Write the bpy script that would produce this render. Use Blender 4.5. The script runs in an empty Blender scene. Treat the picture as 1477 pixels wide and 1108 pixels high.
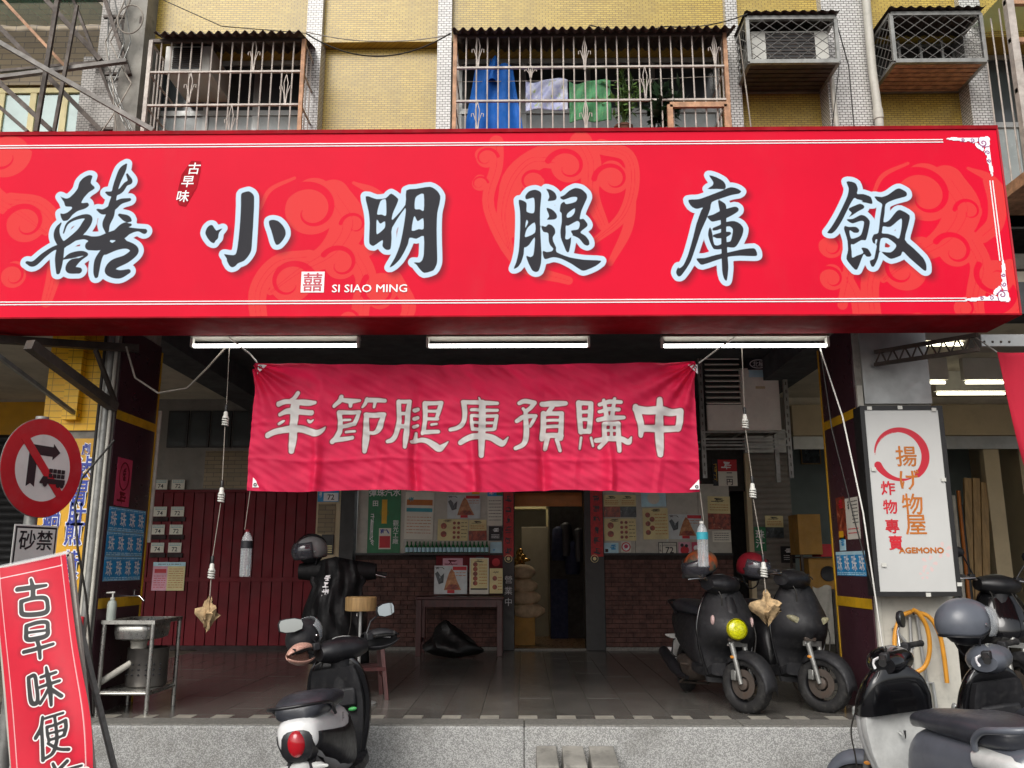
import bpy, bmesh, math, random
import numpy as np
from mathutils import Matrix, Vector
R = math.radians
rnd = random.Random(7)
S = bpy.context.scene
COL = S.collection
# ---------------------------------------------------------------- camera
FPX, PITCH, YAW, CAMZ = 1230.0, R(12), R(0.77), 1.55
cd = bpy.data.cameras.new('camera'); cam = bpy.data.objects.new('camera', cd); COL.objects.link(cam)
cd.sensor_width = 36; cd.lens = 36 * FPX / 1477; cd.clip_end = 400
cam.location = (0, 0, CAMZ); cam.rotation_euler = (R(90) + PITCH, 0, YAW); S.camera = cam
# ---------------------------------------------------------------- sky, sun, exposure
W = bpy.data.worlds.new('World'); S.world = W; W.use_nodes = True
nt = W.node_tree; sky = nt.nodes.new('ShaderNodeTexSky'); sky.sky_type = 'NISHITA'; sky.sun_disc = False
SUN_EL, SUN_AZ = 40, 200          # degrees; azimuth clockwise from +Y: the sun stands behind the camera
sky.sun_elevation = R(SUN_EL); sky.sun_rotation = R(SUN_AZ); sky.air_density = 1.0; sky.dust_density = 4.0; sky.ozone_density = 1.0
bg = nt.nodes['Background']; bg.inputs[1].default_value = 0.15
hs = nt.nodes.new('ShaderNodeHueSaturation'); hs.inputs['Saturation'].default_value = 0.3   # thick white cloud, no blue
nt.links.new(sky.outputs[0], hs.inputs['Color']); nt.links.new(hs.outputs[0], bg.inputs[0])
sl = bpy.data.lights.new('sun', 'SUN'); sl.energy = 1.35; sl.angle = R(40); sl.color = (1, .97, .92)
so = bpy.data.objects.new('sun', sl); COL.objects.link(so)
_d = Vector((math.sin(R(SUN_AZ)) * math.cos(R(SUN_EL)), math.cos(R(SUN_AZ)) * math.cos(R(SUN_EL)), math.sin(R(SUN_EL))))
so.rotation_euler = _d.to_track_quat('Z', 'Y').to_euler(); so.location = _d * 30
S.view_settings.view_transform = 'Standard'; S.view_settings.look = 'None'; S.view_settings.gamma = 1
S.view_settings.use_curve_mapping = False; S.view_settings.exposure = 0.15

# ---------------------------------------------------------------- helpers
def at(px, py, Y):
    """world point at depth Y that the photograph shows at pixel (px, py)"""
    x = (px - 738.5) / FPX; y = (554 - py) / FPX
    yy = math.cos(PITCH) - y * math.sin(PITCH); zz = math.sin(PITCH) + y * math.cos(PITCH)
    c, s = math.cos(YAW), math.sin(YAW)
    dx, dy = x * c - yy * s, x * s + yy * c
    t = Y / dy
    return Vector((dx * t, Y, CAMZ + zz * t))
def X(px, Y, py=800): return at(px, py, Y).x
def Z(py, Y, px=740): return at(px, py, Y).z

class MB:
    def __init__(s): s.v = []; s.f = []
    def add(s, vs, fs):
        b = len(s.v); s.v += [Vector(p) for p in vs]; s.f += [tuple(b + i for i in f) for f in fs]; return s
    def box(s, a, b, M=None):
        x0, y0, z0 = a; x1, y1, z1 = b
        vs = [(x0,y0,z0),(x1,y0,z0),(x1,y1,z0),(x0,y1,z0),(x0,y0,z1),(x1,y0,z1),(x1,y1,z1),(x0,y1,z1)]
        if M is not None: vs = [M @ Vector(p) for p in vs]
        return s.add(vs, [(3,2,1,0),(4,5,6,7),(0,1,5,4),(1,2,6,5),(2,3,7,6),(3,0,4,7)])
    def cbox(s, c, h, M=None):
        return s.box([c[i]-h[i] for i in range(3)], [c[i]+h[i] for i in range(3)], M)
    def bar(s, p, q, w, h=None, up=(0,0,1)):
        p, q = Vector(p), Vector(q); h = h or w; d = (q - p).normalized(); u = Vector(up)
        if abs(d.dot(u)) > .98: u = Vector((0,1,0))
        r = d.cross(u).normalized() * (w/2); t = r.cross(d).normalized() * (h/2)
        vs = [p-r-t, p+r-t, p+r+t, p-r+t, q-r-t, q+r-t, q+r+t, q-r+t]
        return s.add(vs, [(0,1,2,3),(7,6,5,4),(0,4,5,1),(1,5,6,2),(2,6,7,3),(3,7,4,0)])
    def tube(s, pts, r, n=8, closed=False):
        pts = [Vector(p) for p in pts]; m = len(pts)
        rs = r if isinstance(r, (list, tuple)) else [r] * m
        prev = None; rings = []
        for i, p in enumerate(pts):
            if closed: d = pts[(i+1) % m] - pts[i-1]
            else: d = pts[min(i+1, m-1)] - pts[max(i-1, 0)]
            d = d.normalized() if d.length > 1e-9 else Vector((0,0,1))
            if prev is None:
                a = Vector((0,0,1)) if abs(d.z) < .9 else Vector((1,0,0))
                u = d.cross(a).normalized()
            else:
                u = (prev - d * prev.dot(d)); u = u.normalized() if u.length > 1e-6 else d.orthogonal().normalized()
            prev = u; w = d.cross(u)
            rings.append([p + (u*math.cos(2*math.pi*k/n) + w*math.sin(2*math.pi*k/n)) * rs[i] for k in range(n)])
        return s.loft(rings, cap=not closed, closed=closed)
    def loft(s, rings, cap=True, closed=False):
        n = len(rings[0]); b = len(s.v)
        for rg in rings: s.v += [Vector(p) for p in rg]
        m = len(rings)
        for i in range(m if closed else m-1):
            j = (i+1) % m
            for k in range(n):
                k2 = (k+1) % n
                s.f.append((b+i*n+k, b+i*n+k2, b+j*n+k2, b+j*n+k))
        if cap:
            s.f.append(tuple(b+k for k in reversed(range(n)))); s.f.append(tuple(b+(m-1)*n+k for k in range(n)))
        return s
    def grid(s, rows):
        b = len(s.v); n = len(rows[0])
        for r_ in rows: s.v += [Vector(p) for p in r_]
        for i in range(len(rows)-1):
            for k in range(n-1):
                s.f.append((b+i*n+k, b+i*n+k+1, b+(i+1)*n+k+1, b+(i+1)*n+k))
        return s
    def lathe(s, prof, n=20, M=None, cap=True):
        M = M or Matrix.Identity(4)
        return s.loft([[M @ Vector((r*math.cos(2*math.pi*k/n), r*math.sin(2*math.pi*k/n), z)) for k in range(n)] for r, z in prof], cap=cap)
    def prism(s, poly, z0, z1, M=None):
        M = M or Matrix.Identity(4); n = len(poly); b = len(s.v)
        s.v += [M @ Vector((x, y, z0)) for x, y in poly] + [M @ Vector((x, y, z1)) for x, y in poly]
        s.f.append(tuple(b+k for k in reversed(range(n)))); s.f.append(tuple(b+n+k for k in range(n)))
        for k in range(n):
            k2 = (k+1) % n; s.f.append((b+k, b+k2, b+n+k2, b+n+k))
        return s
    def ell(s, c, r, n=16, m=10, M=None, lo=-90, hi=90):
        c = Vector(c); M = M or Matrix.Identity(4); rings = []
        for i in range(m+1):
            a = R(lo + (hi-lo)*i/m); q = max(math.cos(a), .004)
            rings.append([M @ (c + Vector((r[0]*q*math.cos(2*math.pi*k/n), r[1]*q*math.sin(2*math.pi*k/n), r[2]*math.sin(a)))) for k in range(n)])
        return s.loft(rings)
    def xf(s, M): s.v = [M @ p for p in s.v]; return s

MW = {}
def thing(name, label, cat, loc=(0,0,0), group=None, M=None):
    o = bpy.data.objects.new(name, None); COL.objects.link(o); o.empty_display_size = .1
    M = M or Matrix.Translation(Vector(loc)); o.matrix_world = M; MW[o.name] = M
    o['label'] = label; o['category'] = cat
    if group: o['group'] = group
    return o
def mesh_of(name, mb, mat, inv=None, smooth=None):
    me = bpy.data.meshes.new(name)
    vs = [tuple(inv @ p) for p in mb.v] if inv else [tuple(p) for p in mb.v]
    me.from_pydata(vs, [], mb.f); me.validate()
    bm = bmesh.new(); bm.from_mesh(me); bmesh.ops.recalc_face_normals(bm, faces=bm.faces); bm.to_mesh(me); bm.free()
    if mat: me.materials.append(mat)
    if smooth:
        me.polygons.foreach_set('use_smooth', [True]*len(me.polygons)); me.set_sharp_from_angle(angle=R(smooth))
    return me
def obj(name, mb, mat, parent=None, smooth=None, local=False, bevel=0, kind=None):
    """one mesh object; mb is in world space unless local (then in its thing's space)"""
    inv = None
    if parent is not None and not local: inv = MW[parent.name].inverted()
    o = bpy.data.objects.new(name, mesh_of(name, mb, mat, inv, smooth)); COL.objects.link(o)
    if parent is not None: o.parent = parent; MW[o.name] = MW[parent.name]
    else: MW[o.name] = Matrix.Identity(4)
    if bevel:
        b = o.modifiers.new('bevel', 'BEVEL'); b.width = bevel; b.segments = 2; b.limit_method = 'ANGLE'; b.angle_limit = R(40)
    if kind: o['kind'] = kind
    return o
def tag(o, label, cat, group=None):
    o['label'] = label; o['category'] = cat
    if group: o['group'] = group
    return o
def child_copy(src, parent, M):
    c = src.copy(); COL.objects.link(c); c.parent = parent; c.matrix_local = M; MW[c.name] = MW[parent.name] @ M; return c
def dup(root, loc, label=None, rz=0, group=None):
    r = root.copy(); COL.objects.link(r); r.matrix_world = Matrix.Translation(Vector(loc)) @ Matrix.Rotation(rz, 4, 'Z'); MW[r.name] = r.matrix_world.copy()
    if label: r['label'] = label
    if group: r['group'] = group
    for ch in list(root.children):
        c = ch.copy(); COL.objects.link(c); c.parent = r
        for g in list(ch.children):
            d = g.copy(); COL.objects.link(d); d.parent = c
    return r

# ---------------------------------------------------------------- materials
def lin(h):
    h = h.lstrip('#'); c = [int(h[i:i+2], 16)/255 for i in (0, 2, 4)]
    return tuple(x/12.92 if x <= .04045 else ((x+.055)/1.055)**2.4 for x in c)
def nodes(name):
    m = bpy.data.materials.new(name); m.use_nodes = True; t = m.node_tree
    return m, t, t.nodes['Principled BSDF']
def rgba(c): return (c[0], c[1], c[2], 1)
def mixc(t, fac, a, b):
    n = t.nodes.new('ShaderNodeMix'); n.data_type = 'RGBA'
    for s_, v in ((0, fac), (6, a), (7, b)):
        if hasattr(v, 'is_linked'): t.links.new(v, n.inputs[s_])
        else: n.inputs[s_].default_value = v if s_ == 0 else rgba(v)
    return n.outputs[2]
def maprange(t, v, a, b, c=0., d=1.):
    n = t.nodes.new('ShaderNodeMapRange'); n.interpolation_type = 'SMOOTHSTEP'
    t.links.new(v, n.inputs[0])
    for i, q in enumerate((a, b, c, d)): n.inputs[1+i].default_value = q
    return n.outputs[0]
def noise(t, sc, detail=5, rough=.6, co=None, stretch=None):
    n = t.nodes.new('ShaderNodeTexNoise'); n.inputs['Scale'].default_value = sc; n.inputs['Detail'].default_value = detail; n.inputs['Roughness'].default_value = rough
    if co is None: co = t.nodes.new('ShaderNodeTexCoord').outputs['Object']
    if stretch:
        mp = t.nodes.new('ShaderNodeMapping'); mp.inputs['Scale'].default_value = stretch; t.links.new(co, mp.inputs[0]); co = mp.outputs[0]
    t.links.new(co, n.inputs['Vector']); return n.outputs['Fac']
def bump(t, p, h, strength, dist=.01):
    b = t.nodes.new('ShaderNodeBump'); b.inputs['Strength'].default_value = strength; b.inputs['Distance'].default_value = dist
    t.links.new(h, b.inputs['Height']); t.links.new(b.outputs[0], p.inputs['Normal'])
_pm = {}
def pm(name, col, rough=.5, metal=0., var=.15, sc=5., bmp=0., bsc=80., dirt=0., dirtcol=(.06,.055,.05), coat=0., stretch=None, spec=.5, world=False):
    if name in _pm: return _pm[name]
    if isinstance(col, str): col = lin(col)
    m, t, p = nodes(name); wc = t.nodes.new('ShaderNodeNewGeometry').outputs['Position'] if world else None
    f = maprange(t, noise(t, sc, stretch=stretch, co=wc), .3, .7)
    c = mixc(t, f, tuple(x*(1-var) for x in col), tuple(min(1, x*(1+var)) for x in col))
    if dirt:
        g = maprange(t, noise(t, sc*2.3, 8, .7, co=wc), .48, .72, 0, dirt); c = mixc(t, g, c, dirtcol)
    if world:
        oi = t.nodes.new('ShaderNodeObjectInfo'); c = mixc(t, maprange(t, oi.outputs['Random'], 0, 1, 0, .35), c, tuple(x*.55 for x in col))
    t.links.new(c, p.inputs['Base Color'])
    t.links.new(maprange(t, noise(t, sc*3), .25, .75, max(.02, rough*.8), min(1, rough*1.2)), p.inputs['Roughness'])
    p.inputs['Metallic'].default_value = metal; p.inputs['Coat Weight'].default_value = coat; p.inputs['Specular IOR Level'].default_value = spec
    if bmp: bump(t, p, noise(t, bsc, 4), bmp, .004)
    _pm[name] = m; return m
def emis(name, col, st):
    m, t, p = nodes(name); p.inputs['Base Color'].default_value = rgba(col); p.inputs['Emission Color'].default_value = rgba(col); p.inputs['Emission Strength'].default_value = st; return m
def glass(name, col=(1,1,1), rough=.03, alpha=.25, tint=None):
    m, t, p = nodes(name); p.inputs['Base Color'].default_value = rgba(col); p.inputs['Roughness'].default_value = rough
    p.inputs['Alpha'].default_value = alpha; p.inputs['Specular IOR Level'].default_value = .8; return m
def wallco(t):
    """u = x + y, v = z : runs round axis-aligned vertical faces"""
    co = t.nodes.new('ShaderNodeTexCoord').outputs['Object']; s = t.nodes.new('ShaderNodeSeparateXYZ'); t.links.new(co, s.inputs[0])
    a = t.nodes.new('ShaderNodeMath'); t.links.new(s.outputs[0], a.inputs[0]); t.links.new(s.outputs[1], a.inputs[1])
    c = t.nodes.new('ShaderNodeCombineXYZ'); t.links.new(a.outputs[0], c.inputs[0]); t.links.new(s.outputs[2], c.inputs[1]); return c.outputs[0]
def tile_mat(name, c1, c2, mortar, bw, bh, ms, rough=.35, stain=.3, staincol=(.07,.06,.045), offset=.5):
    m, t, p = nodes(name); b = t.nodes.new('ShaderNodeTexBrick'); co = wallco(t); t.links.new(co, b.inputs['Vector'])
    for k, v in (('Color1', rgba(c1)), ('Color2', rgba(c2)), ('Mortar', rgba(mortar)), ('Scale', 10.), ('Brick Width', bw*10), ('Row Height', bh*10), ('Mortar Size', ms*10), ('Mortar Smooth', .1), ('Bias', 0.)): b.inputs[k].default_value = v
    b.offset = offset
    st = maprange(t, noise(t, 1.3, 8, .65, stretch=(1.6, 1.6, .5)), .42, .75, 0, stain)
    c = mixc(t, st, b.outputs['Color'], staincol)
    c = mixc(t, maprange(t, noise(t, 5, 6, .7), .5, .8, 0, stain*.7), c, staincol)
    t.links.new(c, p.inputs['Base Color']); p.inputs['Roughness'].default_value = rough
    bump(t, p, b.outputs['Fac'], -.5, .003); return m
def stone_mat(name):
    m, t, p = nodes(name); co = t.nodes.new('ShaderNodeTexCoord').outputs['Object']
    v = t.nodes.new('ShaderNodeTexVoronoi'); v.inputs['Scale'].default_value = 150; t.links.new(co, v.inputs['Vector'])
    s = t.nodes.new('ShaderNodeSeparateColor'); t.links.new(v.outputs['Color'], s.inputs[0])
    c = mixc(t, maprange(t, s.outputs[0], .1, .9), (.22,.22,.215), (.50,.50,.48))
    edge = maprange(t, v.outputs['Distance'], .35, .8, 0, .6); c = mixc(t, edge, c, (.2,.195,.18))
    st = maprange(t, noise(t, 2.2, 8, .7), .48, .72, 0, .6); c = mixc(t, st, c, (.12,.115,.10)); st2 = maprange(t, noise(t, .9, 9, .75, stretch=(1,1,.35)), .5, .68, 0, .45); c = mixc(t, st2, c, (.16,.15,.12))
    t.links.new(c, p.inputs['Base Color']); p.inputs['Roughness'].default_value = .75; bump(t, p, v.outputs['Distance'], -.6, .006); return m
def photo_mat(name, a, b, c, sc=14):
    m, t, p = nodes(name); n = maprange(t, noise(t, sc, 4, .55), .3, .7); k = mixc(t, n, a, b)
    n2 = maprange(t, noise(t, sc*1.3, 3), .58, .72); t.links.new(mixc(t, n2, k, c), p.inputs['Base Color']); p.inputs['Roughness'].default_value = .35; return m

M_ = {}
def mats():
    g = M_
    g['yellow_tile'] = tile_mat('yellow_tile', lin('#c4a94c'), lin('#b2963d'), lin('#6f5b28'), .055, .0205, .0026, stain=.42, staincol=(.13,.10,.05))
    g['white_tile'] = tile_mat('white_tile', lin('#d2d1cd'), lin('#c0beba'), lin('#524f4c'), .047, .024, .0028, .25, stain=.16)
    g['grey_tile'] = tile_mat('grey_tile', lin('#aba69e'), lin('#98938b'), lin('#403d39'), .047, .024, .0028, .4, stain=.45)
    g['yellow_paint_tile'] = tile_mat('yellow_paint_tile', lin('#fcc818'), lin('#f4bb10'), lin('#b5820a'), .11, .055, .003, .45, stain=.3, offset=0)
    g['beige_tile'] = tile_mat('beige_tile', lin('#8a7650'), lin('#77643f'), lin('#40331f'), .20, .06, .004, .4, stain=.2)
    g['concrete'] = pm('concrete', '#8b8880', .85, var=.25, sc=4, bmp=.3, dirt=.5)
    g['dark_ceiling'] = pm('dark_ceiling', '#45484a', .8, var=.2, sc=2)
    g['beige_ceiling'] = pm('beige_ceiling', '#cfc7b5', .8, var=.1, sc=2, dirt=.2)
    g['purple'] = pm('purple_laminate', '#42272f', .32, var=.12, sc=3, dirt=.12)
    g['yellow_trim'] = pm('yellow_trim', '#c79a17', .5, dirt=.25)
    g['sign_dark'] = pm('maroon_metal', '#94121f', .75, var=.25, sc=3, dirt=.12, dirtcol=(.20,.11,.10), spec=.08)
    g['maroon'] = pm('maroon_paint', '#6b1620', .5, var=.18, sc=2, dirt=.2, dirtcol=(.03,.006,.007), spec=.2)
    g['maroon_dark'] = pm('maroon_gap', '#220a0c', .7)
    g['brick'] = pm('brick', '#573932', .75, var=.35, sc=9, bmp=.4, bsc=60, dirt=.3, dirtcol=(.03,.015,.012))
    g['mortar'] = pm('mortar', '#2c211d', .9)
    g['black_frame'] = pm('black_frame', '#1e1d1d', .45, var=.2)
    g['steel'] = pm('galvanised_steel', '#8d8d89', .45, metal=.6, var=.2, sc=9, dirt=.3)
    g['steel_dark'] = pm('dark_steel', '#4a423c', .6, metal=.3, var=.3, sc=7, dirt=.5, dirtcol=(.09,.05,.03))
    g['angle_grey'] = pm('angle_bar_grey', '#77736e', .6, metal=.1, var=.25, sc=6, dirt=.4, dirtcol=(.12,.08,.06))
    g['rust'] = pm('rusty_paint', '#b48a6a', .7, var=.3, sc=14, dirt=.45, dirtcol=(.20,.09,.045))
    g['bar_grey'] = pm('worn_bar_paint', '#b3aaa1', .6, metal=.1, var=.2, sc=10, dirt=.35, dirtcol=(.22,.15,.11))
    g['alu'] = pm('aluminium', '#a9aaa8', .4, metal=.6, var=.1, sc=6)
    g['stainless'] = pm('stainless', '#b9b8b2', .3, metal=.9, var=.12, sc=10, dirt=.15)
    g['white'] = pm('white_enamel', '#c9c8c0', .4, var=.06, dirt=.1)
    g['offwhite'] = pm('offwhite_paint', '#b9b6ab', .55, var=.1, dirt=.2)
    g['paper'] = pm('paper', '#d8d5c8', .6, var=.06)
    g['cream'] = pm('cream_paper', '#d9cc97', .55, var=.1)
    g['pinkp'] = pm('pink_paper', '#d8a3b4', .6)
    g['red'] = pm('red_print', '#c01d2b', .5, var=.12)
    g['redpaper'] = pm('red_paper', '#b01c22', .5, var=.25, sc=20)
    g['green'] = pm('green_print', '#1a7346', .45, var=.15)
    g['teal'] = pm('teal_print', '#2f97a6', .5)
    g['black'] = pm('black_print', '#15151a', .5)
    g['ink'] = pm('ink_print', '#23222a', .45)
    g['whitep'] = pm('white_print', '#e9e9ea', .5, var=.04)
    g['orange'] = pm('orange_print', '#b5671f', .5)
    g['yellowp'] = pm('yellow_print', '#d9a41d', .5)
    g['bluep'] = pm('blue_print', '#2c3f96', .5, var=.25, sc=15)
    g['skyblue'] = pm('sky_blue_print', '#2792cc', .5, var=.15, sc=10)
    g['paleblue'] = pm('pale_blue_print', '#b4dbe8', .5)
    g['pink'] = pm('pink_print', '#c64160', .5)
    g['wood_dark'] = pm('dark_red_wood', '#45201f', .4, var=.3, sc=4, stretch=(6,6,.6), dirt=.15)
    g['wood'] = pm('pale_wood', '#a08256', .6, var=.25, sc=5, stretch=(8,8,.7))
    g['rubber'] = pm('rubber', '#1c1b1b', .75, var=.25, sc=12, dirt=.4, dirtcol=(.10,.095,.085), bmp=.2, bsc=60)
    g['plastic'] = pm('black_plastic', '#17171a', .40, var=.15, sc=10, dirt=.2, dirtcol=(.09,.085,.08))
    g['plastic_matt'] = pm('matt_black_plastic', '#18181b', .6, var=.15, sc=8, dirt=.2, dirtcol=(.10,.095,.09))
    g['gloss_black'] = pm('gloss_black', '#0e0e10', .14, var=.2, coat=.6)
    g['chrome'] = pm('chrome', '#d8d8d8', .12, metal=1, var=.05)
    g['mirror'] = pm('mirror_glass', '#eef2f2', .03, metal=1, var=.02)
    g['scooter_white'] = pm('scooter_white', '#dcdcda', .22, var=.05, coat=.4, dirt=.08)
    g['scooter_grey'] = pm('scooter_grey', '#585c64', .35, var=.1, coat=.2, dirt=.1)
    g['silver'] = pm('silver_plastic', '#c4c5c2', .38, var=.1, metal=.15, sc=12, dirt=.1)
    g['seat'] = pm('seat_vinyl', '#36383e', .34, var=.15, sc=12, bmp=.15, bsc=200)
    g['red_lens'] = pm('red_lens', '#a3101c', .12, var=.15, coat=.6)
    g['clear_lens'] = pm('clear_lens', '#c9ccc8', .08, metal=.5, var=.3, sc=60)
    g['amber'] = pm('amber_lens', '#cf8a3c', .15)
    g['headlight_yellow'] = pm('yellow_lens', '#c2c214', .12, var=.3, sc=70, coat=.5)
    g['blue_cloth'] = pm('blue_cloth', '#0f5fb3', .8, var=.2, sc=4, bmp=.2, bsc=200)
    g['green_cloth'] = pm('green_cloth', '#4a8a5e', .8, var=.4, sc=22, stretch=(1,1,.06), dirt=.35, dirtcol=(.35,.38,.12))
    g['leaf'] = pm('leaf', '#4d6a2c', .5, var=.4, sc=15)
    g['leaf_dark'] = pm('dark_leaf', '#20361f', .4, var=.4, sc=15)
    g['sack'] = pm('sackcloth', '#c0a888', .85, var=.2, sc=10, bmp=.5, bsc=200)
    g['rag'] = pm('rag', '#a98f6a', .95, var=.4, sc=30, bmp=.8, bsc=60, dirt=.3, dirtcol=(.18,.13,.08))
    g['plant_pot'] = pm('plant_pot', '#5a3a2a', .8)
    g['cardboard'] = pm('cardboard', '#a9803c', .7, var=.15)
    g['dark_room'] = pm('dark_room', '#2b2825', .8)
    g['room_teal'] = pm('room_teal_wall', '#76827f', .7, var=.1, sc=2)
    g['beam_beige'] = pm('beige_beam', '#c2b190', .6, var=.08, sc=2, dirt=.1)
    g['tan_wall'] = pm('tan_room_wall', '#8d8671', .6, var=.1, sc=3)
    g['navy'] = pm('navy_cloth', '#1c2440', .8)
    g['hose'] = pm('orange_hose', '#c7892b', .4, var=.15)
    g['cable'] = pm('cable', '#26231f', .6)
    g['cord'] = pm('pale_cord', '#9d958a', .8)
    g['tile_floor'] = pm('dark_floor_tile', '#66635e', .22, var=.2, sc=2.5, dirt=.35, dirtcol=(.05,.045,.04), bmp=.05, bsc=30, world=True)
    g['tile_light'] = pm('light_floor_tile', '#a9a498', .4, var=.2, sc=6, dirt=.45, world=True)
    g['grout'] = pm('grout', '#6b6558', .85, var=.2)
    g['granite'] = pm('granite_edge', '#77756f', .6, var=.3, sc=60, dirt=.3)
    g['pebble'] = stone_mat('washed_pebble')
    g['asphalt'] = pm('asphalt', '#46464a', .9, var=.3, sc=90, bmp=.6, bsc=300)
    g['shutter'] = pm('dark_shutter', '#1b1c20', .5)
    g['grey_shutter'] = pm('grey_shutter', '#7d7870', .55, var=.12, sc=3, dirt=.25)
    g['tube'] = emis('lit_tube', (1, .98, .93), 8.0); g['reflector'] = pm('reflector_enamel', '#918e86', .4, var=.06, dirt=.15)
    g['tube_warm'] = emis('warm_lit_tube', (1, .93, .70), 7.0)
    g['room_lamp'] = emis('warm_room_lamp', (1, .88, .70), 8.0)
    g['glass_green'] = glass('green_glass', lin('#4f8f7c'), .15, .75); g['sheet_green'] = glass('pale_green_sheet', lin('#b7dcae'), .4, .85)
    g['glass_dark'] = pm('dark_window_glass', '#3f4446', .12, var=.2, sc=2)
    g['glass_grey'] = pm('frosted_window_glass', '#a9b2b2', .25, var=.12, sc=3)
    g['visor'] = glass('clear_visor', (.55,.58,.6), .05, .30); g['smoke_visor'] = glass('smoke_visor', (.05,.05,.06), .05, .75); g['helmet_art'] = photo_mat('painted_helmet', lin('#1f4f48'), lin('#c0561c'), lin('#8d1d1d'), 9); g['helmet_grey'] = pm('helmet_grey', '#7c7f80', .4); g['whiteblue'] = pm('pale_print', '#c3cacb', .5)
    g['pet'] = glass('clear_plastic', (.9,.93,.95), .03, .22)
    g['bottle_green'] = pm('green_bottle_glass', '#1a6134', .1, var=.2)
    g['food'] = photo_mat('food_photo', lin('#8a4a20'), lin('#c48a55'), lin('#d8a678'), 14)
    g['food2'] = photo_mat('meat_photo', lin('#5a1d14'), lin('#a8492c'), lin('#c98d68'), 16)
    g['food3'] = photo_mat('dark_dish_photo', lin('#20262a'), lin('#4c565a'), lin('#8d979a'), 14)
    g['leopard'] = photo_mat('leopard_cloth', lin('#c8a090'), lin('#b58474'), lin('#3c2a26'), 75)
mats()
# ---------------------------------------------------------------- lettering and print
_fc = {}
def glyph_mesh(body, bold=0., spacing=1.0):
    key = (body, bold, spacing)
    if key in _fc: return _fc[key]
    cu = bpy.data.curves.new('lettering', 'FONT'); cu.body = body; cu.align_x = 'CENTER'; cu.align_y = 'CENTER'; cu.offset = bold; cu.resolution_u = 2; cu.space_line = spacing
    ob = bpy.data.objects.new('lettering_tmp', cu); COL.objects.link(ob)
    me = bpy.data.meshes.new_from_object(ob.evaluated_get(bpy.context.evaluated_depsgraph_get()))
    vs = [v.co.copy() for v in me.vertices]; fs = [tuple(p.vertices) for p in me.polygons]
    bpy.data.objects.remove(ob); bpy.data.curves.remove(cu); bpy.data.meshes.remove(me)
    if vs:   # centre on the ink
        xs_ = [v.x for v in vs]; ys_ = [v.y for v in vs]; c = Vector(((min(xs_)+max(xs_))/2, (min(ys_)+max(ys_))/2, 0)); vs = [v-c for v in vs]
    _fc[key] = (vs, fs); return _fc[key]
def frame(pos, right=(1,0,0), up=(0,0,1)):
    r, u = Vector(right).normalized(), Vector(up).normalized(); n = r.cross(u)
    M = Matrix.Identity(4)
    for i in range(3): M[i][0], M[i][1], M[i][2], M[i][3] = r[i], u[i], n[i], Vector(pos)[i]
    return M
def txt(parent, body, size, mat, pos, right=(1,0,0), up=(0,0,1), bold=0., sx=1., spacing=1., name='lettering', shear=0.):
    vs, fs = glyph_mesh(body, bold, spacing); M = frame(pos, right, up)
    mb = MB().add([M @ Vector((v.x*size*sx + shear*v.y*size, v.y*size, 0)) for v in vs], fs)
    return obj(name, mb, mat, parent)
def txtb(parent, body, size, mat, pos, w, sx=1., name='lettering'):
    """heavy upright lettering: the letters laid three times, a stroke apart"""
    vs, fs = glyph_mesh(body); mb = MB()
    for i, (dx, dz) in enumerate(((-w,0),(w,0),(0,w),(0,-w),(0,0))): mb.add([Vector((pos[0]+v.x*size*sx+dx, pos[1]-.0002*i, pos[2]+v.y*size+dz)) for v in vs], fs)
    return obj(name, mb, mat, parent)
def scribble(mb, M, w, h, n=6, seed=0, t=.1):
    """brush marks that stand for writing too small to read"""
    r = random.Random(seed)
    for k in range(n):
        if r.random() < .55: a = (r.uniform(-.5,-.1), r.uniform(-.45,.45)); b = (r.uniform(.1,.5), a[1]+r.uniform(-.08,.1))
        else: a = (r.uniform(-.35,.35), r.uniform(.1,.5)); b = (a[0]+r.uniform(-.2,.2), r.uniform(-.5,-.05))
        p = Vector((a[0]*w, a[1]*h, k*.00012)); q = Vector((b[0]*w, b[1]*h, k*.00012)); d = (q-p).normalized(); nrm = Vector((-d.y, d.x, 0))*t*min(w,h)*.5
        mb.add([M @ (p-nrm), M @ (q-nrm*.6), M @ (q+nrm*.6), M @ (p+nrm)], [(0,1,2,3)])
    return mb
def catmull(pts, n=6):
    P_ = [np.array(p, float) for p in pts]
    if len(P_) < 3: return P_
    out = []; E = [2*P_[0]-P_[1]] + P_ + [2*P_[-1]-P_[-2]]
    for i in range(1, len(E)-2):
        a, b, c, d = E[i-1:i+3]
        for k in range(n):
            t = k/n; out.append(.5*((2*b)+(-a+c)*t+(2*a-5*b+4*c-d)*t*t+(-a+3*b-3*c+d)*t**3))
    out.append(P_[-1]); return out
def sd_strokes(strokes, gx, gy):
    d = np.full(gx.shape, 1e3)
    for st in strokes:
        P_ = catmull(st)
        for a, b in zip(P_[:-1], P_[1:]):
            ex, ey = b[0]-a[0], b[1]-a[1]; L = ex*ex+ey*ey+1e-12
            t = np.clip(((gx-a[0])*ex+(gy-a[1])*ey)/L, 0, 1)
            d = np.minimum(d, np.hypot(gx-a[0]-t*ex, gy-a[1]-t*ey)-(a[2]+(b[2]-a[2])*t))
    return d
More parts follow.
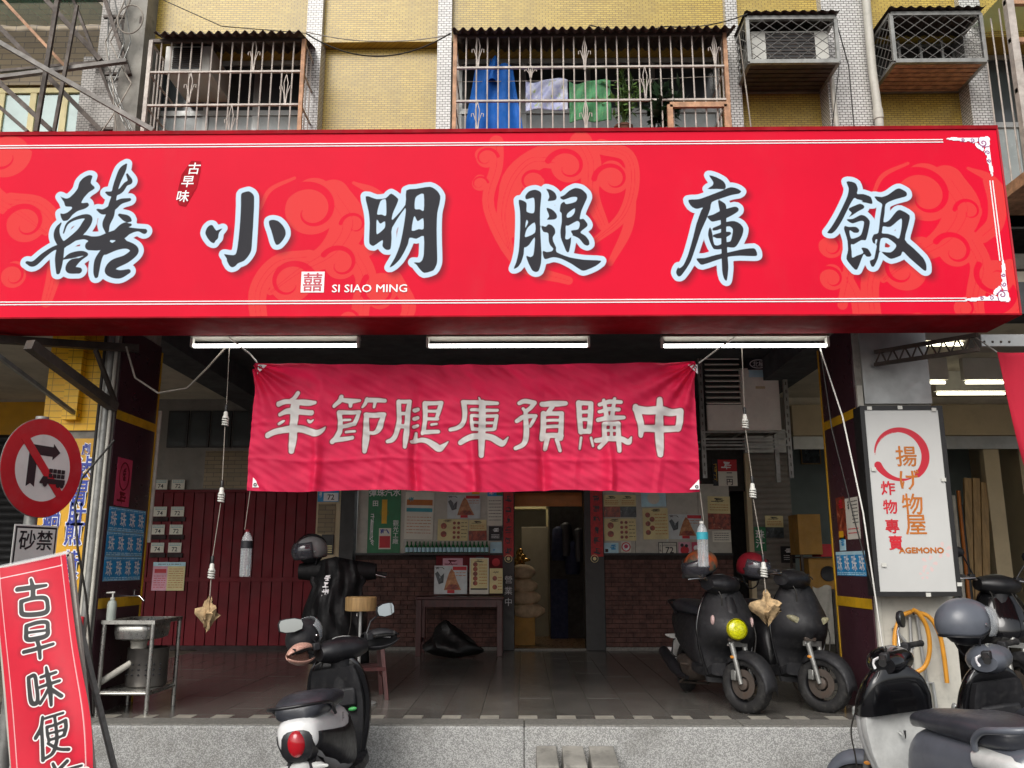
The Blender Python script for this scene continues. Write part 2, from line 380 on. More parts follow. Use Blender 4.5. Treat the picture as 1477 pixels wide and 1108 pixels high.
def sd_poly(poly, gx, gy):
    d = np.full(gx.shape, 1e9); ins = np.zeros(gx.shape, bool); n = len(poly)
    for i in range(n):
        ax, ay = poly[i]; bx, by = poly[(i+1) % n]; ex, ey = bx-ax, by-ay; L = ex*ex+ey*ey+1e-12
        t = np.clip(((gx-ax)*ex+(gy-ay)*ey)/L, 0, 1)
        d = np.minimum(d, (gx-ax-t*ex)**2+(gy-ay-t*ey)**2)
        if ay != by: ins ^= ((ay > gy) != (by > gy)) & (gx < (bx-ax)*(gy-ay)/(by-ay)+ax)
    return np.where(ins, -1, 1)*np.sqrt(d)
def smooth_poly(poly, n=3):
    """round the traced corners a little (closed Catmull-Rom)"""
    m = len(poly); out = []
    P_ = [np.array(p, float) for p in poly]
    for i in range(m):
        a, b, c, d = P_[i-1], P_[i], P_[(i+1) % m], P_[(i+2) % m]
        for k in range(n):
            t = k/n; out.append(tuple(.5*((2*b)+(-a+c)*t*.7+(2*a-5*b+4*c-d)*t*t*.7+(-a+3*b-3*c+d)*t**3*.7) if False else b+(c-b)*t+ (t*(1-t))*.35*((b-a)*(1-t)-(d-c)*t)))
    return out
def panel_mesh(name, M, w, h, nx, ny, attrs, mat, parent, bend=None):
    u = np.linspace(0, w, nx); v = np.linspace(0, h, ny); gu, gv = np.meshgrid(u, v)
    z = np.zeros_like(gu) if bend is None else bend(gu, gv)[2]
    if bend is not None: gu2, gv2, z = bend(gu, gv)
    else: gu2, gv2 = gu, gv
    Mi = (MW[parent.name].inverted() @ M) if parent is not None else M
    A = np.array(Mi); P_ = np.stack([gu2.ravel(), gv2.ravel(), z.ravel(), np.ones(gu.size)]); co = (A @ P_)[:3].T
    idx = np.arange(nx*ny).reshape(ny, nx); f = np.stack([idx[:-1,:-1], idx[:-1,1:], idx[1:,1:], idx[1:,:-1]], -1).reshape(-1, 4)
    me = bpy.data.meshes.new(name); me.vertices.add(len(co)); me.vertices.foreach_set('co', co.astype(np.float32).ravel())
    me.loops.add(f.size); me.loops.foreach_set('vertex_index', f.ravel().astype(np.int32)); me.polygons.add(len(f)); me.polygons.foreach_set('loop_start', np.arange(0, f.size, 4, dtype=np.int32))
    me.polygons.foreach_set('use_smooth', np.ones(len(f), bool)); me.update(); me.validate()
    for k, a in attrs.items():
        at_ = me.attributes.new(k, 'FLOAT', 'POINT'); at_.data.foreach_set('value', a.astype(np.float32).ravel())
    me.materials.append(mat); o = bpy.data.objects.new(name, me); COL.objects.link(o)
    if parent is not None: o.parent = parent; MW[o.name] = MW[parent.name]
    return o
def print_mat(name, base, layers, rough=.4, var=.06, sc=2., dirt=.1, bmp=0, bsc=300, coat=0., trans=0., spec=.5):
    """base colour, then layers (attribute, edge0, edge1, colour, amount): full colour where the attribute is below edge0"""
    m, t, p = nodes(name)
    c = mixc(t, maprange(t, noise(t, sc), .3, .7), tuple(x*(1-var) for x in base), tuple(min(1, x*(1+var)) for x in base))
    for a, e0, e1, col, amt in layers:
        n = t.nodes.new('ShaderNodeAttribute'); n.attribute_name = a
        c = mixc(t, maprange(t, n.outputs['Fac'], e0, e1, amt, 0), c, col)
    if dirt: c = mixc(t, maprange(t, noise(t, 3.1, 8, .7, stretch=(1,1,.4)), .5, .8, 0, dirt), c, (.2,.15,.13))
    t.links.new(c, p.inputs['Base Color']); p.inputs['Roughness'].default_value = rough; p.inputs['Coat Weight'].default_value = coat; p.inputs['Specular IOR Level'].default_value = spec
    if bmp: bump(t, p, noise(t, bsc, 3), bmp, .002)
    if trans:
        tr = t.nodes.new('ShaderNodeBsdfTranslucent'); t.links.new(c, tr.inputs[0]); mx = t.nodes.new('ShaderNodeMixShader'); mx.inputs[0].default_value = trans
        t.links.new(p.outputs[0], mx.inputs[1]); t.links.new(tr.outputs[0], mx.inputs[2]); t.links.new(mx.outputs[0], t.nodes['Material Output'].inputs[0])
    return m
g = M_
# ================================================================= ground and veranda floor
FZ, YF, YW, YU, CEIL = .40, 6.63, 12.3, 6.95, 3.95      # floor height, kerb face, back wall, facade plane, ceiling
o = obj('road', MB().add([(-60,-40,0),(60,-40,0),(60,60,0),(-60,60,0)], [(0,1,2,3)]), g['asphalt'], kind='structure')
mb = MB()
for x in range(-3, 3): mb.box((x*3.2+.0015, YF, -.05), ((x+1)*3.2-.0015, YF+.26, FZ-.006))
kerb = obj('kerb', mb, g['pebble'], kind='structure', bevel=.012)
mb = MB()
for x in range(-6, 6): mb.box((x*1.6+.004, YF+.012, FZ-.004), ((x+1)*1.6-.004, YF+.258, FZ+.006))
obj('edge_stone', mb, g['granite'], kerb)
fl = obj('veranda_floor', MB().box((-14, YF+.26, -.05), (14, 20, FZ-.008)), g['grout'], kind='structure')
TW, TD, TX0, TY0 = .297, .594, -4.5, 7.07
proto = None
for i in range(29):
    for j in range(9):
        x0 = TX0 + i*TW; y0 = TY0 + j*TD + (TD/2 if i % 2 else 0)
        if proto is None:
            proto = obj('floor_tile', MB().box((.002,.002,-.012), (TW-.002,TD-.002,0)), g['tile_floor'], fl); proto.location = (x0,y0,FZ); 
        else: child_copy(proto, fl, Matrix.Translation((x0, y0, FZ + rnd.uniform(-.0012,.0012))))
mb = MB()
for i in range(29):
    x0 = TX0 + i*TW; mb.box((x0+.002, TY0-.0001, FZ-.012), (x0+TW-.002, TY0+(TD/2 if i % 2 else 0)-.003, FZ)) if i % 2 else None
obj('floor_tile', mb, g['tile_floor'], fl)
pl = pd = None
for i in range(58):
    x0 = TX0 + i*TW/2; M = Matrix.Translation((x0, YF+.264, FZ))
    if i % 2 == 0:
        if pl is None: pl = obj('border_tile', MB().box((.002,0,-.012), (TW/2-.002,.172,.001)), g['tile_light'], fl); pl.matrix_local = M
        else: child_copy(pl, fl, M)
    else:
        if pd is None: pd = obj('border_tile', MB().box((.002,0,-.012), (TW/2-.002,.172,.0)), g['tile_floor'], fl); pd.matrix_local = M
        else: child_copy(pd, fl, M)
# concrete stepping blocks at the foot of the kerb
for k, (p0, p1) in enumerate(((772, 808), (810, 848), (850, 893))):
    x0, x1 = X(p0, 6.4, 1090), X(p1, 6.4, 1090)
    b = MB().add([(x0,6.24,0),(x1,6.24,0),(x1,6.62,0),(x0,6.62,0),(x0+.01,6.27,.205),(x1-.012,6.27,.205),(x1-.02,6.61,.27),(x0+.012,6.61,.27)],
                 [(3,2,1,0),(4,5,6,7),(0,1,5,4),(1,2,6,5),(2,3,7,6),(3,0,4,7)])
    tag(obj('step_block', b, g['concrete'], bevel=.008), ['grey concrete step block against the pebble kerb, beside the joint of the other two', 'grey concrete step block against the kerb, between two other blocks', 'grey concrete step block against the kerb, widest of the three'][k], 'step block', 'step blocks at the kerb')

# ================================================================= the apartment building
bd = thing('apartment_building', 'yellow tiled apartment building with white tile pilasters and an arcade below', 'building', (0, YU, 0))
XL0, XL1, XR0, XR1 = -3.98, -3.40, 2.75, 3.36        # arcade columns
def wallbox(name, x0, x1, z0, z1, mat, y0=YU, y1=YU+.25): return obj(name, MB().box((x0,y0,z0), (x1,y1,z1)), g[mat], bd)
def U(px): return X(px, YU, 110)
ZL = Z(59, YU-.10)    # underside of the proud upper band
wallbox('wall_band', U(196), 9, ZL, 10, 'yellow_tile', YU-.10)
wx = [U(213), U(452), U(655), U(1046)]
wallbox('wall', U(440), U(655), 3.9, ZL-.003, 'yellow_tile')
wallbox('wall', U(1046), 4.12, 3.9, ZL-.003, 'yellow_tile', YU, YU+.25)
for a, b in ((wx[0], U(440)), (wx[2], wx[3])): wallbox('wall', a+.003, b-.003, 3.9, 4.95, 'yellow_tile', YU, YU+.24)
wallbox('wall', -9, U(150), 3.9, ZL-.003, 'concrete', YU+.5, YU+.7)
wallbox('wall', 4.9, 9, 3.9, ZL-.003, 'yellow_tile', YU, YU+.25)
wallbox('wall', U(150)-.25, U(213), 3.9, ZL-.006, 'grey_tile', YU+.08, YU+.3)
for a, b, mt, y in ((446, 468, 'white_tile', .17), (633, 653, 'white_tile', .17), (1044, 1061, 'white_tile', .17), (1180, 1243, 'white_tile', .2), (1380, 1410, 'white_tile', .17), (158, 192, 'grey_tile', .24), (196, 226, 'concrete', .3)):
    wallbox('pilaster', U(a), U(b), 3.9, 10, mt, YU-y, YU+.02)
wallbox('spandrel_beam', -9, 9, 3.62, 3.9, 'dark_ceiling', YU, YU+.3)
obj('ceiling', MB().box((XL0,YU+.3,CEIL), (XR1,YW,CEIL+.15)), g['dark_ceiling'], bd)
obj('ceiling', MB().box((-14,YU+.3,CEIL), (XL0-.003,YW,CEIL+.15)), g['beige_ceiling'], bd)
obj('ceiling', MB().box((XR1+.003,YU+.3,CEIL), (14,YW,CEIL+.15)), g['beige_ceiling'], bd)
obj('upper_floor_slab', MB().box((-14,YU+.26,CEIL+.16), (14,YW+5,CEIL+.3)), g['concrete'], bd)
obj('roof_slab', MB().box((-9,YU+.26,9.6), (9,YW+5,10)), g['concrete'], bd)
obj('ceiling_beam', MB().box((XL0+.1,YU+.78,3.68), (XL1-.08,YW,CEIL-.002)), g['dark_ceiling'], bd)
obj('ceiling_beam', MB().box((XR0+.08,YU+.78,3.68), (XR1-.1,YW,CEIL-.002)), g['dark_ceiling'], bd)
# side pieces that close the block
obj('end_wall', MB().box((-14.2,YU+.3,0), (-14,YW+5,4.1)), g['concrete'], bd); obj('end_wall', MB().box((14,YU+.3,0), (14.2,YW+5,4.1)), g['concrete'], bd)
# columns
for x0, x1, s in ((XL0, XL1, 1), (XR0, XR1, -1)):
    c = obj('column', MB().box((x0,YU,FZ-.05), (x1,YU+.77,3.9)), g['concrete'], bd, bevel=.01)
    xf = x1 if s > 0 else x0
    obj('cladding', MB().box((min(xf,xf+s*.012), YU+.004, FZ), (max(xf,xf+s*.012), YU+.766, 3.55)), g['purple'], c)
    obj('yellow_stripe', MB().box((min(xf,xf+s*.016), YU+.006, 1.21), (max(xf,xf+s*.016), YU+.768, 1.29)), g['yellow_trim'], c)
    obj('yellow_stripe', MB().box((min(xf,xf+s*.016), YU+.006, 2.745), (max(xf,xf+s*.016), YU+.768, 2.82)), g['yellow_trim'], c)
    obj('corner_trim', MB().box((min(xf,xf+s*.018), YU+.766, FZ), (max(xf,xf+s*.018), YU+.79, 3.5)), g['yellow_trim'], c)
cl = [c for c in bd.children if c.name.startswith('column')]
cL, cR = cl
obj('tile_face', MB().box((XL0-.004,YU-.02,2.64), (XL1-.115,YU-.001,3.6)), g['yellow_paint_tile'], cL)
obj('tile_face', MB().box((XL0+.19,YU-.10,2.72), (XL0+.31,YU-.021,3.6)), g['yellow_paint_tile'], cL)
obj('corner_channel', MB().box((XL1-.112,YU-.03,FZ), (XL1-.012,YU-.001,3.6)), g['steel'], cL)
obj('grey_panel', MB().box((XR0+.05,YU-.02,FZ), (XR1-.0,YU-.001,1.40)), g['offwhite'], cR)
obj('edge_strip', MB().box((XR0-.0,YU-.03,FZ), (XR0+.045,YU-.001,3.0)), g['offwhite'], cR)
obj('upper_panel', MB().box((XR0+.06,YU-.02,2.85), (XR1,YU-.001,3.6)), g['alu'], cR)

# windows of the first floor behind the cages
def window(x0, x1, z0, z1, nsplit, low=.53):
    w = obj('window', MB().box((x0,YU+.9,z0), (x1,YU+.95,z1)), g['dark_room'], bd)
    mb = MB()
    for zz in (z0, z0+(z1-z0)*low, z1-.05): mb.box((x0,YU+.16,zz), (x1,YU+.21,zz+.05))
    for k in range(nsplit+1):
        xx = x0 + (x1-x0-.05)*k/nsplit; mb.box((xx,YU+.165,z0), (xx+.05,YU+.205,z1))
    obj('window_frame', mb, g['alu'], w)
    for k in range(nsplit):
        a = x0 + (x1-x0-.05)*k/nsplit + .052; b = x0 + (x1-x0-.05)*(k+1)/nsplit - .002
        obj('pane', MB().box((a,YU+.18,z0+.05), (b,YU+.187,z0+(z1-z0)*low)), g['glass_grey'], w)
        obj('pane', MB().box((a,YU+.18,z0+(z1-z0)*low+.052), (b,YU+.187,z1-.052)), g['glass_dark'], w)
    obj('reveal', MB().box((x0-.02,YU+.25,z0-.1), (x0,YU+.95,z1)).box((x1,YU+.25,z0-.1), (x1+.02,YU+.95,z1)).box((x0,YU+.25,z1), (x1,YU+.95,z1+.02)).box((x0,YU+.25,z0-.12), (x1,YU+.95,z0-.1)), g['dark_room'], w)
window(wx[0]+.01, U(440)-.01, 4.96, ZL-.01, 3)
window(wx[2]+.01, wx[3]-.01, 4.96, ZL-.01, 4)
# projecting window of the house on the right
window(4.14, 4.88, 4.6, ZL-.01, 2)

# awnings of corrugated sheet
def awning(x0, x1, yf, zf, yb, zb, label, mat='steel_dark', group=None, waves=.075, amp=.018):
    n = int((x1-x0)/waves*6); rows = []
    for j in range(7):
        t = j/6; y = yf+(yb-yf)*t; z = zf+(zb-zf)*t
        rows.append([(x0+(x1-x0)*k/n, y, z+amp*math.sin(2*math.pi*k/6)) for k in range(n+1)])
    o = obj('corrugated_awning', MB().grid(rows), g[mat], smooth=60)
    m = o.modifiers.new('thickness', 'SOLIDIFY'); m.thickness = .003
    return tag(o, label, 'awning', group)
AYF = 6.34
awning(X(222,AYF,40), X(436,AYF,40), AYF, Z(43,AYF), YU-.004, ZL-.03, 'dark rusty corrugated awning above the window cage holding an air conditioner')
awning(X(652,AYF,38), X(1062,AYF,38), AYF, Z(41,AYF), YU-.004, ZL-.03, 'long dark corrugated awning above the window cage hung with laundry')

# window cages of thin bars
def spear(mb, x, y, z0, z1, w):
    zm = (z0+z1)/2
    for s in (-1, 1):
        mb.tube([(x+s*w*.1,y,z0), (x+s*w*.25,y,z0+(z1-z0)*.35), (x+s*w*.7,y,z0+(z1-z0)*.62), (x+s*w,y,z0+(z1-z0)*.6), (x+s*w,y,z0+(z1-z0)*.5)], .004, 5)
        mb.tube([(x,y,z0), (x+s*w*.35,y,z1-(z1-z0)*.28), (x,y,z1)], .004, 5)
def cage(name_label, px0, px1, py, YC, z0, z1, nb, rails, orn, mat, postmat, group, postmat2=True):
    x0, x1 = X(px0, YC, py), X(px1, YC, py)
    t = thing('window_cage', name_label, 'window cage', ((x0+x1)/2, YC, z0), group)
    for k in range(1, nb):
        x = x0+(x1-x0)*k/nb; obj('bar', MB().tube([(x,YC,z0),(x+rnd.uniform(-.004,.004),YC,z1)], .0065, 6), g[mat], t)
    for z in rails: obj('rail', MB().box((x0,YC-.012,z-.008), (x1,YC+.012,z+.008)), g[mat], t)
    for x in (x0, x1):
        obj('post', MB().box((x-.016,YC-.016,z0), (x+.016,YC+.016,z1+.02)), g[postmat if (x == x1 or postmat2) else mat], t)
        for z in [z0, z1]+rails: obj('side_rail', MB().bar((x,YC,z), (x,YU-.002,z), .014, .014), g[mat], t)
        for k in range(1, 4): obj('bar', MB().tube([(x,YC+(YU-YC)*k/4,z0),(x,YC+(YU-YC)*k/4,z1)], .0065, 6), g[mat], t)
    obj('rail', MB().box((x0,YC-.014,z1), (x1,YC+.014,z1+.03)), g['steel_dark'], t)
    for (u, za, zb) in orn:
        mb = MB(); spear(mb, x0+(x1-x0)*u, YC-.008, za, zb, .05); obj('ornament', mb, g[mat], t, smooth=60)
    obj('floor_tray', MB().box((x0,YC,z0-.02), (x1,YU-.003,z0)), g['steel_dark'], t)
    return t
YC = 6.46
rz = [Z(101,YC), Z(149,YC)]
cage('pale painted window cage with an air conditioner inside, beside the grey column', 214, 436, 110, YC, 4.72, Z(58,YC), 15, rz, [(.28, rz[1]+.02, rz[0]-.01), (.56, 4.98, rz[1]), (.68, rz[0], rz[0]+.3), (.9, rz[1]-.0, rz[0]-.03)], 'bar_grey', 'rust', 'window cages', False)
YC2 = 6.46; rz2 = [Z(98,YC2), Z(146,YC2)]
cage('wide rusty window cage with hanging laundry and plants inside', 656, 1048, 110, YC2, 4.72, Z(54,YC2), 25, rz2, [(.085, rz2[1]-.28, rz2[1]-.01), (.085, rz2[0], rz2[0]+.28), (.48, rz2[0]-.03, rz2[0]+.26), (.48, rz2[1]-.3, rz2[1]), (.70, rz2[1]+.01, rz2[0]+.0), (.96, rz2[0], rz2[0]+.28), (.28, rz2[0]-.1, rz2[0]+.02)], 'bar_grey', 'rust', 'window cages')
mb = MB(); a = at(966,152,YC2-.03); b = at(1050,190,YC2-.03)
for p, q in (((a.x,a.z),(b.x,a.z)), ((a.x,a.z),(a.x,b.z-.2)), ((b.x,a.z),(b.x,b.z-.2))): mb.bar((p[0],YC2-.03,p[1]), (q[0],YC2-.03,q[1]), .045, .03, (0,1,0))
tag(obj('hatch_frame', mb, g['rust']), 'orange rusted escape hatch frame in the laundry window cage', 'hatch')

# air conditioner in the first cage
def ac_unit(x0, x1, y0, y1, z0, z1, label, M=None):
    t = thing('air_conditioner', label, 'air conditioner', ((x0+x1)/2,(y0+y1)/2,z0), 'window air conditioners')
    obj('casing', MB().box((x0,y0,z0),(x1,y1,z1)), g['white'], t, bevel=.008)
    xa_, xb_ = x0+(x1-x0)*.18, x1-(x1-x0)*.18
    obj('grille', MB().box((xa_,y0-.004,z0+.02),(xb_,y0+.001,z1-.02)), g['black_frame'], t)
    for k in range(9):
        z = z0+.04+(z1-z0-.08)*k/8; obj('fin', MB().box((xa_,y0-.010,z-.003),(xb_,y0-.0045,z+.003)), g['steel_dark'], t)
    return t
a0, a1 = at(236, 103, 6.62), at(305, 66, 6.62)
ac_unit(a0.x, a1.x, 6.62, 7.2, a0.z, a1.z, 'boxy grey air conditioner sticking out inside the window cage')
# caged boxes for outdoor units
def ac_cage(pa, pb, YC, label, inner, base):
    p0, p1 = at(*pa, YC), at(*pb, YC); x0, x1, z0, z1 = p0.x, p1.x, p0.z, p1.z
    t = thing('unit_cage', label, 'unit cage', ((x0+x1)/2, YC, z0), 'mesh cages for air conditioners')
    mb = MB()
    for x in (x0, x1):
        for y in (YC, YU-.02): mb.bar((x,y,z0),(x,y,z1), .03)
        for z in (z0, z1): mb.bar((x,YC,z),(x,YU-.02,z), .03)
    for z in (z0, z1): mb.bar((x0,YC,z),(x1,YC,z), .035); mb.bar((x0,YU-.03,z),(x1,YU-.03,z), .03)
    obj('frame', mb, g['steel'], t)
    def netting(f, w, h):
        m2 = MB(); n = max(2, round(w/.13)); step = w/n
        for s in (-1, 1):
            for k in range(-n*2-4, n*3+4):
                pts = []
                for i in range(0, 25):
                    v = h*i/24; u = (k + s*v/.095)*step
                    if 0 <= u <= w: pts.append(f(u, v))
                if len(pts) > 1: m2.tube(pts, .0035, 4)
        return m2
    obj('wire_mesh', netting(lambda u, v: (x0+u, YC-.012, z0+v), x1-x0, z1-z0), g['steel'], t, kind='stuff')
    obj('wire_mesh', netting(lambda u, v: (x0-.01, YC+u, z0+v), YU-.03-YC, z1-z0), g['steel'], t, kind='stuff')
    rows = [[(x0-.03+(x1-x0+.06)*k/40, YC-.06+(YU-YC+.06)*j/4, z1+.03+.03*j/4+.01*math.sin(k*1.6)) for k in range(41)] for j in range(5)]
    obj('cover', MB().grid(rows), g['steel_dark'], t, smooth=60)
    mb = MB()
    for k in range(7): y = YC+.03+(YU-YC-.1)*k/6; mb.box((x0+.01,y,z0-.012),(x1-.01,y+.05,z0+.004))
    obj('base_slats', mb, g[base], t)
    obj('base_plate', MB().box((x0+.02,YC+.02,z0+.006),(x1-.02,YU-.03,z0+.012)), g['steel_dark'], t)
    if inner:
        ac_unit(x0+.06, x1-.03, YC+.10, YU-.03, z0+.03, z1-.05, 'white outdoor unit inside the mesh cage beside the laundry window')
    else:
        obj('backing', MB().box((x0,YU-.018,z0),(x1,YU-.006,z1)), g['dark_room'], t)
        for k in range(3): xx = x0+(x1-x0)*(.25+.25*k); obj('upright', MB().box((xx-.01,YU-.2,z0),(xx+.01,YU-.18,z1-.05)), g['steel'], t)
    return t
ac_cage((1081,90), (1204,26), 6.46, 'grey wire mesh cage around a white unit, next to the laundry window', True, 'steel_dark')
ac_cage((1291,89), (1413,20), 6.46, 'empty grey wire mesh cage with rusty slatted base, beside the downpipe', False, 'rust')
# downpipe
pp = [at(1244, -60, 6.68), at(1258, 100, 6.68), at(1267, 165, 6.68), at(1273, 230, 6.68)]
t = thing('downpipe', 'pale grey plastic downpipe running down the white tile pilaster', 'pipe', pp[-1])
obj('pipe', MB().tube(pp, .036, 14), g['offwhite'], t, smooth=50); obj('coupling', MB().tube([at(1265.5,158,6.68), at(1267.5,172,6.68)], .043, 14), g['offwhite'], t, smooth=50)
pp = [at(1197, 90, 6.70), at(1208, 190, 6.70)]
tag(obj('drain_hose', MB().tube(pp, .02, 10), g['offwhite'], smooth=50), 'thin white drain pipe on the pilaster under the caged unit', 'pipe')

# laundry and plants in the cage
def cloth(name, label, cat, corner, w, h, mat, folds, amp, Yc, taper=0., group=None):
    rows = []
    for j in range(25):
        v = j/24
        rows.append([(corner.x + w*(k/30)*(1-taper*(1-v)) + taper*w*.5*(1-v), Yc + amp*math.sin(folds*k/30*6.28+v*1.5)*(.3+.7*v) + .01*math.sin(v*9+k*.4), corner.z - h*v - .02*math.sin(k/30*3.14*2+v)*(1-v)) for k in range(31)])
    o = obj(name, MB().grid(rows), g[mat], smooth=70); m = o.modifiers.new('thickness', 'SOLIDIFY'); m.thickness = .004
    return tag(o, label, cat, group)
c = at(664, 96, 6.62); cloth('blue_cloth', 'big bright blue cloth hanging in the window cage', 'cloth', c, .58, .85, 'blue_cloth', 2.3, .05, 6.62, .45)
c = at(700, 84, 6.60); cloth('blue_cloth', 'knotted top of blue fabric on the hook above the big blue cloth', 'cloth', c, .14, .22, 'blue_cloth', 1.2, .05, 6.60, .6)
g['towel'] = photo_mat('flowered_towel', lin('#8f96c4'), lin('#c9cbd6'), lin('#8fa04a'), 16)
c = at(758, 116, 6.6); tw = cloth('towel', 'pale towel with blue and yellow flowers on the line', 'towel', c, .36, .28, 'towel', 1.4, .02, 6.6)
c = at(821, 118, 6.58); cloth('green_bag', 'green striped bag pegged up in the window cage', 'bag', c, .35, .37, 'green_cloth', 1.6, .025, 6.58)
tag(obj('clothes_line', MB().tube([at(660,118,6.6), at(760,117,6.6), at(880,117,6.6), at(1040,110,6.6)], .003, 5), g['cord']), 'thin clothes line inside the laundry window cage', 'line')
def plant(label, base, h, n, mat, leaf, spread):
    t = thing('potted_plant', label, 'plant', base, 'plants in the window cage')
    obj('pot', MB().lathe([(.05,0),(.075,.12),(.08,.12),(.08,.14),(.06,.14)], 14, Matrix.Translation(base)), g['plant_pot'], t, smooth=40)
    st = MB(); lf = MB()
    for i in range(n):
        a = rnd.uniform(0, 6.28); r = spread*rnd.uniform(.2, 1); hh = h*rnd.uniform(.55, 1)
        p = [base+Vector((0,0,.12)), base+Vector((r*.4*math.cos(a), r*.3*math.sin(a), .12+hh*.5)), base+Vector((r*math.cos(a), r*.4*math.sin(a), .12+hh))]
        st.tube(p, [.004,.003,.0015], 5)
        for k in range(16):
            s = rnd.uniform(.3, 1); q = p[0].lerp(p[1], s*2) if s < .5 else p[1].lerp(p[2], s*2-1)
            d = Vector((rnd.uniform(-1,1), rnd.uniform(-1,1), rnd.uniform(-.5,.8))).normalized(); u = d.orthogonal().normalized(); L = leaf*rnd.uniform(.6,1.2)
            lf.add([q, q+d*L*.5+u*L*.22, q+d*L, q+d*L*.5-u*L*.22+Vector((0,0,-.003))], [(0,1,2,3)])
    obj('stem', st, g[mat], t); obj('leaves', lf, g[mat], t, kind='stuff')
plant('bushy pale green potted plant behind the window cage bars', at(900, 205, 6.56), .52, 22, 'leaf', .075, .26)
plant('dark glossy leaved potted plant beside the hatch frame', at(955, 212, 6.56), .44, 14, 'leaf_dark', .15, .24)

# the house on the left: steel frame, green awning, windows
t = thing('scaffold', 'tangle of dark steel angle bars in front of the neighbouring windows', 'scaffold', at(90, 187, 6.3))
L = [((0,62),(222,189),6.2,.045,'angle_grey'), ((0,112),(183,88),6.5,.04,'angle_grey'), ((84,-5),(52,190),6.4,.035,'steel_dark'), ((111,8),(78,190),6.45,.028,'steel_dark'), ((62,-5),(146,88),6.6,.05,'steel_dark'), ((-2,38),(147,190),6.62,.05,'steel_dark'),
     ((-2,118),(76,190),6.55,.05,'steel_dark'), ((5,0),(95,97),6.5,.03,'rust'), ((104,-5),(180,190),6.66,.03,'steel_dark'), ((150,-5),(187,108),6.6,.04,'steel_dark'), ((0,155),(40,190),6.5,.035,'steel_dark'), ((0,103),(140,90),6.62,.03,'steel_dark'), ((178,30),(186,110),6.66,.03,'steel_dark'), ((152,107),(190,107),6.66,.03,'steel_dark'), ((150,25),(203,25),6.66,.03,'steel_dark'), ((205,25),(180,185),6.66,.03,'steel_dark'), ((148,186),(182,186),6.66,.03,'steel_dark')]
for a, b, y, w, mt in L: obj('bar', MB().bar(at(*a, y), at(*b, y+.03), w, w*.8), g[mt], t)
mb = MB(); a, b = at(-40, -30, 6.9), at(150, 28, 6.5)
rows = [[(-6.0+(U(140)+6.0)*k/30, 6.5+.75*j/4, Z(-30,6.5)+(Z(31,7.25)-Z(-30,6.5))*j/4+.01*math.sin(k*1.5)) for k in range(31)] for j in range(5)]
o = obj('corrugated_awning', MB().grid(rows), g['glass_green'], smooth=60); tag(o, 'translucent green corrugated awning above the steel frame', 'awning')
w = thing('neighbour_window', 'beige framed sliding window with teal glass behind the steel bars', 'window', at(60, 190, 7.35))
x0, x1 = X(-40,7.35,120), X(150,7.35,120)
mb = MB()
for z in (4.9, 5.42, 5.95): mb.box((x0,7.3,z),(x1,7.36,z+.05))
for k in range(5): xx = x0+(x1-x0-.06)*k/4; mb.box((xx,7.305,4.9),(xx+.06,7.355,6.0))
obj('window_frame', mb, g['cream'], w)
g['teal_glass'] = pm('teal_window_glass', '#a3bfba', .12, var=.2, sc=2)
for k in range(4): obj('pane', MB().box((x0+(x1-x0-.06)*k/4+.062,7.325,4.96),(x0+(x1-x0-.06)*(k+1)/4-.002,7.335,5.94)), g['teal_glass'], w)
obj('lintel', MB().box((x0-1.5,7.28,6.02),(x1+.1,7.44,6.9)), g['beige_tile'], w)
# cage of the house on the right
x0, x1 = 4.02, 5.6
t = thing('window_cage', 'weathered wood coloured window cage beside the empty mesh cage', 'window cage', (4.6, 6.3, 4.7), 'window cages')
yc = 6.3
for k in range(9):
    x = x0+(x1-x0)*k/8; obj('bar', MB().tube([(x,yc,4.6),(x,yc,6.12)], .007, 6), g['bar_grey'], t)
for z in (4.62, 5.3, 5.75, 6.10): obj('rail', MB().box((x0-.03,yc-.02,z-.02),(x1,yc+.02,z+.02)), g['rust'], t)
for x in (x0, x1): obj('post', MB().box((x-.03,yc-.03,4.6),(x+.03,yc+.03,6.14)), g['bar_grey'], t)
for k in range(1, 5): obj('bar', MB().tube([(x0,yc+(YU-yc)*k/5,4.6),(x0,yc+(YU-yc)*k/5,6.14)], .007, 6), g['bar_grey'], t)
obj('floor_tray', MB().box((x0-.05,yc-.05,4.5),(x1,YU-.004,4.6)), g['rust'], t)
rows = [[(3.98+1.6*k/30, 6.25+.68*j/4, 6.17+.05*j/4+.008*math.sin(k*1.5)) for k in range(31)] for j in range(5)]
tag(obj('corrugated_awning', MB().grid(rows), g['sheet_green'], smooth=60), 'translucent green awning over the weathered cage beside the mesh cages', 'awning')

# wires across the facade
def wire(label, pts, r=.006, mat='cable', n=24, sag=0.):
    P_ = [Vector(p) for p in pts]; out = []
    for i in range(len(P_)-1):
        for k in range(n):
            s = k/n; q = P_[i].lerp(P_[i+1], s); q.z -= sag*4*s*(1-s); out.append(q)
    out.append(P_[-1]); return tag(obj('wire', MB().tube(out, r, 6), g[mat], smooth=60), label, 'wire')
wire('black wire sagging deepest between the two corrugated awnings', [at(441,48,6.5), at(650,48,6.5)], .006, 'cable', sag=.22)
wire('thin pale wire hanging loosely between the two corrugated awnings', [at(441,46,6.52), at(650,50,6.52)], .004, 'cord', sag=.08)
wire('thin wire running from the roof line down to the laundry awning', [at(235,0,6.7), at(320,38,6.5), at(440,48,6.5)], .004)
wire('black wire from the laundry awning to the caged white unit', [at(850,36,6.5), at(960,38,6.5), at(1078,20,6.4)], .005, sag=.05)
wire('black wire hanging beside the caged white unit', [at(1206,30,6.5), at(1224,95,6.6), at(1232,185,6.6)], .005)
wire('black wire hanging down the wide white pilaster', [at(1208,28,6.5), at(1210,100,6.6), at(1200,185,6.6)], .004)
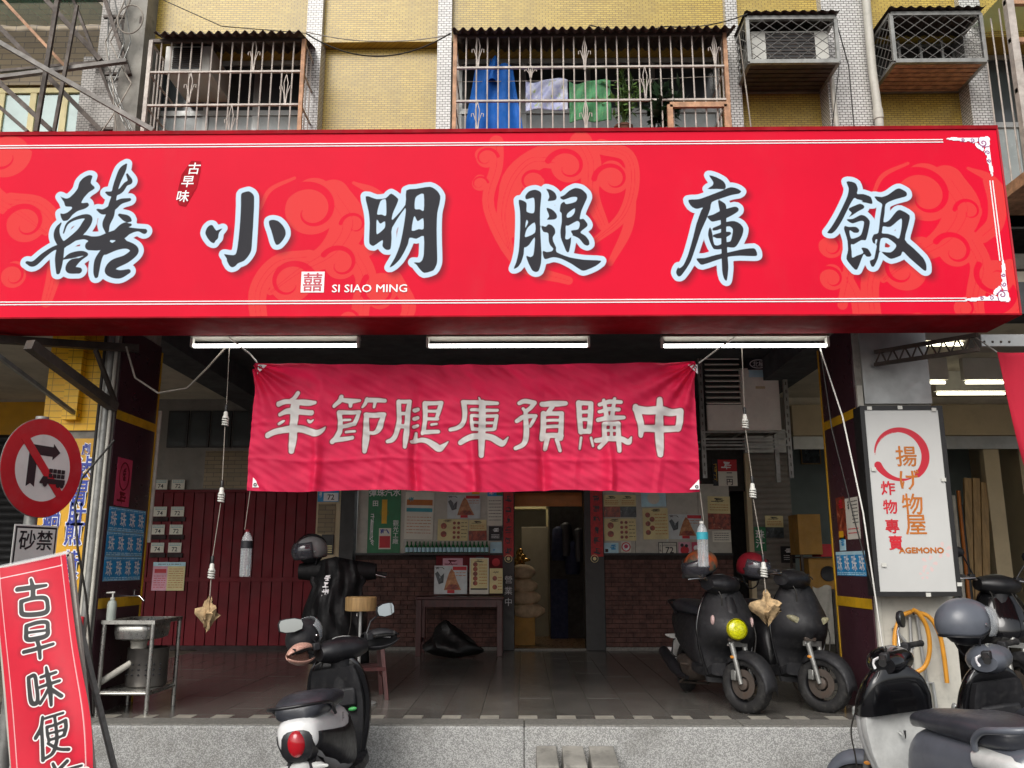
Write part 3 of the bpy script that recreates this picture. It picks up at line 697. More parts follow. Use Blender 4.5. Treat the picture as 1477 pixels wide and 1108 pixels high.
wire('pair of pale cables dropping beside the laundry cage', [at(1066,50,6.5), at(1075,120,6.6), at(1084,190,6.65)], .006, 'cord')
for k in range(5):
    wire('loose grey cable in the bundle on the grey tile column', [at(172+rnd.uniform(-18,25),-5,6.6), at(165+rnd.uniform(-15,25),60,6.6), at(158+rnd.uniform(-10,35),120,6.58), at(150+rnd.uniform(-5,45),190,6.6)], .006, 'cord' if k % 2 else 'steel', sag=.02)['group'] = 'cables on the grey column'
pts = [at(188,28,6.55)+Vector((.11*math.cos(a), 0, .14*math.sin(a))) for a in [i*.3 for i in range(22)]]
tag(obj('cable_coil', MB().tube(pts, .006, 6), g['cord'], smooth=60), 'coil of pale cable hung on the grey tile column', 'cable')
# ================================================================= shop front at the back of the veranda
def BX(px, py=800): return X(px, YW, py)
def BZ(py): return Z(py, YW)
sf = thing('restaurant', 'restaurant front with maroon panels, brick wainscot and an open doorway', 'shop front', (0, YW, FZ))
xs = dict(mar0=BX(200), mar1=BX(455), post0=BX(490), brk0=BX(513), jl0=BX(725), jl1=BX(742), jr0=BX(843), jr1=BX(871), br1=BX(1056), gap1=BX(1080), sh0=BX(1087), sh1=BX(1146))
ZB = BZ(801)
obj('upper_wall', MB().box((xs['mar0'],YW,BZ(706)+.003),(xs['brk0'],YW+.2,CEIL)), g['grey_shutter'], sf)
obj('upper_wall', MB().box((xs['brk0']+.002,YW,ZB+.9),(xs['gap1'],YW+.2,CEIL)), g['dark_room'], sf)
obj('tile_band', MB().box((BX(295,680),YW-.012,BZ(704)),(BX(370,680),YW-.001,BZ(650))), g['beige_tile'], sf)
# maroon boarded panels, one groove per board
obj('panel_backing', MB().box((xs['mar0'],YW,FZ),(xs['post0'],YW+.1,BZ(706))), g['maroon_dark'], sf)
nb = 17; zsplit = BZ(836)
for k in range(nb):
    a = xs['mar0']+(xs['mar1']-xs['mar0'])*k/nb; b = xs['mar0']+(xs['mar1']-xs['mar0'])*(k+1)/nb
    obj('board', MB().box((a+.006,YW-.025,zsplit+.03),(b-.006,YW-.001,BZ(710))), g['maroon'], sf, bevel=.004)
    obj('board', MB().box((a+.006,YW-.025,FZ+.06),(b-.006,YW-.001,zsplit-.03)), g['maroon'], sf, bevel=.004)
obj('panel_rail', MB().box((xs['mar0'],YW-.04,zsplit-.03),(xs['mar1'],YW-.002,zsplit+.03)), g['maroon'], sf)
obj('panel_rail', MB().box((xs['mar0'],YW-.04,BZ(710)),(xs['post0'],YW-.002,BZ(706)-.002)), g['maroon'], sf)
obj('panel_rail', MB().box((xs['mar0'],YW-.045,FZ),(xs['post0'],YW-.002,FZ+.06)), g['maroon_dark'], sf)
for px in (284, 358): obj('panel_stile', MB().box((BX(px),YW-.045,FZ+.062),(BX(px)+.07,YW-.003,BZ(711))), g['maroon'], sf)
obj('pier', MB().box((xs['mar1']+.002,YW-.07,FZ),(xs['post0'],YW-.0,BZ(704))), g['beam_beige'], sf)
obj('pier_tile', MB().box((BX(458),YW-.08,BZ(770)),(BX(483),YW-.071,BZ(727))), g['beige_tile'], sf)
for a, b in ((491, 511),): obj('post', MB().box((BX(a),YW-.12,FZ),(BX(b),YW+.1,BZ(640))), g['black_frame'], sf)
# band of transom windows
for k in range(4):
    a = BX(243+k*31, 620); b = BX(243+(k+1)*31, 620)
    w = obj('window', MB().box((a,YW-.03,BZ(645)),(b-.02,YW-.001,BZ(592))), g['black_frame'], sf)
    obj('pane', MB().box((a+.03,YW-.034,BZ(642)),(b-.05,YW-.031,BZ(595))), g['glass_dark'], w)
# brick wainscot as real bricks in raised bond
def wainscot(x0, x1):
    obj('wainscot_wall', MB().box((x0,YW-.02,FZ),(x1,YW+.15,ZB)), g['mortar'], sf)
    mb = MB(); rh = .062; bw = .19; nr = int((ZB-FZ-.06)/rh)
    for r in range(nr):
        z = FZ+.05+r*rh; x = x0-(bw/2 if r % 2 else 0)
        while x < x1-.01:
            a, b = max(x, x0)+.004, min(x+bw, x1)-.004
            if b-a > .02: mb.box((a,YW-.034-rnd.uniform(0,.008),z+.004),(b,YW-.0195,z+rh-.004))
            x += bw
    obj('bricks', mb, g['brick'], sf, kind='stuff')
    obj('skirting', MB().box((x0,YW-.045,FZ),(x1,YW-.036,FZ+.045)), g['granite'], sf)
    obj('sill', MB().box((x0,YW-.06,ZB),(x1,YW+.1,ZB+.03)), g['black_frame'], sf)
wainscot(xs['brk0'], xs['jl0']); wainscot(xs['jr1'], xs['br1'])
# panels above the wainscot that carry the posters
for a, b, n in ((xs['brk0'], xs['jl0'], 3), (xs['jr1'], xs['br1'], 4)):
    for k in range(n):
        p, q = a+(b-a)*k/n, a+(b-a)*(k+1)/n
        obj('display_panel', MB().box((p+.004,YW-.012,ZB+.032),(q-.004,YW+.02,ZB+1.0)), g['offwhite'], sf)
# doorway
ZD = BZ(640)
for a, b in (('jl0','jl1'), ('jr0','jr1')):
    obj('door_jamb', MB().box((xs[a],YW-.06,FZ),(xs[b],YW+.14,ZD)), g['black_frame'], sf, bevel=.006)
obj('door_jamb', MB().box((xs['jr0']+.002,YW-.02,FZ),(xs['jr0']+.09,YW+.25,ZD)), g['black_frame'], sf)
obj('threshold', MB().box((xs['jl1'],YW-.05,FZ),(xs['jr0'],YW+.1,FZ+.02)), g['granite'], sf)
for a, b, s, nm in (('jl0','jl1','','facing'), ('jr0','jr1','','x')):
    c = thing('door_couplet', 'red paper couplet on the doorway jamb ' + ('beside the bottle row' if nm == 'facing' else 'beside the menus with the round stamp'), 'couplet', ((xs[a]+xs[b])/2, YW-.065, BZ(804)), 'red couplets')
    m = .1 if b == 'jr1' else .015
    obj('paper', MB().box((xs[a]+m*.9,YW-.066,BZ(803)),(xs[b]-.012,YW-.0615,BZ(660))), g['redpaper'], c)
    mb = MB()
    for i in range(8): scribble(mb, frame(((xs[a]+m*.9+xs[b]-.012)/2, YW-.068, BZ(690+i*15))), .10, .10, 8, i+len(nm), .14)
    obj('brush_writing', mb, g['ink'], c, kind='stuff')
    d = thing('round_seal', 'small round ring emblem on the jamb under the couplet ' + ('above the white door lettering' if nm == 'facing' else 'next to the round stamp menu'), 'emblem', ((xs[a]+xs[b])/2, YW-.063, BZ(806)), 'ring emblems')
    cx = (xs[a]+xs[b])/2
    Mr = Matrix.Translation((cx, YW-.064, BZ(806))) @ Matrix.Rotation(R(90), 4, 'X')
    obj('ring', MB().tube([(cx+.05*math.cos(k*.26), YW-.064, BZ(806)+.05*math.sin(k*.26)) for k in range(24)], .005, 5, closed=True), g['cream'], d)
    obj('center', MB().lathe([(.025,0),(.025,.004)], 14, Mr), g['cream'], d)
dl = thing('door_lettering', 'white vertical lettering on the dark door jamb beside the table', 'lettering', ((xs['jl0']+xs['jl1'])/2, YW-.062, BZ(870)))
for i, ch in enumerate('營業中'): txt(dl, ch, .115, g['whitep'], ((xs['jl0']+xs['jl1'])/2, YW-.0635, BZ(836+i*16)))
# dark gap and grey shutter to the right
obj('gap_wall', MB().box((xs['br1']-.6,YW+.6,FZ),(xs['sh1']+.1,YW+.7,CEIL)), g['dark_room'], sf); obj('gap_wall', MB().box((xs['br1']-.1,YW+.21,FZ),(xs['br1']-.02,YW+.6,CEIL)), g['dark_room'], sf)
obj('gap_frame', MB().box((xs['gap1']+.002,YW-.06,FZ),(xs['sh0'],YW+.1,CEIL-.4)), g['beam_beige'], sf)
n = 34
for k in range(n):
    z0 = FZ+(BZ(655)-FZ)*k/n; z1 = FZ+(BZ(655)-FZ)*(k+1)/n
    mb = MB(); zc = (z0+z1)/2
    rows = [[(xx, YW-.0-.014*math.sin(math.pi*j/5), z0+(z1-z0)*j/5) for xx in (xs['sh0']+.002, xs['sh1'])] for j in range(6)]
    obj('shutter_slat', MB().grid(rows), g['grey_shutter'], sf, smooth=60)
obj('shutter_box', MB().box((xs['gap1'],YW-.12,BZ(655)),(xs['sh1'],YW+.1,BZ(622))), g['alu'], sf)
obj('shutter_head', MB().box((xs['gap1'],YW-.0,BZ(622)+.002),(xs['sh1']+.05,YW+.1,CEIL)), g['grey_shutter'], sf)

# interior of the restaurant
rm = thing('restaurant_room', 'warm lit narrow room seen through the open doorway', 'room', (.4, YW+1, FZ))
rx0, rx1 = xs['jl0']-.9, xs['jr1']+.6
obj('room_floor', MB().box((rx0,YW+.15,FZ-.1),(rx1,YW+5,FZ+.004)), pm('room_floor', '#6b5238', .3, var=.2), rm)
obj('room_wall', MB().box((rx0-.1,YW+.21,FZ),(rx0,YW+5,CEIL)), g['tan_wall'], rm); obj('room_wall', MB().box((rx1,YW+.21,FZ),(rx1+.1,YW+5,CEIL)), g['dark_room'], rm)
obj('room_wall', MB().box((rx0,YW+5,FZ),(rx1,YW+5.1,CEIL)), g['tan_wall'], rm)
obj('room_ceiling', MB().box((rx0,YW+.21,CEIL-.5),(rx1,YW+5,CEIL-.45)), g['beige_ceiling'], rm)
obj('header', MB().box((xs['jl1'],YW+.35,BZ(728)),(xs['jr0'],YW+.4,BZ(690))), pm('orange_board', '#b8702a', .5), rm)
lp = thing('room_light', 'warm ceiling light inside the restaurant room', 'light', (.35, YW+2, CEIL-.52)); obj('lamp_panel', MB().box((.0,YW+1.6,CEIL-.54),(.7,YW+2.2,CEIL-.505)), g['room_lamp'], lp)
def KX(px, Y, py=800): return X(px, Y, py)
YK = 14.6
kb = thing('kitchen_cabinet', 'tan refrigerator cabinet with open shelf inside the doorway', 'cabinet', (KX(775,YK), YK, FZ))
obj('body', MB().box((KX(752,YK),YK,FZ),(KX(791,YK),YK+.5,Z(760,YK))), g['tan_wall'], kb, bevel=.01)
obj('shelf', MB().box((KX(742,YK),YK,Z(760,YK)+.3),(KX(791,YK),YK+.4,Z(760,YK)+.34)), g['cream'], kb)
obj('shelf_post', MB().box((KX(788,YK),YK,Z(760,YK)+.002),(KX(791,YK),YK+.03,Z(730,YK))), g['cream'], kb)
# sacks
sk = 0
for i, (px, py, w, h) in enumerate(((760,881,.54,.23),(757,862,.48,.22),(754,845,.45,.22),(754,825,.38,.22))):
    c = at(px, py, 13.2); mb = MB()
    rings = []
    for k in range(9):
        u = -1+2*k/8; s_ = (1-abs(u)**3*.75); rings.append([(c.x+u*w/2, c.y+.22*s_*math.copysign(abs(math.cos(a))**.7, math.cos(a)), c.z+h/2*s_*math.copysign(abs(math.sin(a))**.7, math.sin(a))) for a in [q*math.pi/6 for q in range(12)]])
    mb.loft(rings)
    tag(obj('rice_sack', mb, g['sack'], smooth=60), 'tan sack inside the doorway, ' + ['bottom of the pile', 'second from the bottom of the pile', 'third from the bottom of the pile', 'small one on top of the pile'][i], 'sack', 'sacks piled in the doorway')
cb = obj('carton', MB().box((KX(742,13.2),13.05,FZ),(KX(771,13.2),13.45,Z(886,13.2))), g['cardboard'], bevel=.006); tag(cb, 'low cardboard carton under the pile of sacks in the doorway', 'carton')
gb = at(752, 800, 13.4); mb = MB()
for k in range(9): mb.ell((gb.x+rnd.uniform(-.10,.06), 13.4+rnd.uniform(-.05,.05), gb.z-.20+k*.03), (rnd.uniform(.04,.09),.06,rnd.uniform(.03,.07)), 9, 6)
tag(obj('gold_bag', mb, pm('gold_foil', '#b08a45', .25, metal=.7, var=.4, sc=20), smooth=60), 'crumpled gold and red bag above the sacks in the doorway', 'bag')
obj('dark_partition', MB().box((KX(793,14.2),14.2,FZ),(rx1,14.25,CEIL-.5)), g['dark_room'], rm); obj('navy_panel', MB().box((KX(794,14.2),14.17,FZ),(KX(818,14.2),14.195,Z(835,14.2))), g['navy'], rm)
for i, px in enumerate(()):
    c = at(px, 805, 14.0+.3*i); t = thing('dining_chair', 'dark chair with a pale towel inside the doorway', 'chair', (c.x, c.y, FZ), 'chairs inside the doorway')
    obj('seat', MB().box((c.x-.2,c.y-.2,FZ+.43),(c.x+.2,c.y+.2,FZ+.47)), g['black_frame'], t)
    obj('backrest', MB().box((c.x-.2,c.y+.17,FZ+.5),(c.x+.2,c.y+.2,FZ+.95)), g['black_frame'], t)
    for a in (-1, 1):
        for b in (-1, 1): obj('leg', MB().box((c.x+a*.19-.015,c.y+b*.18-.015,FZ),(c.x+a*.19+.015,c.y+b*.18+.015,FZ+.43)), g['black_frame'], t)
    obj('towel', MB().box((c.x-.06+.05*i,c.y-.215,FZ+.7),(c.x-.02+.05*i,c.y+.168,FZ+.97)), g['offwhite'], t)
for i, (px, py) in enumerate(((806,770),(817,764),(826,790),(836,772))):
    q = at(px, py, 13.9); tag(obj('hung_coat', MB().loft([[(q.x+r*math.cos(a)*(1+.2*math.sin(3*a)), 14.02+.4*r*math.sin(a), q.z+z) for a in [k*math.pi/6 for k in range(12)]] for r, z in ((.03,.12),(.09,.08),(.10,-.1),(.12,-.32),(.10,-.42))]), g['black' if i % 2 else 'navy'], smooth=60), 'dark coat hung on the partition inside the doorway', 'coat', 'coats inside the doorway')
# ================================================================= neighbouring shops at the back wall
ls = thing('neighbour_shop', 'closed shop with yellow header board and dark roller shutter', 'shop front', (-8, YW, FZ))
obj('header_board', MB().box((-14,YW-.05,BZ(626)),(xs['mar0']-.003,YW+.1,BZ(579))), pm('yellow_board', '#dba00c', .5, var=.1, sc=2, dirt=.1), ls)
obj('upper_wall', MB().box((-14,YW,BZ(579)),(xs['mar0']-.003,YW+.1,CEIL)), g['beige_ceiling'], ls)
n = 30
for k in range(n):
    z0 = FZ+(BZ(626)-FZ)*k/n; z1 = FZ+(BZ(626)-FZ)*(k+1)/n
    rows = [[(xx, YW-.016*math.sin(math.pi*j/4), z0+(z1-z0)*j/4) for xx in (-14, xs['mar0']-.003)] for j in range(5)]
    obj('shutter_slat', MB().grid(rows), g['shutter'], ls, smooth=60)
rs = thing('neighbour_shop', 'next shop with beige beam, grey back room and sliding door frames', 'shop front', (5.5, YW, FZ))
obj('beam', MB().box((xs['sh1']+.06,YW-.12,BZ(631)),(14,YW+.2,BZ(587))), g['beam_beige'], rs, bevel=.01)
obj('upper_wall', MB().box((xs['sh1']+.06,YW,BZ(587)+.002),(14,YW+.2,CEIL)), g['beige_ceiling'], rs)
for k in range(3): obj('door_track', MB().box((xs['sh1']+.06,YW-.1+.04*k,BZ(650)+.01*k),(14,YW-.075+.04*k,BZ(632)-.0)), g['alu'], rs)
obj('back_wall', MB().box((xs['sh1'],YW+1.6,FZ),(14,YW+1.7,CEIL)), g['room_teal'], rs)
obj('side_wall', MB().box((xs['sh1']-.02,YW+.1,FZ),(xs['sh1']+.02,YW+1.6,CEIL)), g['room_teal'], rs)
obj('side_wall', MB().box((BX(1500),YW+.21,FZ),(BX(1500)+.1,YW+1.6,CEIL)), g['beam_beige'], rs)
for px, w in ((1356, .10), (1432, .22), (1362, .05)): obj('door_frame', MB().box((BX(px),YW-.06,FZ),(BX(px)+w,YW+.06,BZ(650))), g['beam_beige'], rs, bevel=.005)
for i, (pa, pt, pb) in enumerate(((1392,690,1400),(1404,690,1412),(1416,696,1424))):
    p, q = at(pb-6+12, 960, YW-.12), at(pa, pt, YW+.1); p = Vector((X(pb, YW-.15, 930), YW-.15, FZ+.04)); q = at(pa+3, pt, YW+.0)
    tag(obj('timber_plank', MB().bar(p, q, .10, .045, (0,1,0)), g['wood'], bevel=.003), 'pale timber plank leaning in the next shop, ' + ['beside the rolled banners', 'middle of the three', 'shortest, beside the grey frame'][i], 'plank', 'leaning planks')
for i, (px, pt, mt, w) in enumerate(((1374,715,'offwhite',.07),(1382,708,'orange',.05),(1386,728,'black_frame',.06),(1370,712,'black',.05))):
    p = Vector((X(px+22, YW-.2, 930), YW-.2, FZ)); q = at(px, pt, YW-.08)
    tag(obj('rolled_banner', MB().tube([p, p.lerp(q,.5), q], w*.5, 10), g[mt], smooth=50), 'rolled banner pole leaning by the planks, ' + ['pale one', 'orange tipped thin one', 'dark thick one', 'black one nearest the light box'][i], 'pole', 'poles leaning in the next shop')
# cartons in the next shop
for i, (a, b, mt, lb) in enumerate((((1152,800),(1181,742),'cardboard','upright ochre carton in the next shop, behind the scooters'), ((1168,850),(1206,803),'cardboard','ochre speaker box with round black cone in the next shop'), ((1184,803),(1206,785),'red','red crate above the speaker box in the next shop'))):
    p, q = at(*a, 11.6), at(*b, 11.6); z0 = p.z
    t = thing('carton' if i < 1 else ('speaker_box' if i == 1 else 'red_crate'), lb, ['carton', 'speaker', 'crate'][i], ((p.x+q.x)/2, 11.7, z0))
    obj('box', MB().box((p.x,11.55+.02*i,z0),(q.x,11.95,q.z)), g[mt], t, bevel=.006)
    if i == 1:
        obj('cone', MB().lathe([(.10,0),(.10,.02),(.05,.005),(.01,.005)], 20, Matrix.Translation((p.x*.35+q.x*.65,11.57,z0+.2)) @ Matrix.Rotation(R(90),4,'X')), g['black'], t, smooth=40)
sd = thing('storage_rack', 'plain metal rack holding the cartons behind the scooters', 'rack', (4.1, 11.7, FZ))
for px in (1150, 1208):
    xx = X(px, 11.7); 
    for yy in (11.52, 11.98): obj('post', MB().box((xx-.015,yy-.015,FZ),(xx+.015,yy+.015,Z(800,11.6))), g['steel_dark'], sd)
obj('shelf', MB().box((X(1150,11.7),11.5,at(0,803,11.6).z-.02-.0),(X(1208,11.7),12.0,at(0,803,11.6).z-.003)), g['steel_dark'], sd)
obj('shelf', MB().box((X(1150,11.7),11.5,at(0,850,11.6).z-.03),(X(1208,11.7),12.0,at(0,850,11.6).z-.003)), g['steel_dark'], sd)
p, q = at(1161,668,YW+1.4), at(1188,640,YW+1.4)
t = thing('framed_picture', 'small framed flower picture on the grey wall of the next shop', 'picture', ((p.x+q.x)/2, YW+1.58, p.z)); obj('frame', MB().box((p.x,YW+1.57,p.z),(q.x,YW+1.597,q.z)), g['wood'], t); obj('picture', MB().box((p.x+.02,YW+1.565,p.z+.02),(q.x-.02,YW+1.569,q.z-.02)), g['food3'], t)
# fluorescent tubes in the next shop
tubes = [((1325,552),(1363,552)),((1393,552),(1447,552)),((1352,568),(1449,568)),((1295,497),(1388,497))]
for i, (a, b) in enumerate(tubes):
    Yt = [9.9, 9.9, 10.6, 7.9][i]; p, q = at(*a, Yt), at(*b, Yt)
    t = thing('ceiling_tube', ['short lit tube under the ceiling of the next shop', 'lit tube beside the short one under the ceiling of the next shop', 'longest lit tube under the ceiling of the next shop', 'lit tube seen behind the dark lattice girder'][i], 'tube light', p, 'tube lights of the next shop')
    z = min(p.z, CEIL-.06); obj('housing', MB().box((p.x-.03,Yt-.04,z+.03),(q.x+.03,Yt+.04,CEIL-.003)), g['white'], t)
    obj('tube', MB().tube([(p.x,Yt,z),(q.x,Yt,z)], .016, 10), g['tube_warm'], t, smooth=50)
# ================================================================= the big red sign
SY = 5.95
sz0, sz1, sx0, sx1 = 3.31, 4.80, -5.3, at(1462, 320, SY).x + .03
sx1 = 3.575
sg = thing('shop_sign', 'huge red shop sign with black brush characters outlined in pale blue', 'sign', ((sx0+sx1)/2, SY, sz0))
obj('sign_box', MB().box((sx0,SY+.012,sz0+.004),(sx1,SY+.46,sz1-.004)), g['sign_dark'], sg)
for z0, z1 in ((sz0, sz0+.012), (sz1-.03, sz1)): obj('sign_edge', MB().box((sx0,SY-.012,z0),(sx1+.01,SY+.47,z1)), g['sign_dark'], sg)
obj('sign_edge', MB().box((sx1-.0,SY-.012,sz0+.013),(sx1+.012,SY+.47,sz1-.031)), pm('sign_side', '#a8202c', .4), sg)
E_ = .0081
nx, ny = int((sx1-sx0)/E_), int((sz1-sz0)/E_)
gu, gv = np.meshgrid(np.linspace(sx0, sx1, nx), np.linspace(sz0, sz1, ny))
def tr(pts, ox, oy, s, Y=SY):
    out = []
    for p in pts:
        q = at(ox+p[0]/s, oy+p[1]/s, Y); out.append((q.x, q.z) if len(p) == 2 else (q.x, q.z, p[2]/s*Y*.0))
    return out
def tr3(strokes, ox, oy, s, Y):
    res = []
    for st in strokes:
        l = []
        for p in st:
            q = at(ox+p[0]/s, oy+p[1]/s, Y); q2 = at(ox+(p[0]+p[2])/s, oy+p[1]/s, Y); l.append((q.x, q.z, (q2-q).length))
        res.append(l)
    return res
def window_of(pts, m=.25):
    a = [p[0] for p in pts]; b = [p[1] for p in pts]
    i0 = max(0, int((min(a)-m-sx0)/E_)); i1 = min(nx, int((max(a)+m-sx0)/E_)); j0 = max(0, int((min(b)-m-sz0)/E_)); j1 = min(ny, int((max(b)+m-sz0)/E_))
    return slice(j0, j1), slice(i0, i1)
ink = np.full(gu.shape, .3)
def add_polys(adds, subs, ox, oy, s):
    for P_ in adds:
        q = smooth_poly(tr(P_, ox, oy, s)); w = window_of(q); ink[w] = np.minimum(ink[w], sd_poly(q, gu[w], gv[w]))
    for P_ in subs:
        q = smooth_poly(tr(P_, ox, oy, s)); w = window_of(q, .1); ink[w] = np.maximum(ink[w], -sd_poly(q, gu[w], gv[w]))
def add_strokes(arr, sts):
    for st in sts:
        w = window_of(st); arr[w] = np.minimum(arr[w], sd_strokes([st], gu[w], gv[w]))
# first character: brush strokes (x, y, half width)
add_polys([[(600,182),(630,190),(615,245),(650,285),(600,320),(560,365),(540,405),(590,402),(602,425),(570,450),(510,470),(470,500),(450,525),(428,545),(395,548),(378,520),(372,485),(395,492),(430,480),(465,450),(460,435),(415,432),(400,395),(372,352),(410,368),(440,365),(480,330),(510,290),(525,240),(555,205)]], [], 20, 220, 5.541)
add_strokes(ink, tr3([
 [(378,565,6),(350,610,18),(345,665,26),(370,720,28),(400,735,26),(470,690,30),(540,630,34),(585,565,36),(600,525,26),(560,512,18),(480,535,13),(425,575,9),(398,645,6)],
 [(400,740,22),(470,700,16),(560,678,18),(620,692,22),(690,695,30),(760,670,34),(850,655,48),(910,630,32),(990,620,13),(1045,632,22)],
 [(610,745,40),(690,745,38),(740,700,32)], [(105,880,12),(160,890,24),(240,822,22),(320,768,18),(400,745,22)],
 [(378,740,28),(365,830,34),(360,900,28),(355,960,16)], [(405,850,8),(460,825,24),(540,808,22),(585,818,10),(530,855,14),(470,890,38),(450,935,33),(520,945,26)],
 [(900,95,7),(870,140,28),(835,220,26),(812,290,24),(802,350,22),(785,420,28),(770,500,34),(740,570,32),(745,630,16)],
 [(905,175,8),(930,232,20),(895,255,18),(850,310,22),(780,332,22),(738,320,8)], [(668,458,8),(720,475,24),(790,440,30),(850,395,24),(925,378,14)],
 [(845,500,12),(900,528,28),(932,545,12)], [(932,580,12),(880,590,28),(830,640,34)],
 [(760,740,28),(700,810,24),(672,870,28),(660,950,24),(660,990,16)],
 [(735,800,20),(830,742,40),(920,745,30),(965,790,34),(900,850,36),(800,895,42),(765,950,36),(840,975,36),(915,952,20)], [(850,700,36),(900,735,20)]], 20, 220, 5.541, SY))
add_polys([[(470,280),(500,260),(545,250),(580,270),(600,305),(600,400),(590,600),(580,750),(572,840),(545,895),(500,945),(440,970),(410,1000),(380,1010),(355,995),(330,950),(325,920),(298,878),(350,885),(410,885),(430,830),(445,720),(460,560),(468,400)],
 [(160,588),(185,590),(205,620),(225,642),(285,620),(250,665),(240,720),(215,745),(200,770),(165,755),(130,710),(112,665),(130,615)],
 [(750,545),(790,535),(840,548),(885,590),(912,640),(915,685),(890,735),(850,780),(820,785),(800,745),(785,690),(770,640),(750,585)]], [], 280, 240, 6.925)
add_polys([[(168,265),(265,292),(350,282),(395,242),(458,290),(445,340),(410,420),(405,480),(520,345),(530,215),(620,200),(740,182),(800,215),(832,265),(825,330),(805,420),(800,560),(802,700),(805,820),(800,870),(770,925),(690,948),(650,915),(620,875),(590,852),(645,855),(670,835),(685,780),(685,620),(620,645),(560,635),(545,690),(510,765),(470,830),(420,880),(380,898),(430,810),(470,710),(495,600),(515,480),(522,370),(405,545),(400,640),(390,735),(350,742),(318,710),(320,655),(240,708),(205,690),(200,650),(205,500),(195,400)]],
 [[(300,312),(345,293),(352,345),(350,440),(310,428),(270,425)], [(268,468),(298,512),(340,488),(338,548),(270,605),(265,540)], [(610,285),(640,255),(685,248),(685,395),(650,382),(605,378)], [(600,440),(630,490),(680,462),(682,558),(640,558),(578,572)]], 500, 240, 6.156)
add_polys([[(195,268),(250,280),(275,305),(275,385),(345,400),(355,330),(348,250),(320,250),(268,262),(262,225),(300,180),(360,165),(410,185),(422,220),(410,350),(408,500),(415,650),(422,800),(418,900),(395,975),(365,988),(330,970),(295,905),(268,825),(310,838),(340,820),(352,740),(355,640),(300,715),(265,742),(250,745),(245,810),(220,890),(185,940),(145,955),(170,890),(195,780),(205,650),(210,500),(208,380)],
 [(468,155),(520,168),(560,200),(575,240),(560,270),(485,280),(500,240),(490,195)], [(470,345),(530,365),(570,405),(578,440),(555,462),(475,465),(500,430)],
 [(418,525),(465,535),(490,510),(525,520),(555,555),(560,600),(535,640),(540,680),(568,740),(575,790),(700,840),(850,865),(1020,875),(960,930),(860,972),(820,970),(720,905),(620,855),(540,840),(460,860),(440,830),(435,775),(475,788),(525,780),(540,755),(510,720),(495,680),(490,600),(440,585)],
 [(605,240),(650,220),(700,175),(760,148),(820,160),(870,205),(878,245),(850,310),(820,380),(805,460),(840,455),(878,500),(880,530),(810,590),(860,625),(895,670),(902,710),(880,725),(845,710),(800,655),(740,625),(720,640),(715,700),(695,790),(670,780),(640,710),(615,640),(612,570),(625,480),(622,400),(605,380),(615,310),(650,285),(670,310),(765,285),(778,240),(720,240),(640,268)]],
 [[(275,465),(290,490),(262,548),(265,500)], [(285,545),(355,492),(358,595),(262,640),(262,600)], [(680,405),(755,350),(750,400),(720,435),(678,445)], [(665,525),(690,525),(778,478),(805,500),(790,560),(715,575),(735,620),(690,660),(660,655),(665,600)]], 720, 250, 6.925)
add_polys([[(365,135),(420,148),(480,180),(505,215),(500,250),(430,250),(352,250),(395,220),(400,190)],
 [(190,342),(280,335),(380,300),(470,265),(545,235),(600,245),(637,270),(615,290),(560,300),(480,325),(390,360),(375,420),(345,500),(300,600),(260,720),(215,850),(175,920),(130,980),(105,985),(88,955),(95,925),(108,905),(115,918),(150,890),(190,800),(230,660),(260,540),(300,430),(315,405),(260,418),(215,395)],
 [(440,345),(480,360),(510,395),(510,600),(520,800),(528,900),(522,980),(512,1025),(490,1000),(475,930),(468,700),(462,480)],
 [(350,480),(400,465),(470,430),(580,398),(612,412),(612,436),(570,465),(500,500),(400,525),(375,515)], [(362,595),(375,572),(392,620),(400,680),(412,720),(440,725),(470,715),(470,755),(405,755),(375,700),(358,640)],
 [(395,580),(440,560),(520,525),(580,520),(630,545),(655,585),(645,640),(610,710),(580,742),(520,738),(505,700),(545,690),(560,640),(565,590),(540,565),(500,570),(440,595),(400,600)], [(395,640),(470,615),(540,610),(550,630),(500,660),(430,665)],
 [(258,835),(330,830),(420,805),(520,785),(640,758),(740,748),(765,775),(770,810),(740,815),(620,812),(530,820),(440,845),(310,888),(280,870)]], [], 960, 230, 5.833)
add_polys([[(330,145),(380,145),(420,165),(438,215),(430,260),(490,262),(560,290),(575,355),(520,345),(465,335),(490,325),(430,310),(405,298),(370,350),(330,430),(290,510),(240,590),(195,632),(150,625),(190,570),(250,470),(300,370),(340,280),(352,210)],
 [(355,395),(410,370),(460,352),(495,370),(495,395),(440,425),(352,482),(380,440),(355,415)],
 [(330,498),(390,495),(465,458),(510,470),(550,515),(545,570),(530,640),(512,695),(470,695),(400,735),(372,735),(380,800),(385,860),(430,840),(490,815),(470,765),(530,775),(565,830),(555,850),(520,850),(490,830),(430,975),(380,940),(330,870),(345,790),(340,700),(320,630),(308,590),(315,560),(350,570),(420,570),(452,600),(440,625),(400,625),(358,600),(375,680),(440,665),(470,640),(490,570),(495,520),(460,515),(390,538),(350,520)],
 [(592,282),(660,290),(720,270),(790,220),(830,208),(890,240),(900,270),(880,288),(780,315),(700,355),(690,440),(680,525),(730,510),(800,425),(840,412),(925,462),(915,540),(880,690),(960,770),(1050,860),(1080,920),(1082,980),(1060,980),(1000,930),(920,860),(860,800),(840,840),(750,872),(690,835),(645,800),(625,870),(590,942),(565,940),(550,890),(590,870),(605,800),(615,745),(580,720),(570,680),(590,640),(630,625),(645,500),(660,400),(665,355),(620,325)]],
 [[(668,600),(675,565),(745,570),(845,490),(850,560),(825,680),(780,655),(720,635),(665,630)], [(655,680),(720,678),(795,735),(790,770),(745,810),(650,800),(640,780)], [(600,715),(605,690),(620,688),(612,735)]], 1170, 240, 6.517)
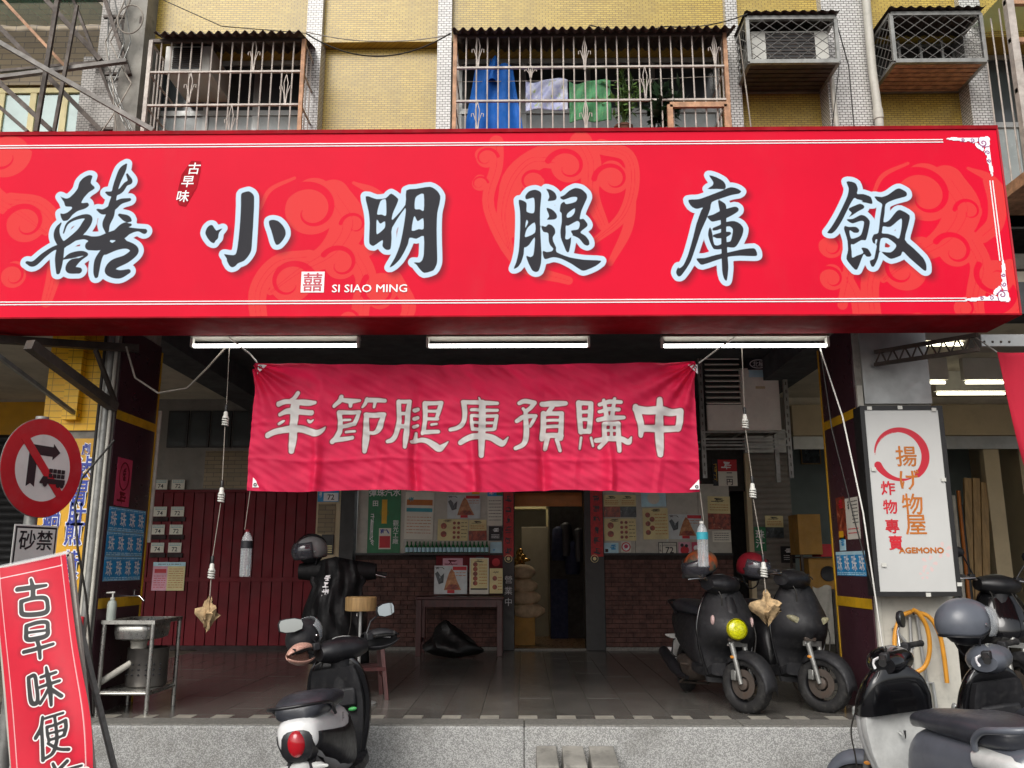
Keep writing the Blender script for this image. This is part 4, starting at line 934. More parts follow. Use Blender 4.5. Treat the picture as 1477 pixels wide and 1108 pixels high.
# printed soft shadow: the outline moved down and right
dj, di = int(.04/E_), int(.035/E_)
shade = np.full(gu.shape, .3); shade[:-dj, di:] = ink[dj:, :-di]
# scroll clouds, printed in a paler red
cloud = np.full(gu.shape, .3); cut = np.full(gu.shape, .3)
def spiral(cx, cy, r0, r1, a0, turns, w0, w1, sgn=1, n=26):
    return [(cx+(r0+(r1-r0)*k/n)*math.cos(a0+sgn*turns*6.283*k/n), cy+(r0+(r1-r0)*k/n)*math.sin(a0+sgn*turns*6.283*k/n), w0+(w1-w0)*k/n) for k in range(n+1)]
def curl(px, py, rp, a0, sgn, tail=(), lines=2, lobes=2):
    c = at(px, py, SY); r = rp*.00505; cx, cy = c.x, c.z
    add_strokes(cloud, [[(cx,cy,r*.86),(cx+.001,cy,r*.86)]])
    for k in range(lobes):
        a = a0+sgn*(1.1+.9*k); add_strokes(cloud, [[(cx+r*.42*math.cos(a),cy+r*.42*math.sin(a),r*.66),(cx+r*.42*math.cos(a)+.001,cy+r*.42*math.sin(a),r*.66)]])
    add_strokes(cut, [spiral(cx-r*.05, cy-r*.05, r*1.02, r*.26, a0-sgn*.2, sgn*.95*sgn, r*.17, r*.02, sgn)])
    if tail:
        T = tr3([[(p[0], p[1], p[2]) for p in tail]], 0, 0, 1, SY); add_strokes(cloud, T)
        for k in range(lines):
            f = (k+1)/(lines+1)*2-1; l = []
            for i, q in enumerate(T[0]):
                a, b = T[0][max(0,i-1)], T[0][min(len(T[0])-1,i+1)]; d = math.hypot(b[0]-a[0], b[1]-a[1])+1e-9
                l.append((q[0]-(b[1]-a[1])/d*q[2]*f*.8, q[1]+(b[0]-a[0])/d*q[2]*f*.8, .0035))
            add_strokes(cut, [l])
def motif(ox, oy, s, fl=1):
    def q(x, y): return ox+fl*x*s, oy+y*s
    def T(l): return [(*q(x, y), r*s) for x, y, r in l]
    f = fl
    curl(*q(0,-10), 46*s, 2.6 if f > 0 else .5, -f, T([(30,-30,24),(52,10,26),(30,50,20),(-20,80,10),(-60,110,4)]), 2)
    curl(*q(62,12), 20*s, 2.8 if f > 0 else .3, -f, T([(85,-30,4),(100,0,12),(98,30,12),(80,48,10)]), 1, 1)
    curl(*q(-30,95), 36*s, .2 if f > 0 else 2.9, f, T([(-5,62,14),(-50,70,14),(-78,110,13),(-72,170,11),(-60,215,8)]), 2)
    curl(*q(42,68), 28*s, 2.4 if f > 0 else .7, -f, T([(62,55,16),(78,90,15),(70,140,12),(85,190,6)]), 2)
    curl(*q(100,105), 28*s, 2.6 if f > 0 else .5, f, T([(120,90,10),(140,130,10),(120,160,7),(60,175,3)]), 1)
    curl(*q(-10,175), 22*s, 2.6, f, (), 0, 1); curl(*q(55,150), 17*s, 2.2, -f, (), 0, 1)
    if fl > 0:
        add_strokes(cloud, tr3([T([(-75,-10,2),(-60,-38,3),(-25,-55,2)])], 0, 0, 1, SY))
        add_strokes(cloud, tr3([T([(60,-48,2),(95,-30,7),(125,15,6),(130,60,2)])], 0, 0, 1, SY))
motif(450, 312, 1.0); motif(1335, 292, 1.02, 1)
curl(820, 240, 30, 2.6, -1, ((838,205,16),(852,235,15),(852,280,12),(870,325,8)), 2); curl(885, 258, 27, 2.9, -1, ((868,212,12),(905,225,10),(913,265,9),(898,312,8),(855,350,4)), 2, 1)
curl(768, 262, 20, .6, 1, ((800,232,12),(765,232,13),(738,262,12),(726,310,9),(735,360,5)), 2, 1); motif(10, 232, .95, -1); motif(-260, 330, 1.0, 1)
curl(702, 228, 18, .4, 1, ((716,205,10),(716,240,9),(705,300,8),(750,380,9),(820,405,6)), 1); curl(692, 265, 13, .4, 1, (), 0, 1)
add_strokes(cloud, tr3([[(735,330,14),(740,260,16),(790,222,16),(850,212,6)], [(880,380,4),(905,330,7),(912,280,5),(910,225,2)]], 0, 0, 1, SY))
curl(1198, 356, 20, 2.6, -1, ((1215,335,6),(1225,380,8),(1215,440,7)), 1, 1); curl(1200, 402, 20, 2.6, -1, ((1220,400,9),(1235,430,9),(1240,462,9)), 1, 1)
cl_ = np.maximum(cloud, -cut)
vm = print_mat('sign_vinyl', (.67,.0055,.030), [('cloud', -.002, .005, (.70,.062,.052), .70), ('shade', -.02, .075, (.10,.012,.02), .85), ('ink', .034, .041, (.52,.66,.78), 1), ('ink', -.003, .003, (.030,.030,.036), 1)], rough=.5, var=.05, sc=.8, dirt=.06, spec=.08)
pmz = panel_mesh('sign_face', frame((sx0, SY-.002, sz0+.0)), sx1-sx0, sz1-sz0, nx, ny, {'ink': ink, 'shade': shade, 'cloud': cl_}, vm, sg)
# white border lines and corner scrolls
def sgline(pa, pb, w=.0085):
    mb = MB(); a, b = at(*pa, SY-.005), at(*pb, SY-.005); mb.bar(a, b, .003, w, (0,0,1)) if abs(a.z-b.z) < abs(a.x-b.x) else mb.box((a.x-w/2,SY-.0065,b.z),(a.x+w/2,SY-.0035,a.z)); return obj('border_line', mb, g['whitep'], sg)
zt, zb = at(740,206,SY).z, at(740,437,SY).z; xr = at(1420, 250, SY).x; xe = at(1372,210,SY).x
for z in (zt, zt-.02): obj('border_line', MB().box((sx0,SY-.006,z-.004),(xe-.06,SY-.0035,z+.004)), g['whitep'], sg)
for z in (zb, zb+.02): obj('border_line', MB().box((sx0,SY-.006,z-.004),(xe-.02,SY-.0035,z+.004)), g['whitep'], sg)
for x in (xr+.03, xr+.05): obj('border_line', MB().box((x-.004,SY-.006,at(1428,388,SY).z+.06),(x+.004,SY-.0035,at(1420,252,SY).z-.05)), g['whitep'], sg)
def corner(x, z, sxn, szn):
    n_ = 70; u, v = np.meshgrid(np.linspace(-.02,.36,n_), np.linspace(-.02,.36,n_)); b = []
    b += [[(.0,.0,.014),(.04,.012,.02),(.075,.008,.012),(.11,.014,.019),(.145,.006,.010),(.18,.010,.015),(.215,.004,.009),(.25,.002,.010),(.30,.0,.003)], [(.0,.0,.014),(.012,.04,.02),(.008,.075,.012),(.014,.11,.019),(.006,.145,.010),(.010,.18,.015),(.004,.215,.009),(.002,.25,.010),(.0,.30,.003)], [(.03,.03,.026),(.065,.065,.018),(.085,.05,.012)], [(.065,.065,.016),(.05,.09,.010)]]
    d = sd_strokes(b, u, v)
    l = [spiral(.04,.04,.03,.006,0,1.2,.0035,.003), spiral(.12,.016,.018,.004,1,1.1,.003,.002), spiral(.016,.12,.018,.004,0,1.1,.003,.002,-1), spiral(.19,.012,.015,.004,1,1.1,.003,.002), spiral(.012,.19,.015,.004,0,1.1,.003,.002,-1), [(.0,.07,.003),(.05,.075,.003)], [(.07,0,.003),(.075,.05,.003)]]
    d2 = sd_strokes(l, u, v)
    mat = _pm.get('cornermat') or print_mat('corner_scroll', (.85,.85,.92), [('line', .0, .0025, (.30,.06,.18), 1)], dirt=0); _pm['cornermat'] = mat
    keep = d < .004; mb = MB(); F = []
    idx = -np.ones(d.shape, int); vs = []; la = []
    for j in range(n_-1):
        for i in range(n_-1):
            if d[j,i] < .003:
                f = []
                for (jj, ii) in ((j,i),(j,i+1),(j+1,i+1),(j+1,i)):
                    if idx[jj,ii] < 0: idx[jj,ii] = len(vs); vs.append((x-sxn*u[jj,ii], SY-.0055, z-szn*v[jj,ii])); la.append(d2[jj,ii])
                    f.append(idx[jj,ii])
                F.append(tuple(f))
    inv = MW[sg.name].inverted(); me = bpy.data.meshes.new('corner_scroll'); me.from_pydata([tuple(inv @ Vector(p)) for p in vs], [], F)
    a_ = me.attributes.new('line', 'FLOAT', 'POINT'); a_.data.foreach_set('value', la); me.materials.append(mat)
    o = bpy.data.objects.new('corner_scroll', me); COL.objects.link(o); o.parent = sg
c = at(1421, 203, SY); corner(xr+.055, zt+.01, 1, 1); corner(xr+.055, zb-.01+.015, 1, -1)
# small writing on the sign
q = at(267, 265, SY)
mb = MB().add([at(*p, SY-.0045) for p in ((290,233),(276,232),(262,252),(254,285),(258,296),(268,298),(284,270),(289,248))], [tuple(range(8))]); obj('brush_patch', mb, pm('deep_red_print', '#a00f20', .6, spec=.08), sg)
for ch, px, py in (('古',280,243),('早',271,262),('味',264,283)): txt(sg, ch, .10, g['whitep'], at(px, py, SY-.006), bold=.012, shear=.12)
txtb(sg, 'SI SIAO MING', .083, g['whitep'], at(533, 416, SY-.006), .0012, 1.12)
c = at(451, 407, SY-.0045)
obj('seal', MB().box((c.x-.085,SY-.0055,c.z-.08),(c.x+.085,SY-.0042,c.z+.08)), g['whitep'], sg)
txt(sg, '囍', .15, pm('seal_red', '#b8203a', .4), (c.x, SY-.0062, c.z), bold=.012)
# steel that carries the sign
t = thing('sign_support', 'dark steel arms tying the red sign back to the building', 'support', (0, 6.6, 3.4))
for x in (-3.2, -1.0, 1.0, 3.3): obj('arm', MB().bar((x,SY+.47,4.6),(x,YU-.11,4.75), .05), g['steel_dark'], t)
obj('rail', MB().bar((-5.2,6.62,3.45),(3.5,6.62,3.45), .05), g['steel_dark'], t)
for x in (-3.0, -.8, 1.2, 3.2): obj('hanger', MB().bar((x,6.62,3.45),(x,YU+.02,3.72), .03), g['steel_dark'], t)
# arms at the left
for i, (a, ya, b, yb, w, mt, lb) in enumerate((((42,497),6.0,(165,588),6.9,.075,'steel_dark','heavy dark steel arm from the left column up under the red sign'), ((-20,500),5.9,(112,600),6.9,.03,'steel','thin steel pipe brace in front of the yellow column'), ((-10,489),6.3,(200,503),6.85,.06,'steel_dark','long dark steel channel under the red sign at the yellow column'), ((138,505),6.5,(168,585),6.9,.03,'steel_dark','short dark flat brace against the yellow column'))):
    tag(obj('steel_brace', MB().bar(at(*a, ya), at(*b, yb), w, w), g[mt]), lb, 'brace')
# lattice girder at the right
t = thing('lattice_girder', 'dark lattice girder under the right end of the red sign', 'girder', at(1330, 505, 6.5))
A, B, C, D = at(1262,508,6.9), at(1410,483,6.2), at(1262,526,6.9), at(1412,504,6.2)
obj('chord', MB().bar(A,B,.03), g['steel_dark'], t); obj('chord', MB().bar(C,D,.03), g['steel_dark'], t)
for k in range(8):
    s0, s1, s2 = k/8, (k+.5)/8, (k+1)/8
    obj('web_bar', MB().bar(C.lerp(D,s0), A.lerp(B,s1), .01), g['steel_dark'], t); obj('web_bar', MB().bar(A.lerp(B,s1), C.lerp(D,s2), .01), g['steel_dark'], t)
# fluorescent fittings behind the sign
for i, (p0, p1) in enumerate(((282,515),(620,846),(957,1189))):
    a, b = at(p0, 497, 6.6), at(p1, 497, 6.6); z = a.z
    t = thing('fluorescent_light', ['lit tube fitting below the sign, beside the purple column with the blue posters', 'lit tube fitting below the sign, over the middle of the cloth banner', 'lit tube fitting below the sign, in front of the louvred unit'][i], 'light fitting', ((a.x+b.x)/2, 6.6, z), 'tube fittings below the sign')
    M = Matrix.Identity(4)
    prof = [(-.075,.075),(.075,.075),(.03,.105),(-.03,.105)]
    mb = MB(); rings = [[(x, 6.6+u, z+v-.03) for u, v in prof] for x in (a.x-.02, b.x+.02)]; mb.loft(rings); obj('reflector', mb, g['reflector'], t)
    obj('tube', MB().tube([(a.x,6.57,z-.02),(b.x,6.57,z-.02)], .015, 12), g['tube'], t, smooth=50)
    for x in (a.x-.015, b.x+.015): obj('socket', MB().box((x-.01,6.55,z-.03),(x+.01,6.6,z+.045)), g['white'], t)
    for x in (a.x+.2, b.x-.2): obj('hanger_wire', MB().tube([(x,6.6,z+.07),(x,6.62,3.47)], .003, 5), g['cord'], t)

# ================================================================= the cloth banner
BY = 6.50
b0, b1 = at(368, 524, BY), at(1010, 707, BY); bw_, bh_ = b1.x-b0.x, b0.z-b1.z
def bend(u, v):
    s = u/bw_; h = v/bh_
    f = sum(np.exp(-((s-c)/.012)**2)*a for c, a in ((.155,.03),(.372,-.035),(.502,.028),(.655,-.03),(.80,.03)))*np.clip(1.1-h*1.2, 0, 1)
    z = .030*np.sin(s*17)*(1-h)**1.2+.014*np.sin(s*38+h*4)*(1-h)+f*1.5
    diag = np.sin((s*7+h*2.2)*7)*.016*np.exp(-((h-.9)/.25)**2)
    z = z+diag+.008*np.sin(h*21+s*3)*np.exp(-((h-.78)/.2)**2)+.006*np.sin(s*70+h*20)*np.exp(-((s-.97)/.08)**2)
    cre = sum(a*np.maximum(0, 1-np.abs(s-c-.006*np.sin(h*9+c*40))/.012) for c, a in ((.15,.020),(.29,.012),(.372,-.022),(.502,.018),(.655,-.020),(.73,.012),(.80,.020),(.91,.012)))*np.clip(1.15-h, 0, 1)
    cre = cre+.010*np.maximum(0, 1-np.abs(h-.52-.01*np.sin(s*30))/.03)+.008*np.maximum(0, 1-np.abs(h-.24-.012*np.sin(s*22+1))/.025)
    wr = .006*np.sin(s*90+6*np.sin(h*7+s*11))*np.sin(h*13+s*25)+.004*np.sin(s*150+h*60)*np.sin(h*31+s*17)
    tie = .035*np.sin((np.arctan2(1-h, s*3.4+.02))*16)*np.exp(-np.hypot((s*3.4), 1-h)/.55)+.035*np.sin((np.arctan2(1-h, (1-s)*3.4+.02))*16)*np.exp(-np.hypot((1-s)*3.4, 1-h)/.55)
    z = z+cre+wr+tie
    sag = .018*np.sin(np.pi*s)*h+.012*np.sin(s*np.pi*5)*(1-h)
    return u+.006*np.sin(h*8)*(s-.5), v-sag-.012*s*(1-h), z
bn = thing('cloth_banner', 'red cloth banner with white rounded characters hung below the sign', 'banner', ((b0.x+b1.x)/2, BY, b1.z))
E2 = .0078; nx2, ny2 = int(bw_/E2), int(bh_/E2); gu2, gv2 = np.meshgrid(np.linspace(0,bw_,nx2), np.linspace(0,bh_,ny2))
def T2(sts, ox, oy, s): return [[(p[0]-b0.x, p[1]-b1.z, p[2]) for p in st] for st in tr3(sts, ox, oy, s, BY)]
BS = T2([
 [(440,115,22),(410,150,22),(370,185,14)], [(235,240,26),(330,215,26),(450,212,30),(560,222,30),(630,222,18)], [(240,345,18),(330,315,28),(450,318,32),(590,325,25)], [(235,445,14),(275,420,16),(295,410,6)], [(550,405,10),(575,425,16),(605,402,8)],
 [(415,220,38),(410,350,45),(395,500,42),(385,620,42),(375,730,28)], [(125,575,28),(220,525,32),(340,500,35),(480,500,35),(580,530,35),(650,550,35),(710,510,18),(738,480,5)],
 [(900,150,22),(890,200,24),(830,260,18)], [(900,185,22),(1000,200,28),(1090,192,18)], [(1000,205,24),(1000,255,18)], [(1170,170,16),(1150,230,18),(1125,268,10)], [(1170,185,25),(1280,190,25),(1365,195,20)], [(1262,200,20),(1248,265,14)],
 [(880,325,24),(890,430,26),(880,520,26),(850,590,26),(810,635,26)], [(880,325,22),(1000,325,22),(1095,320,18)], [(1090,325,18),(1060,400,22),(1040,445,22)], [(1040,445,20),(960,465,20),(900,475,18)], [(930,405,14),(995,402,12)], [(945,530,13),(1040,525,13)], [(830,620,25),(930,605,24),(1015,592,20)],
 [(1165,350,25),(1250,355,28),(1355,348,25)], [(1350,355,24),(1330,420,28),(1300,510,30),(1250,545,20),(1200,545,18)], [(1170,350,26),(1165,480,32),(1160,600,36),(1145,740,24)]], 370, 550, 7.385)
BS += T2([
 [(260,205,25),(262,320,24),(260,440,26),(230,560,26),(190,620,26),(140,640,20)], [(260,205,20),(330,205,22),(375,200,22)], [(375,200,22),(355,340,26),(345,480,28),(335,600,28),(325,695,20)], [(280,335,18),(340,335,18)], [(270,470,22),(345,475,20)],
 [(425,295,22),(460,280,18)], [(420,385,20),(455,368,18)], [(415,475,16),(455,455,16)],
 [(535,215,26),(540,330,26),(535,430,24),(520,520,24),(510,545,18)], [(540,215,24),(640,215,22),(715,212,22)], [(715,212,22),(690,290,24),(665,370,18)], [(560,300,16),(660,300,16)], [(560,385,18),(675,385,16)], [(610,450,14),(665,440,12)], [(515,530,24),(600,525,22),(680,520,20)],
 [(438,540,14),(430,610,22)], [(395,635,18),(470,615,24),(560,625,28),(640,670,36),(690,700,36),(740,670,22),(788,625,5)],
 [(1115,150,8),(1130,190,14)], [(945,200,22),(1060,205,24),(1180,205,24),(1310,212,18)], [(955,210,28),(965,320,26),(950,420,24),(890,475,22),(810,495,20)],
 [(1035,285,16),(1150,285,18),(1310,285,16)], [(1150,205,34),(1150,400,36),(1145,560,36),(1140,770,26)], [(1035,345,14),(1040,430,18),(1050,495,18)], [(1040,350,18),(1180,350,18),(1305,345,18)], [(1305,345,18),(1290,420,20),(1280,480,20)], [(1060,425,14),(1260,420,14)], [(1050,495,18),(1270,488,18)],
 [(920,635,26),(1000,590,32),(1120,565,32),(1240,575,34),(1330,625,36),(1370,640,28),(1425,575,6)]], 540, 550, 7.385)
BS += T2([
 [(105,160,16),(150,142,20),(225,155,18)], [(225,155,18),(195,195,16),(160,225,16),(150,240,12)], [(135,205,12),(160,240,12)], [(85,300,16),(140,270,18),(235,262,14)], [(235,262,12),(210,310,14),(190,345,10)], [(155,270,18),(160,400,22),(140,480,20),(75,515,16)],
 [(285,165,20),(380,165,24),(470,165,18)], [(365,190,18),(340,225,18)], [(295,240,20),(295,350,22),(285,440,22)], [(295,245,18),(440,245,18)], [(440,245,18),(435,350,20),(430,445,20)], [(310,300,12),(425,300,12)], [(310,350,13),(425,350,13)], [(300,420,20),(435,424,20)], [(325,445,20),(308,525,16)], [(400,455,16),(425,545,13)],
 [(575,160,22),(580,280,20),(590,395,20)], [(575,160,18),(670,165,20)], [(670,165,20),(665,280,20),(655,390,20)], [(590,235,14),(655,232,14)], [(590,295,14),(655,295,14)], [(590,390,20),(655,390,18)], [(592,440,10),(580,530,8)], [(670,440,10),(685,505,9)],
 [(740,175,16),(820,155,18),(905,158,14)], [(735,235,14),(820,215,16),(890,215,14)], [(770,140,12),(790,270,18)], [(855,130,12),(835,270,18)], [(725,300,16),(820,285,20),(930,275,14)],
 [(770,335,16),(775,440,18)], [(770,335,16),(885,325,18)], [(885,325,18),(885,440,20),(888,540,16)], [(790,385,10),(880,380,10)], [(828,330,12),(828,440,12)], [(710,460,18),(800,450,20),(900,445,22),(960,470,22),(985,430,6)], [(780,470,16),(735,515,16)],
 [(1025,190,24),(1045,250,28),(1065,350,24),(1060,415,18)], [(1030,205,30),(1120,220,32),(1220,220,34),(1310,235,28),(1375,230,26)], [(1375,230,26),(1370,300,26),(1355,365,24)], [(1070,360,26),(1200,360,26),(1350,365,22)], [(1215,130,20),(1210,300,34),(1212,450,34),(1215,560,22)]], 730, 550, 5.47)
bi = sd_strokes(BS, gu2, gv2)
bm_ = print_mat('banner_cloth', (.90,.020,.10), [('ink', .004, .012, (.22,.03,.04), .8), ('ink', -.003, .003, (.88,.86,.83), 1)], rough=.7, var=.10, sc=3, dirt=.06, bmp=.15, trans=.45)
panel_mesh('banner_fabric', frame((b0.x, BY, b1.z)), bw_, bh_, nx2, ny2, {'ink': bi}, bm_, bn, bend)
for (px, py, sx_, sz_) in ((372,526,1,-1),(1006,526,-1,-1),(364,703,1,1),(1009,706,-1,1)):
    c = at(px, py, BY-.015); obj('corner_patch', MB().add([c, c+Vector((sx_*.075,0,0)), c+Vector((0,0,sz_*.075)), c+Vector((0,.004,0)), c+Vector((sx_*.075,.004,0)), c+Vector((0,.004,sz_*.075))], [(0,1,2),(5,4,3),(0,3,4,1),(1,4,5,2),(2,5,3,0)]), g['whitep'], bn)
    c2 = c+Vector((sx_*.02,-.003,sz_*.02)); obj('eyelet', MB().tube([c2+Vector((.01*math.cos(k*.7),0,.01*math.sin(k*.7))) for k in range(9)], .004, 5, closed=True), g['steel_dark'], bn)
for a, b in (((371,523),(362,512)),((362,512),(330,487)),((1008,524),(1036,503)),((1036,503),(1060,487))): obj('cord', MB().tube([at(*a,BY-.02), at(*b,BY+.05)], .006, 6), g['white'], bn)

# ================================================================= hanging water bottles, bulbs, rags
_m, _t, _p = nodes('bottle_water'); _p.inputs['Transmission Weight'].default_value = 1; _p.inputs['Roughness'].default_value = .02; _p.inputs['IOR'].default_value = 1.33; g['water'] = _m
def bottle(label, px, py0, py1, Y, cordtop, labelmat):
    a, b = at(px, py0, Y), at(px, py1, Y); h = a.z-b.z; r = .042
    t = thing('water_bottle', label, 'bottle', b, 'clear bottles hung from the banner')
    prof = [(r*.9,0),(r,.01)]
    for k in range(9): z = h*(.03+.55*k/9); prof += [(r,z),(r*.95,z+h*.025),(r,z+h*.05)]
    prof += [(r,h*.75),(r*.8,h*.84),(r*.35,h*.94),(r*.33,h*.955)]
    M = Matrix.Translation(b)
    obj('body', MB().lathe(prof, 20, M), g['pet'], t, smooth=40)
    obj('water', MB().lathe([(r*.85,.006),(r*.9,h*.62)], 16, M), g['water'], t, smooth=40)
    obj('label', MB().lathe([(r*1.02,h*.60),(r*1.02,h*.76)], 20, M, cap=False), g[labelmat], t, smooth=40)
    obj('cap', MB().lathe([(r*.38,h*.95),(r*.38,h)], 14, M), g['maroon'] if labelmat == 'black' else g['white'], t, smooth=40)
    obj('string', MB().tube([a, at(*cordtop, Y)], .0022, 5), g['cord'], t)
bottle('clear water bottle with red cap hung from the banner corner in front of maroon boards', 353, 764, 832, 6.5, (361, 706), 'black')
bottle('clear water bottle with green label hung from the banner corner beside the menus', 1015, 752, 818, 6.5, (1010, 710), 'teal')
def cfl(parent, c, s=1.):
    M = Matrix.Translation(c)
    obj('bulb_base', MB().lathe([(.012*s,.10*s),(.02*s,.09*s),(.022*s,.055*s),(.03*s,.045*s),(.03*s,.03*s)], 14, M), g['white'], parent, smooth=40)
    obj('bulb_cap', MB().lathe([(.014*s,.10*s),(.016*s,.16*s),(.008*s,.17*s)], 12, M), g['black_frame'], parent, smooth=40)
    obj('bulb_coil', MB().tube([c+Vector((.026*s*math.cos(a), .026*s*math.sin(a), .03*s-.07*s*a/19)) for a in [i*.5 for i in range(39)]], .009*s, 7), g['white'], parent, smooth=60)
def bulbs(label, pts, Y, top, rag):
    t = thing('bulb_string', label, 'hanging bulbs', at(*pts[-1], Y), 'bulbs hung on cords')
    prev = at(*top, Y)
    for p in pts:
        c = at(*p, Y); obj('cord', MB().tube([prev, c+Vector((0,0,.13))], .0028, 6), g['cord'], t); cfl(t, c, .8); prev = c+Vector((0,0,-.04))
    if rag:
        c = at(*rag, Y); obj('cord', MB().tube([prev, c+Vector((0,0,.07))], .0035, 6), g['cord'], t)
        mb = MB(); rings = []
        for k in range(9):
            v = k/8; r = ([.008,.016,.022,.036,.055,.060,.048,.03,.01] if 'small rag' in label else [.008,.02,.03,.055,.08,.09,.08,.05,.015])[k]
            rings.append([c+Vector((r*math.cos(a)*(1+.55*math.sin(3*a+k)+.2*math.sin(7*a+k*2)), r*.8*math.sin(a)*(1+.4*math.cos(4*a+k)), .09-.19*v+.03*math.sin(3*a+k)+.015*math.sin(8*a)))+Vector((rnd.uniform(-.011,.011),rnd.uniform(-.011,.011),rnd.uniform(-.009,.009)))*(1 if k > 1 else .2) for a in [q*math.pi/9 for q in range(18)]])
        mb.loft(rings); obj('rag_knot', mb, g['rag'], t, smooth=70)
bulbs('cord with three coil bulbs and a small rag in front of the maroon boards', [(325,608),(319,718),(305,828)], 6.6, (331,500), (301,884))
bulbs('cord with three coil bulbs and a big rag over the veranda scooters', [(1075,612),(1086,712),(1102,826)], 6.62, (1070,500), (1106,875))
wire('grey cable drooping from the column to the tube fitting over the veranda', [at(182,500,6.7), at(195,545,6.72), at(228,567,6.8), at(270,560,6.75), at(300,530,6.7), at(325,502,6.65)], .008, 'cord', 6)
wire('pale rope slanting from the tube fitting down past the purple column', [at(1183,503,6.6), at(1215,600,6.4), at(1245,740,6.1), at(1275,945,5.6)], .0055, 'white', 4)
wire('dark cable slanting beside the pale rope', [at(1183,503,6.65), at(1200,620,6.6), at(1235,760,6.5), at(1262,860,6.5)], .005, 'cable', 4)
wire('black cable hanging in front of the yellow lettered board', [at(165,635,6.6), at(118,690,6.5), at(108,730,6.45), at(112,790,6.4), at(124,860,6.5), at(133,960,6.6), at(135,1030,6.7)], .009, 'cable', 6)
# ================================================================= street signs at the left
NA = R(73)                                          # the plate is turned: its face looks to the right
rt = Vector((math.cos(NA), math.sin(NA), 0)); nv = Vector((math.sin(NA), -math.cos(NA), 0))
c0 = at(62, 675, 5.2)
rsn = thing('traffic_sign', 'round red and white traffic sign banning lorries from turning', 'traffic sign', (c0.x, c0.y, 0))
def on(u, v, d=0.): return c0 + rt*u + Vector((0,0,v)) + nv*d
def disc(r, d, n=48): return [on(r*math.cos(2*math.pi*k/n), r*math.sin(2*math.pi*k/n), d) for k in range(n)]
RS = .305
obj('plate', MB().loft([disc(RS,-.004), disc(RS,.0)]), g['steel'], rsn)
g['sign_red'] = pm('sign_red', '#b81722', .35, var=.12, sc=4, dirt=.12, dirtcol=(.3,.2,.2)); g['sign_white'] = pm('sign_white', '#d5d5d0', .4, var=.05, dirt=.12)
obj('white_field', MB().loft([disc(.215,.001), disc(.215,.003)]), g['sign_white'], rsn)
n = 48; mb = MB(); a, b = disc(RS-.004,.0015), disc(.205,.0015)
mb.loft([disc(RS-.004,.001), disc(RS-.004,.0035), disc(.205,.0035), disc(.205,.001)], cap=False); obj('red_ring', mb, g['sign_red'], rsn)
def strip(pts, d0, d1): return MB().prism([(0,0)],0,0) if not pts else MB().add([on(*p,d0) for p in pts]+[on(*p,d1) for p in pts], [tuple(reversed(range(len(pts)))), tuple(len(pts)+k for k in range(len(pts)))]+[(k,(k+1)%len(pts),len(pts)+(k+1)%len(pts),len(pts)+k) for k in range(len(pts))])
obj('arrow', strip([(-.115,-.12),(-.085,-.10),(-.055,-.12),(-.055,.075),(.06,.075),(.06,.055),(.115,.105),(.06,.155),(.06,.135),(-.115,.135)], .003, .005), g['black'], rsn)
obj('slash_bar', strip([(-.185,.155),(-.145,.19),(.165,-.14),(.125,-.175)], .005, .0072), g['sign_red'], rsn)
mb = strip([(-.02,-.085),(.0,-.05),(.035,-.05),(.035,-.062),(.17,-.062),(.17,-.092),(-.02,-.095)], .0072, .009)
for k in range(4):
    for j in range(2): p = (.042+.032*k, -.055+.03*j); mb.add(*(lambda q: (q.v, q.f))(strip([(p[0],p[1]),(p[0]+.026,p[1]),(p[0]+.026,p[1]+.025),(p[0],p[1]+.025)], .0072, .009)))
for u in (.02, .12, .15): mb.add(*(lambda q: (q.v, q.f))(strip([(u+.016*math.cos(k*.785), -.098+.016*math.sin(k*.785)) for k in range(8)], .0074, .0092)))
obj('lorry_symbol', mb, g['black'], rsn)
pc = c0 - nv*.05
obj('post', MB().tube([(pc.x,pc.y,0),(pc.x,pc.y,c0.z+.32)], .038, 16), g['steel'], rsn, smooth=50)
for dz in (-.15, .15): obj('clamp', MB().tube([(pc.x,pc.y,c0.z+dz-.02),(pc.x,pc.y,c0.z+dz+.02)], .046, 16), g['steel'], rsn, smooth=50)
# rectangular plate below
c1 = at(49, 794, 5.18); ps = thing('sign_plate', 'small white plate with black border below the round traffic sign', 'sign plate', (c1.x, c1.y, c1.z-.25))
def rect(w, h, d): return [(-w,-h,d),(w,-h,d),(w,h,d),(-w,h,d)]
def onp(u, v, d): return c1 + rt*u + Vector((0,0,v)) + nv*d
def slab(w, h, d0, d1): return MB().loft([[onp(u,v,d0) for u,v,_ in rect(w,h,0)], [onp(u,v,d1) for u,v,_ in rect(w,h,0)]])
obj('plate', slab(.16,.15,0,.004), g['sign_white'], ps, bevel=.003); obj('border', slab(.150,.14,.0042,.0052), g['black'], ps); obj('field', slab(.138,.128,.0053,.0063), g['sign_white'], ps)
txt(ps, '砂禁', .125, g['black'], onp(0,.06,.0075), right=rt, bold=.012)
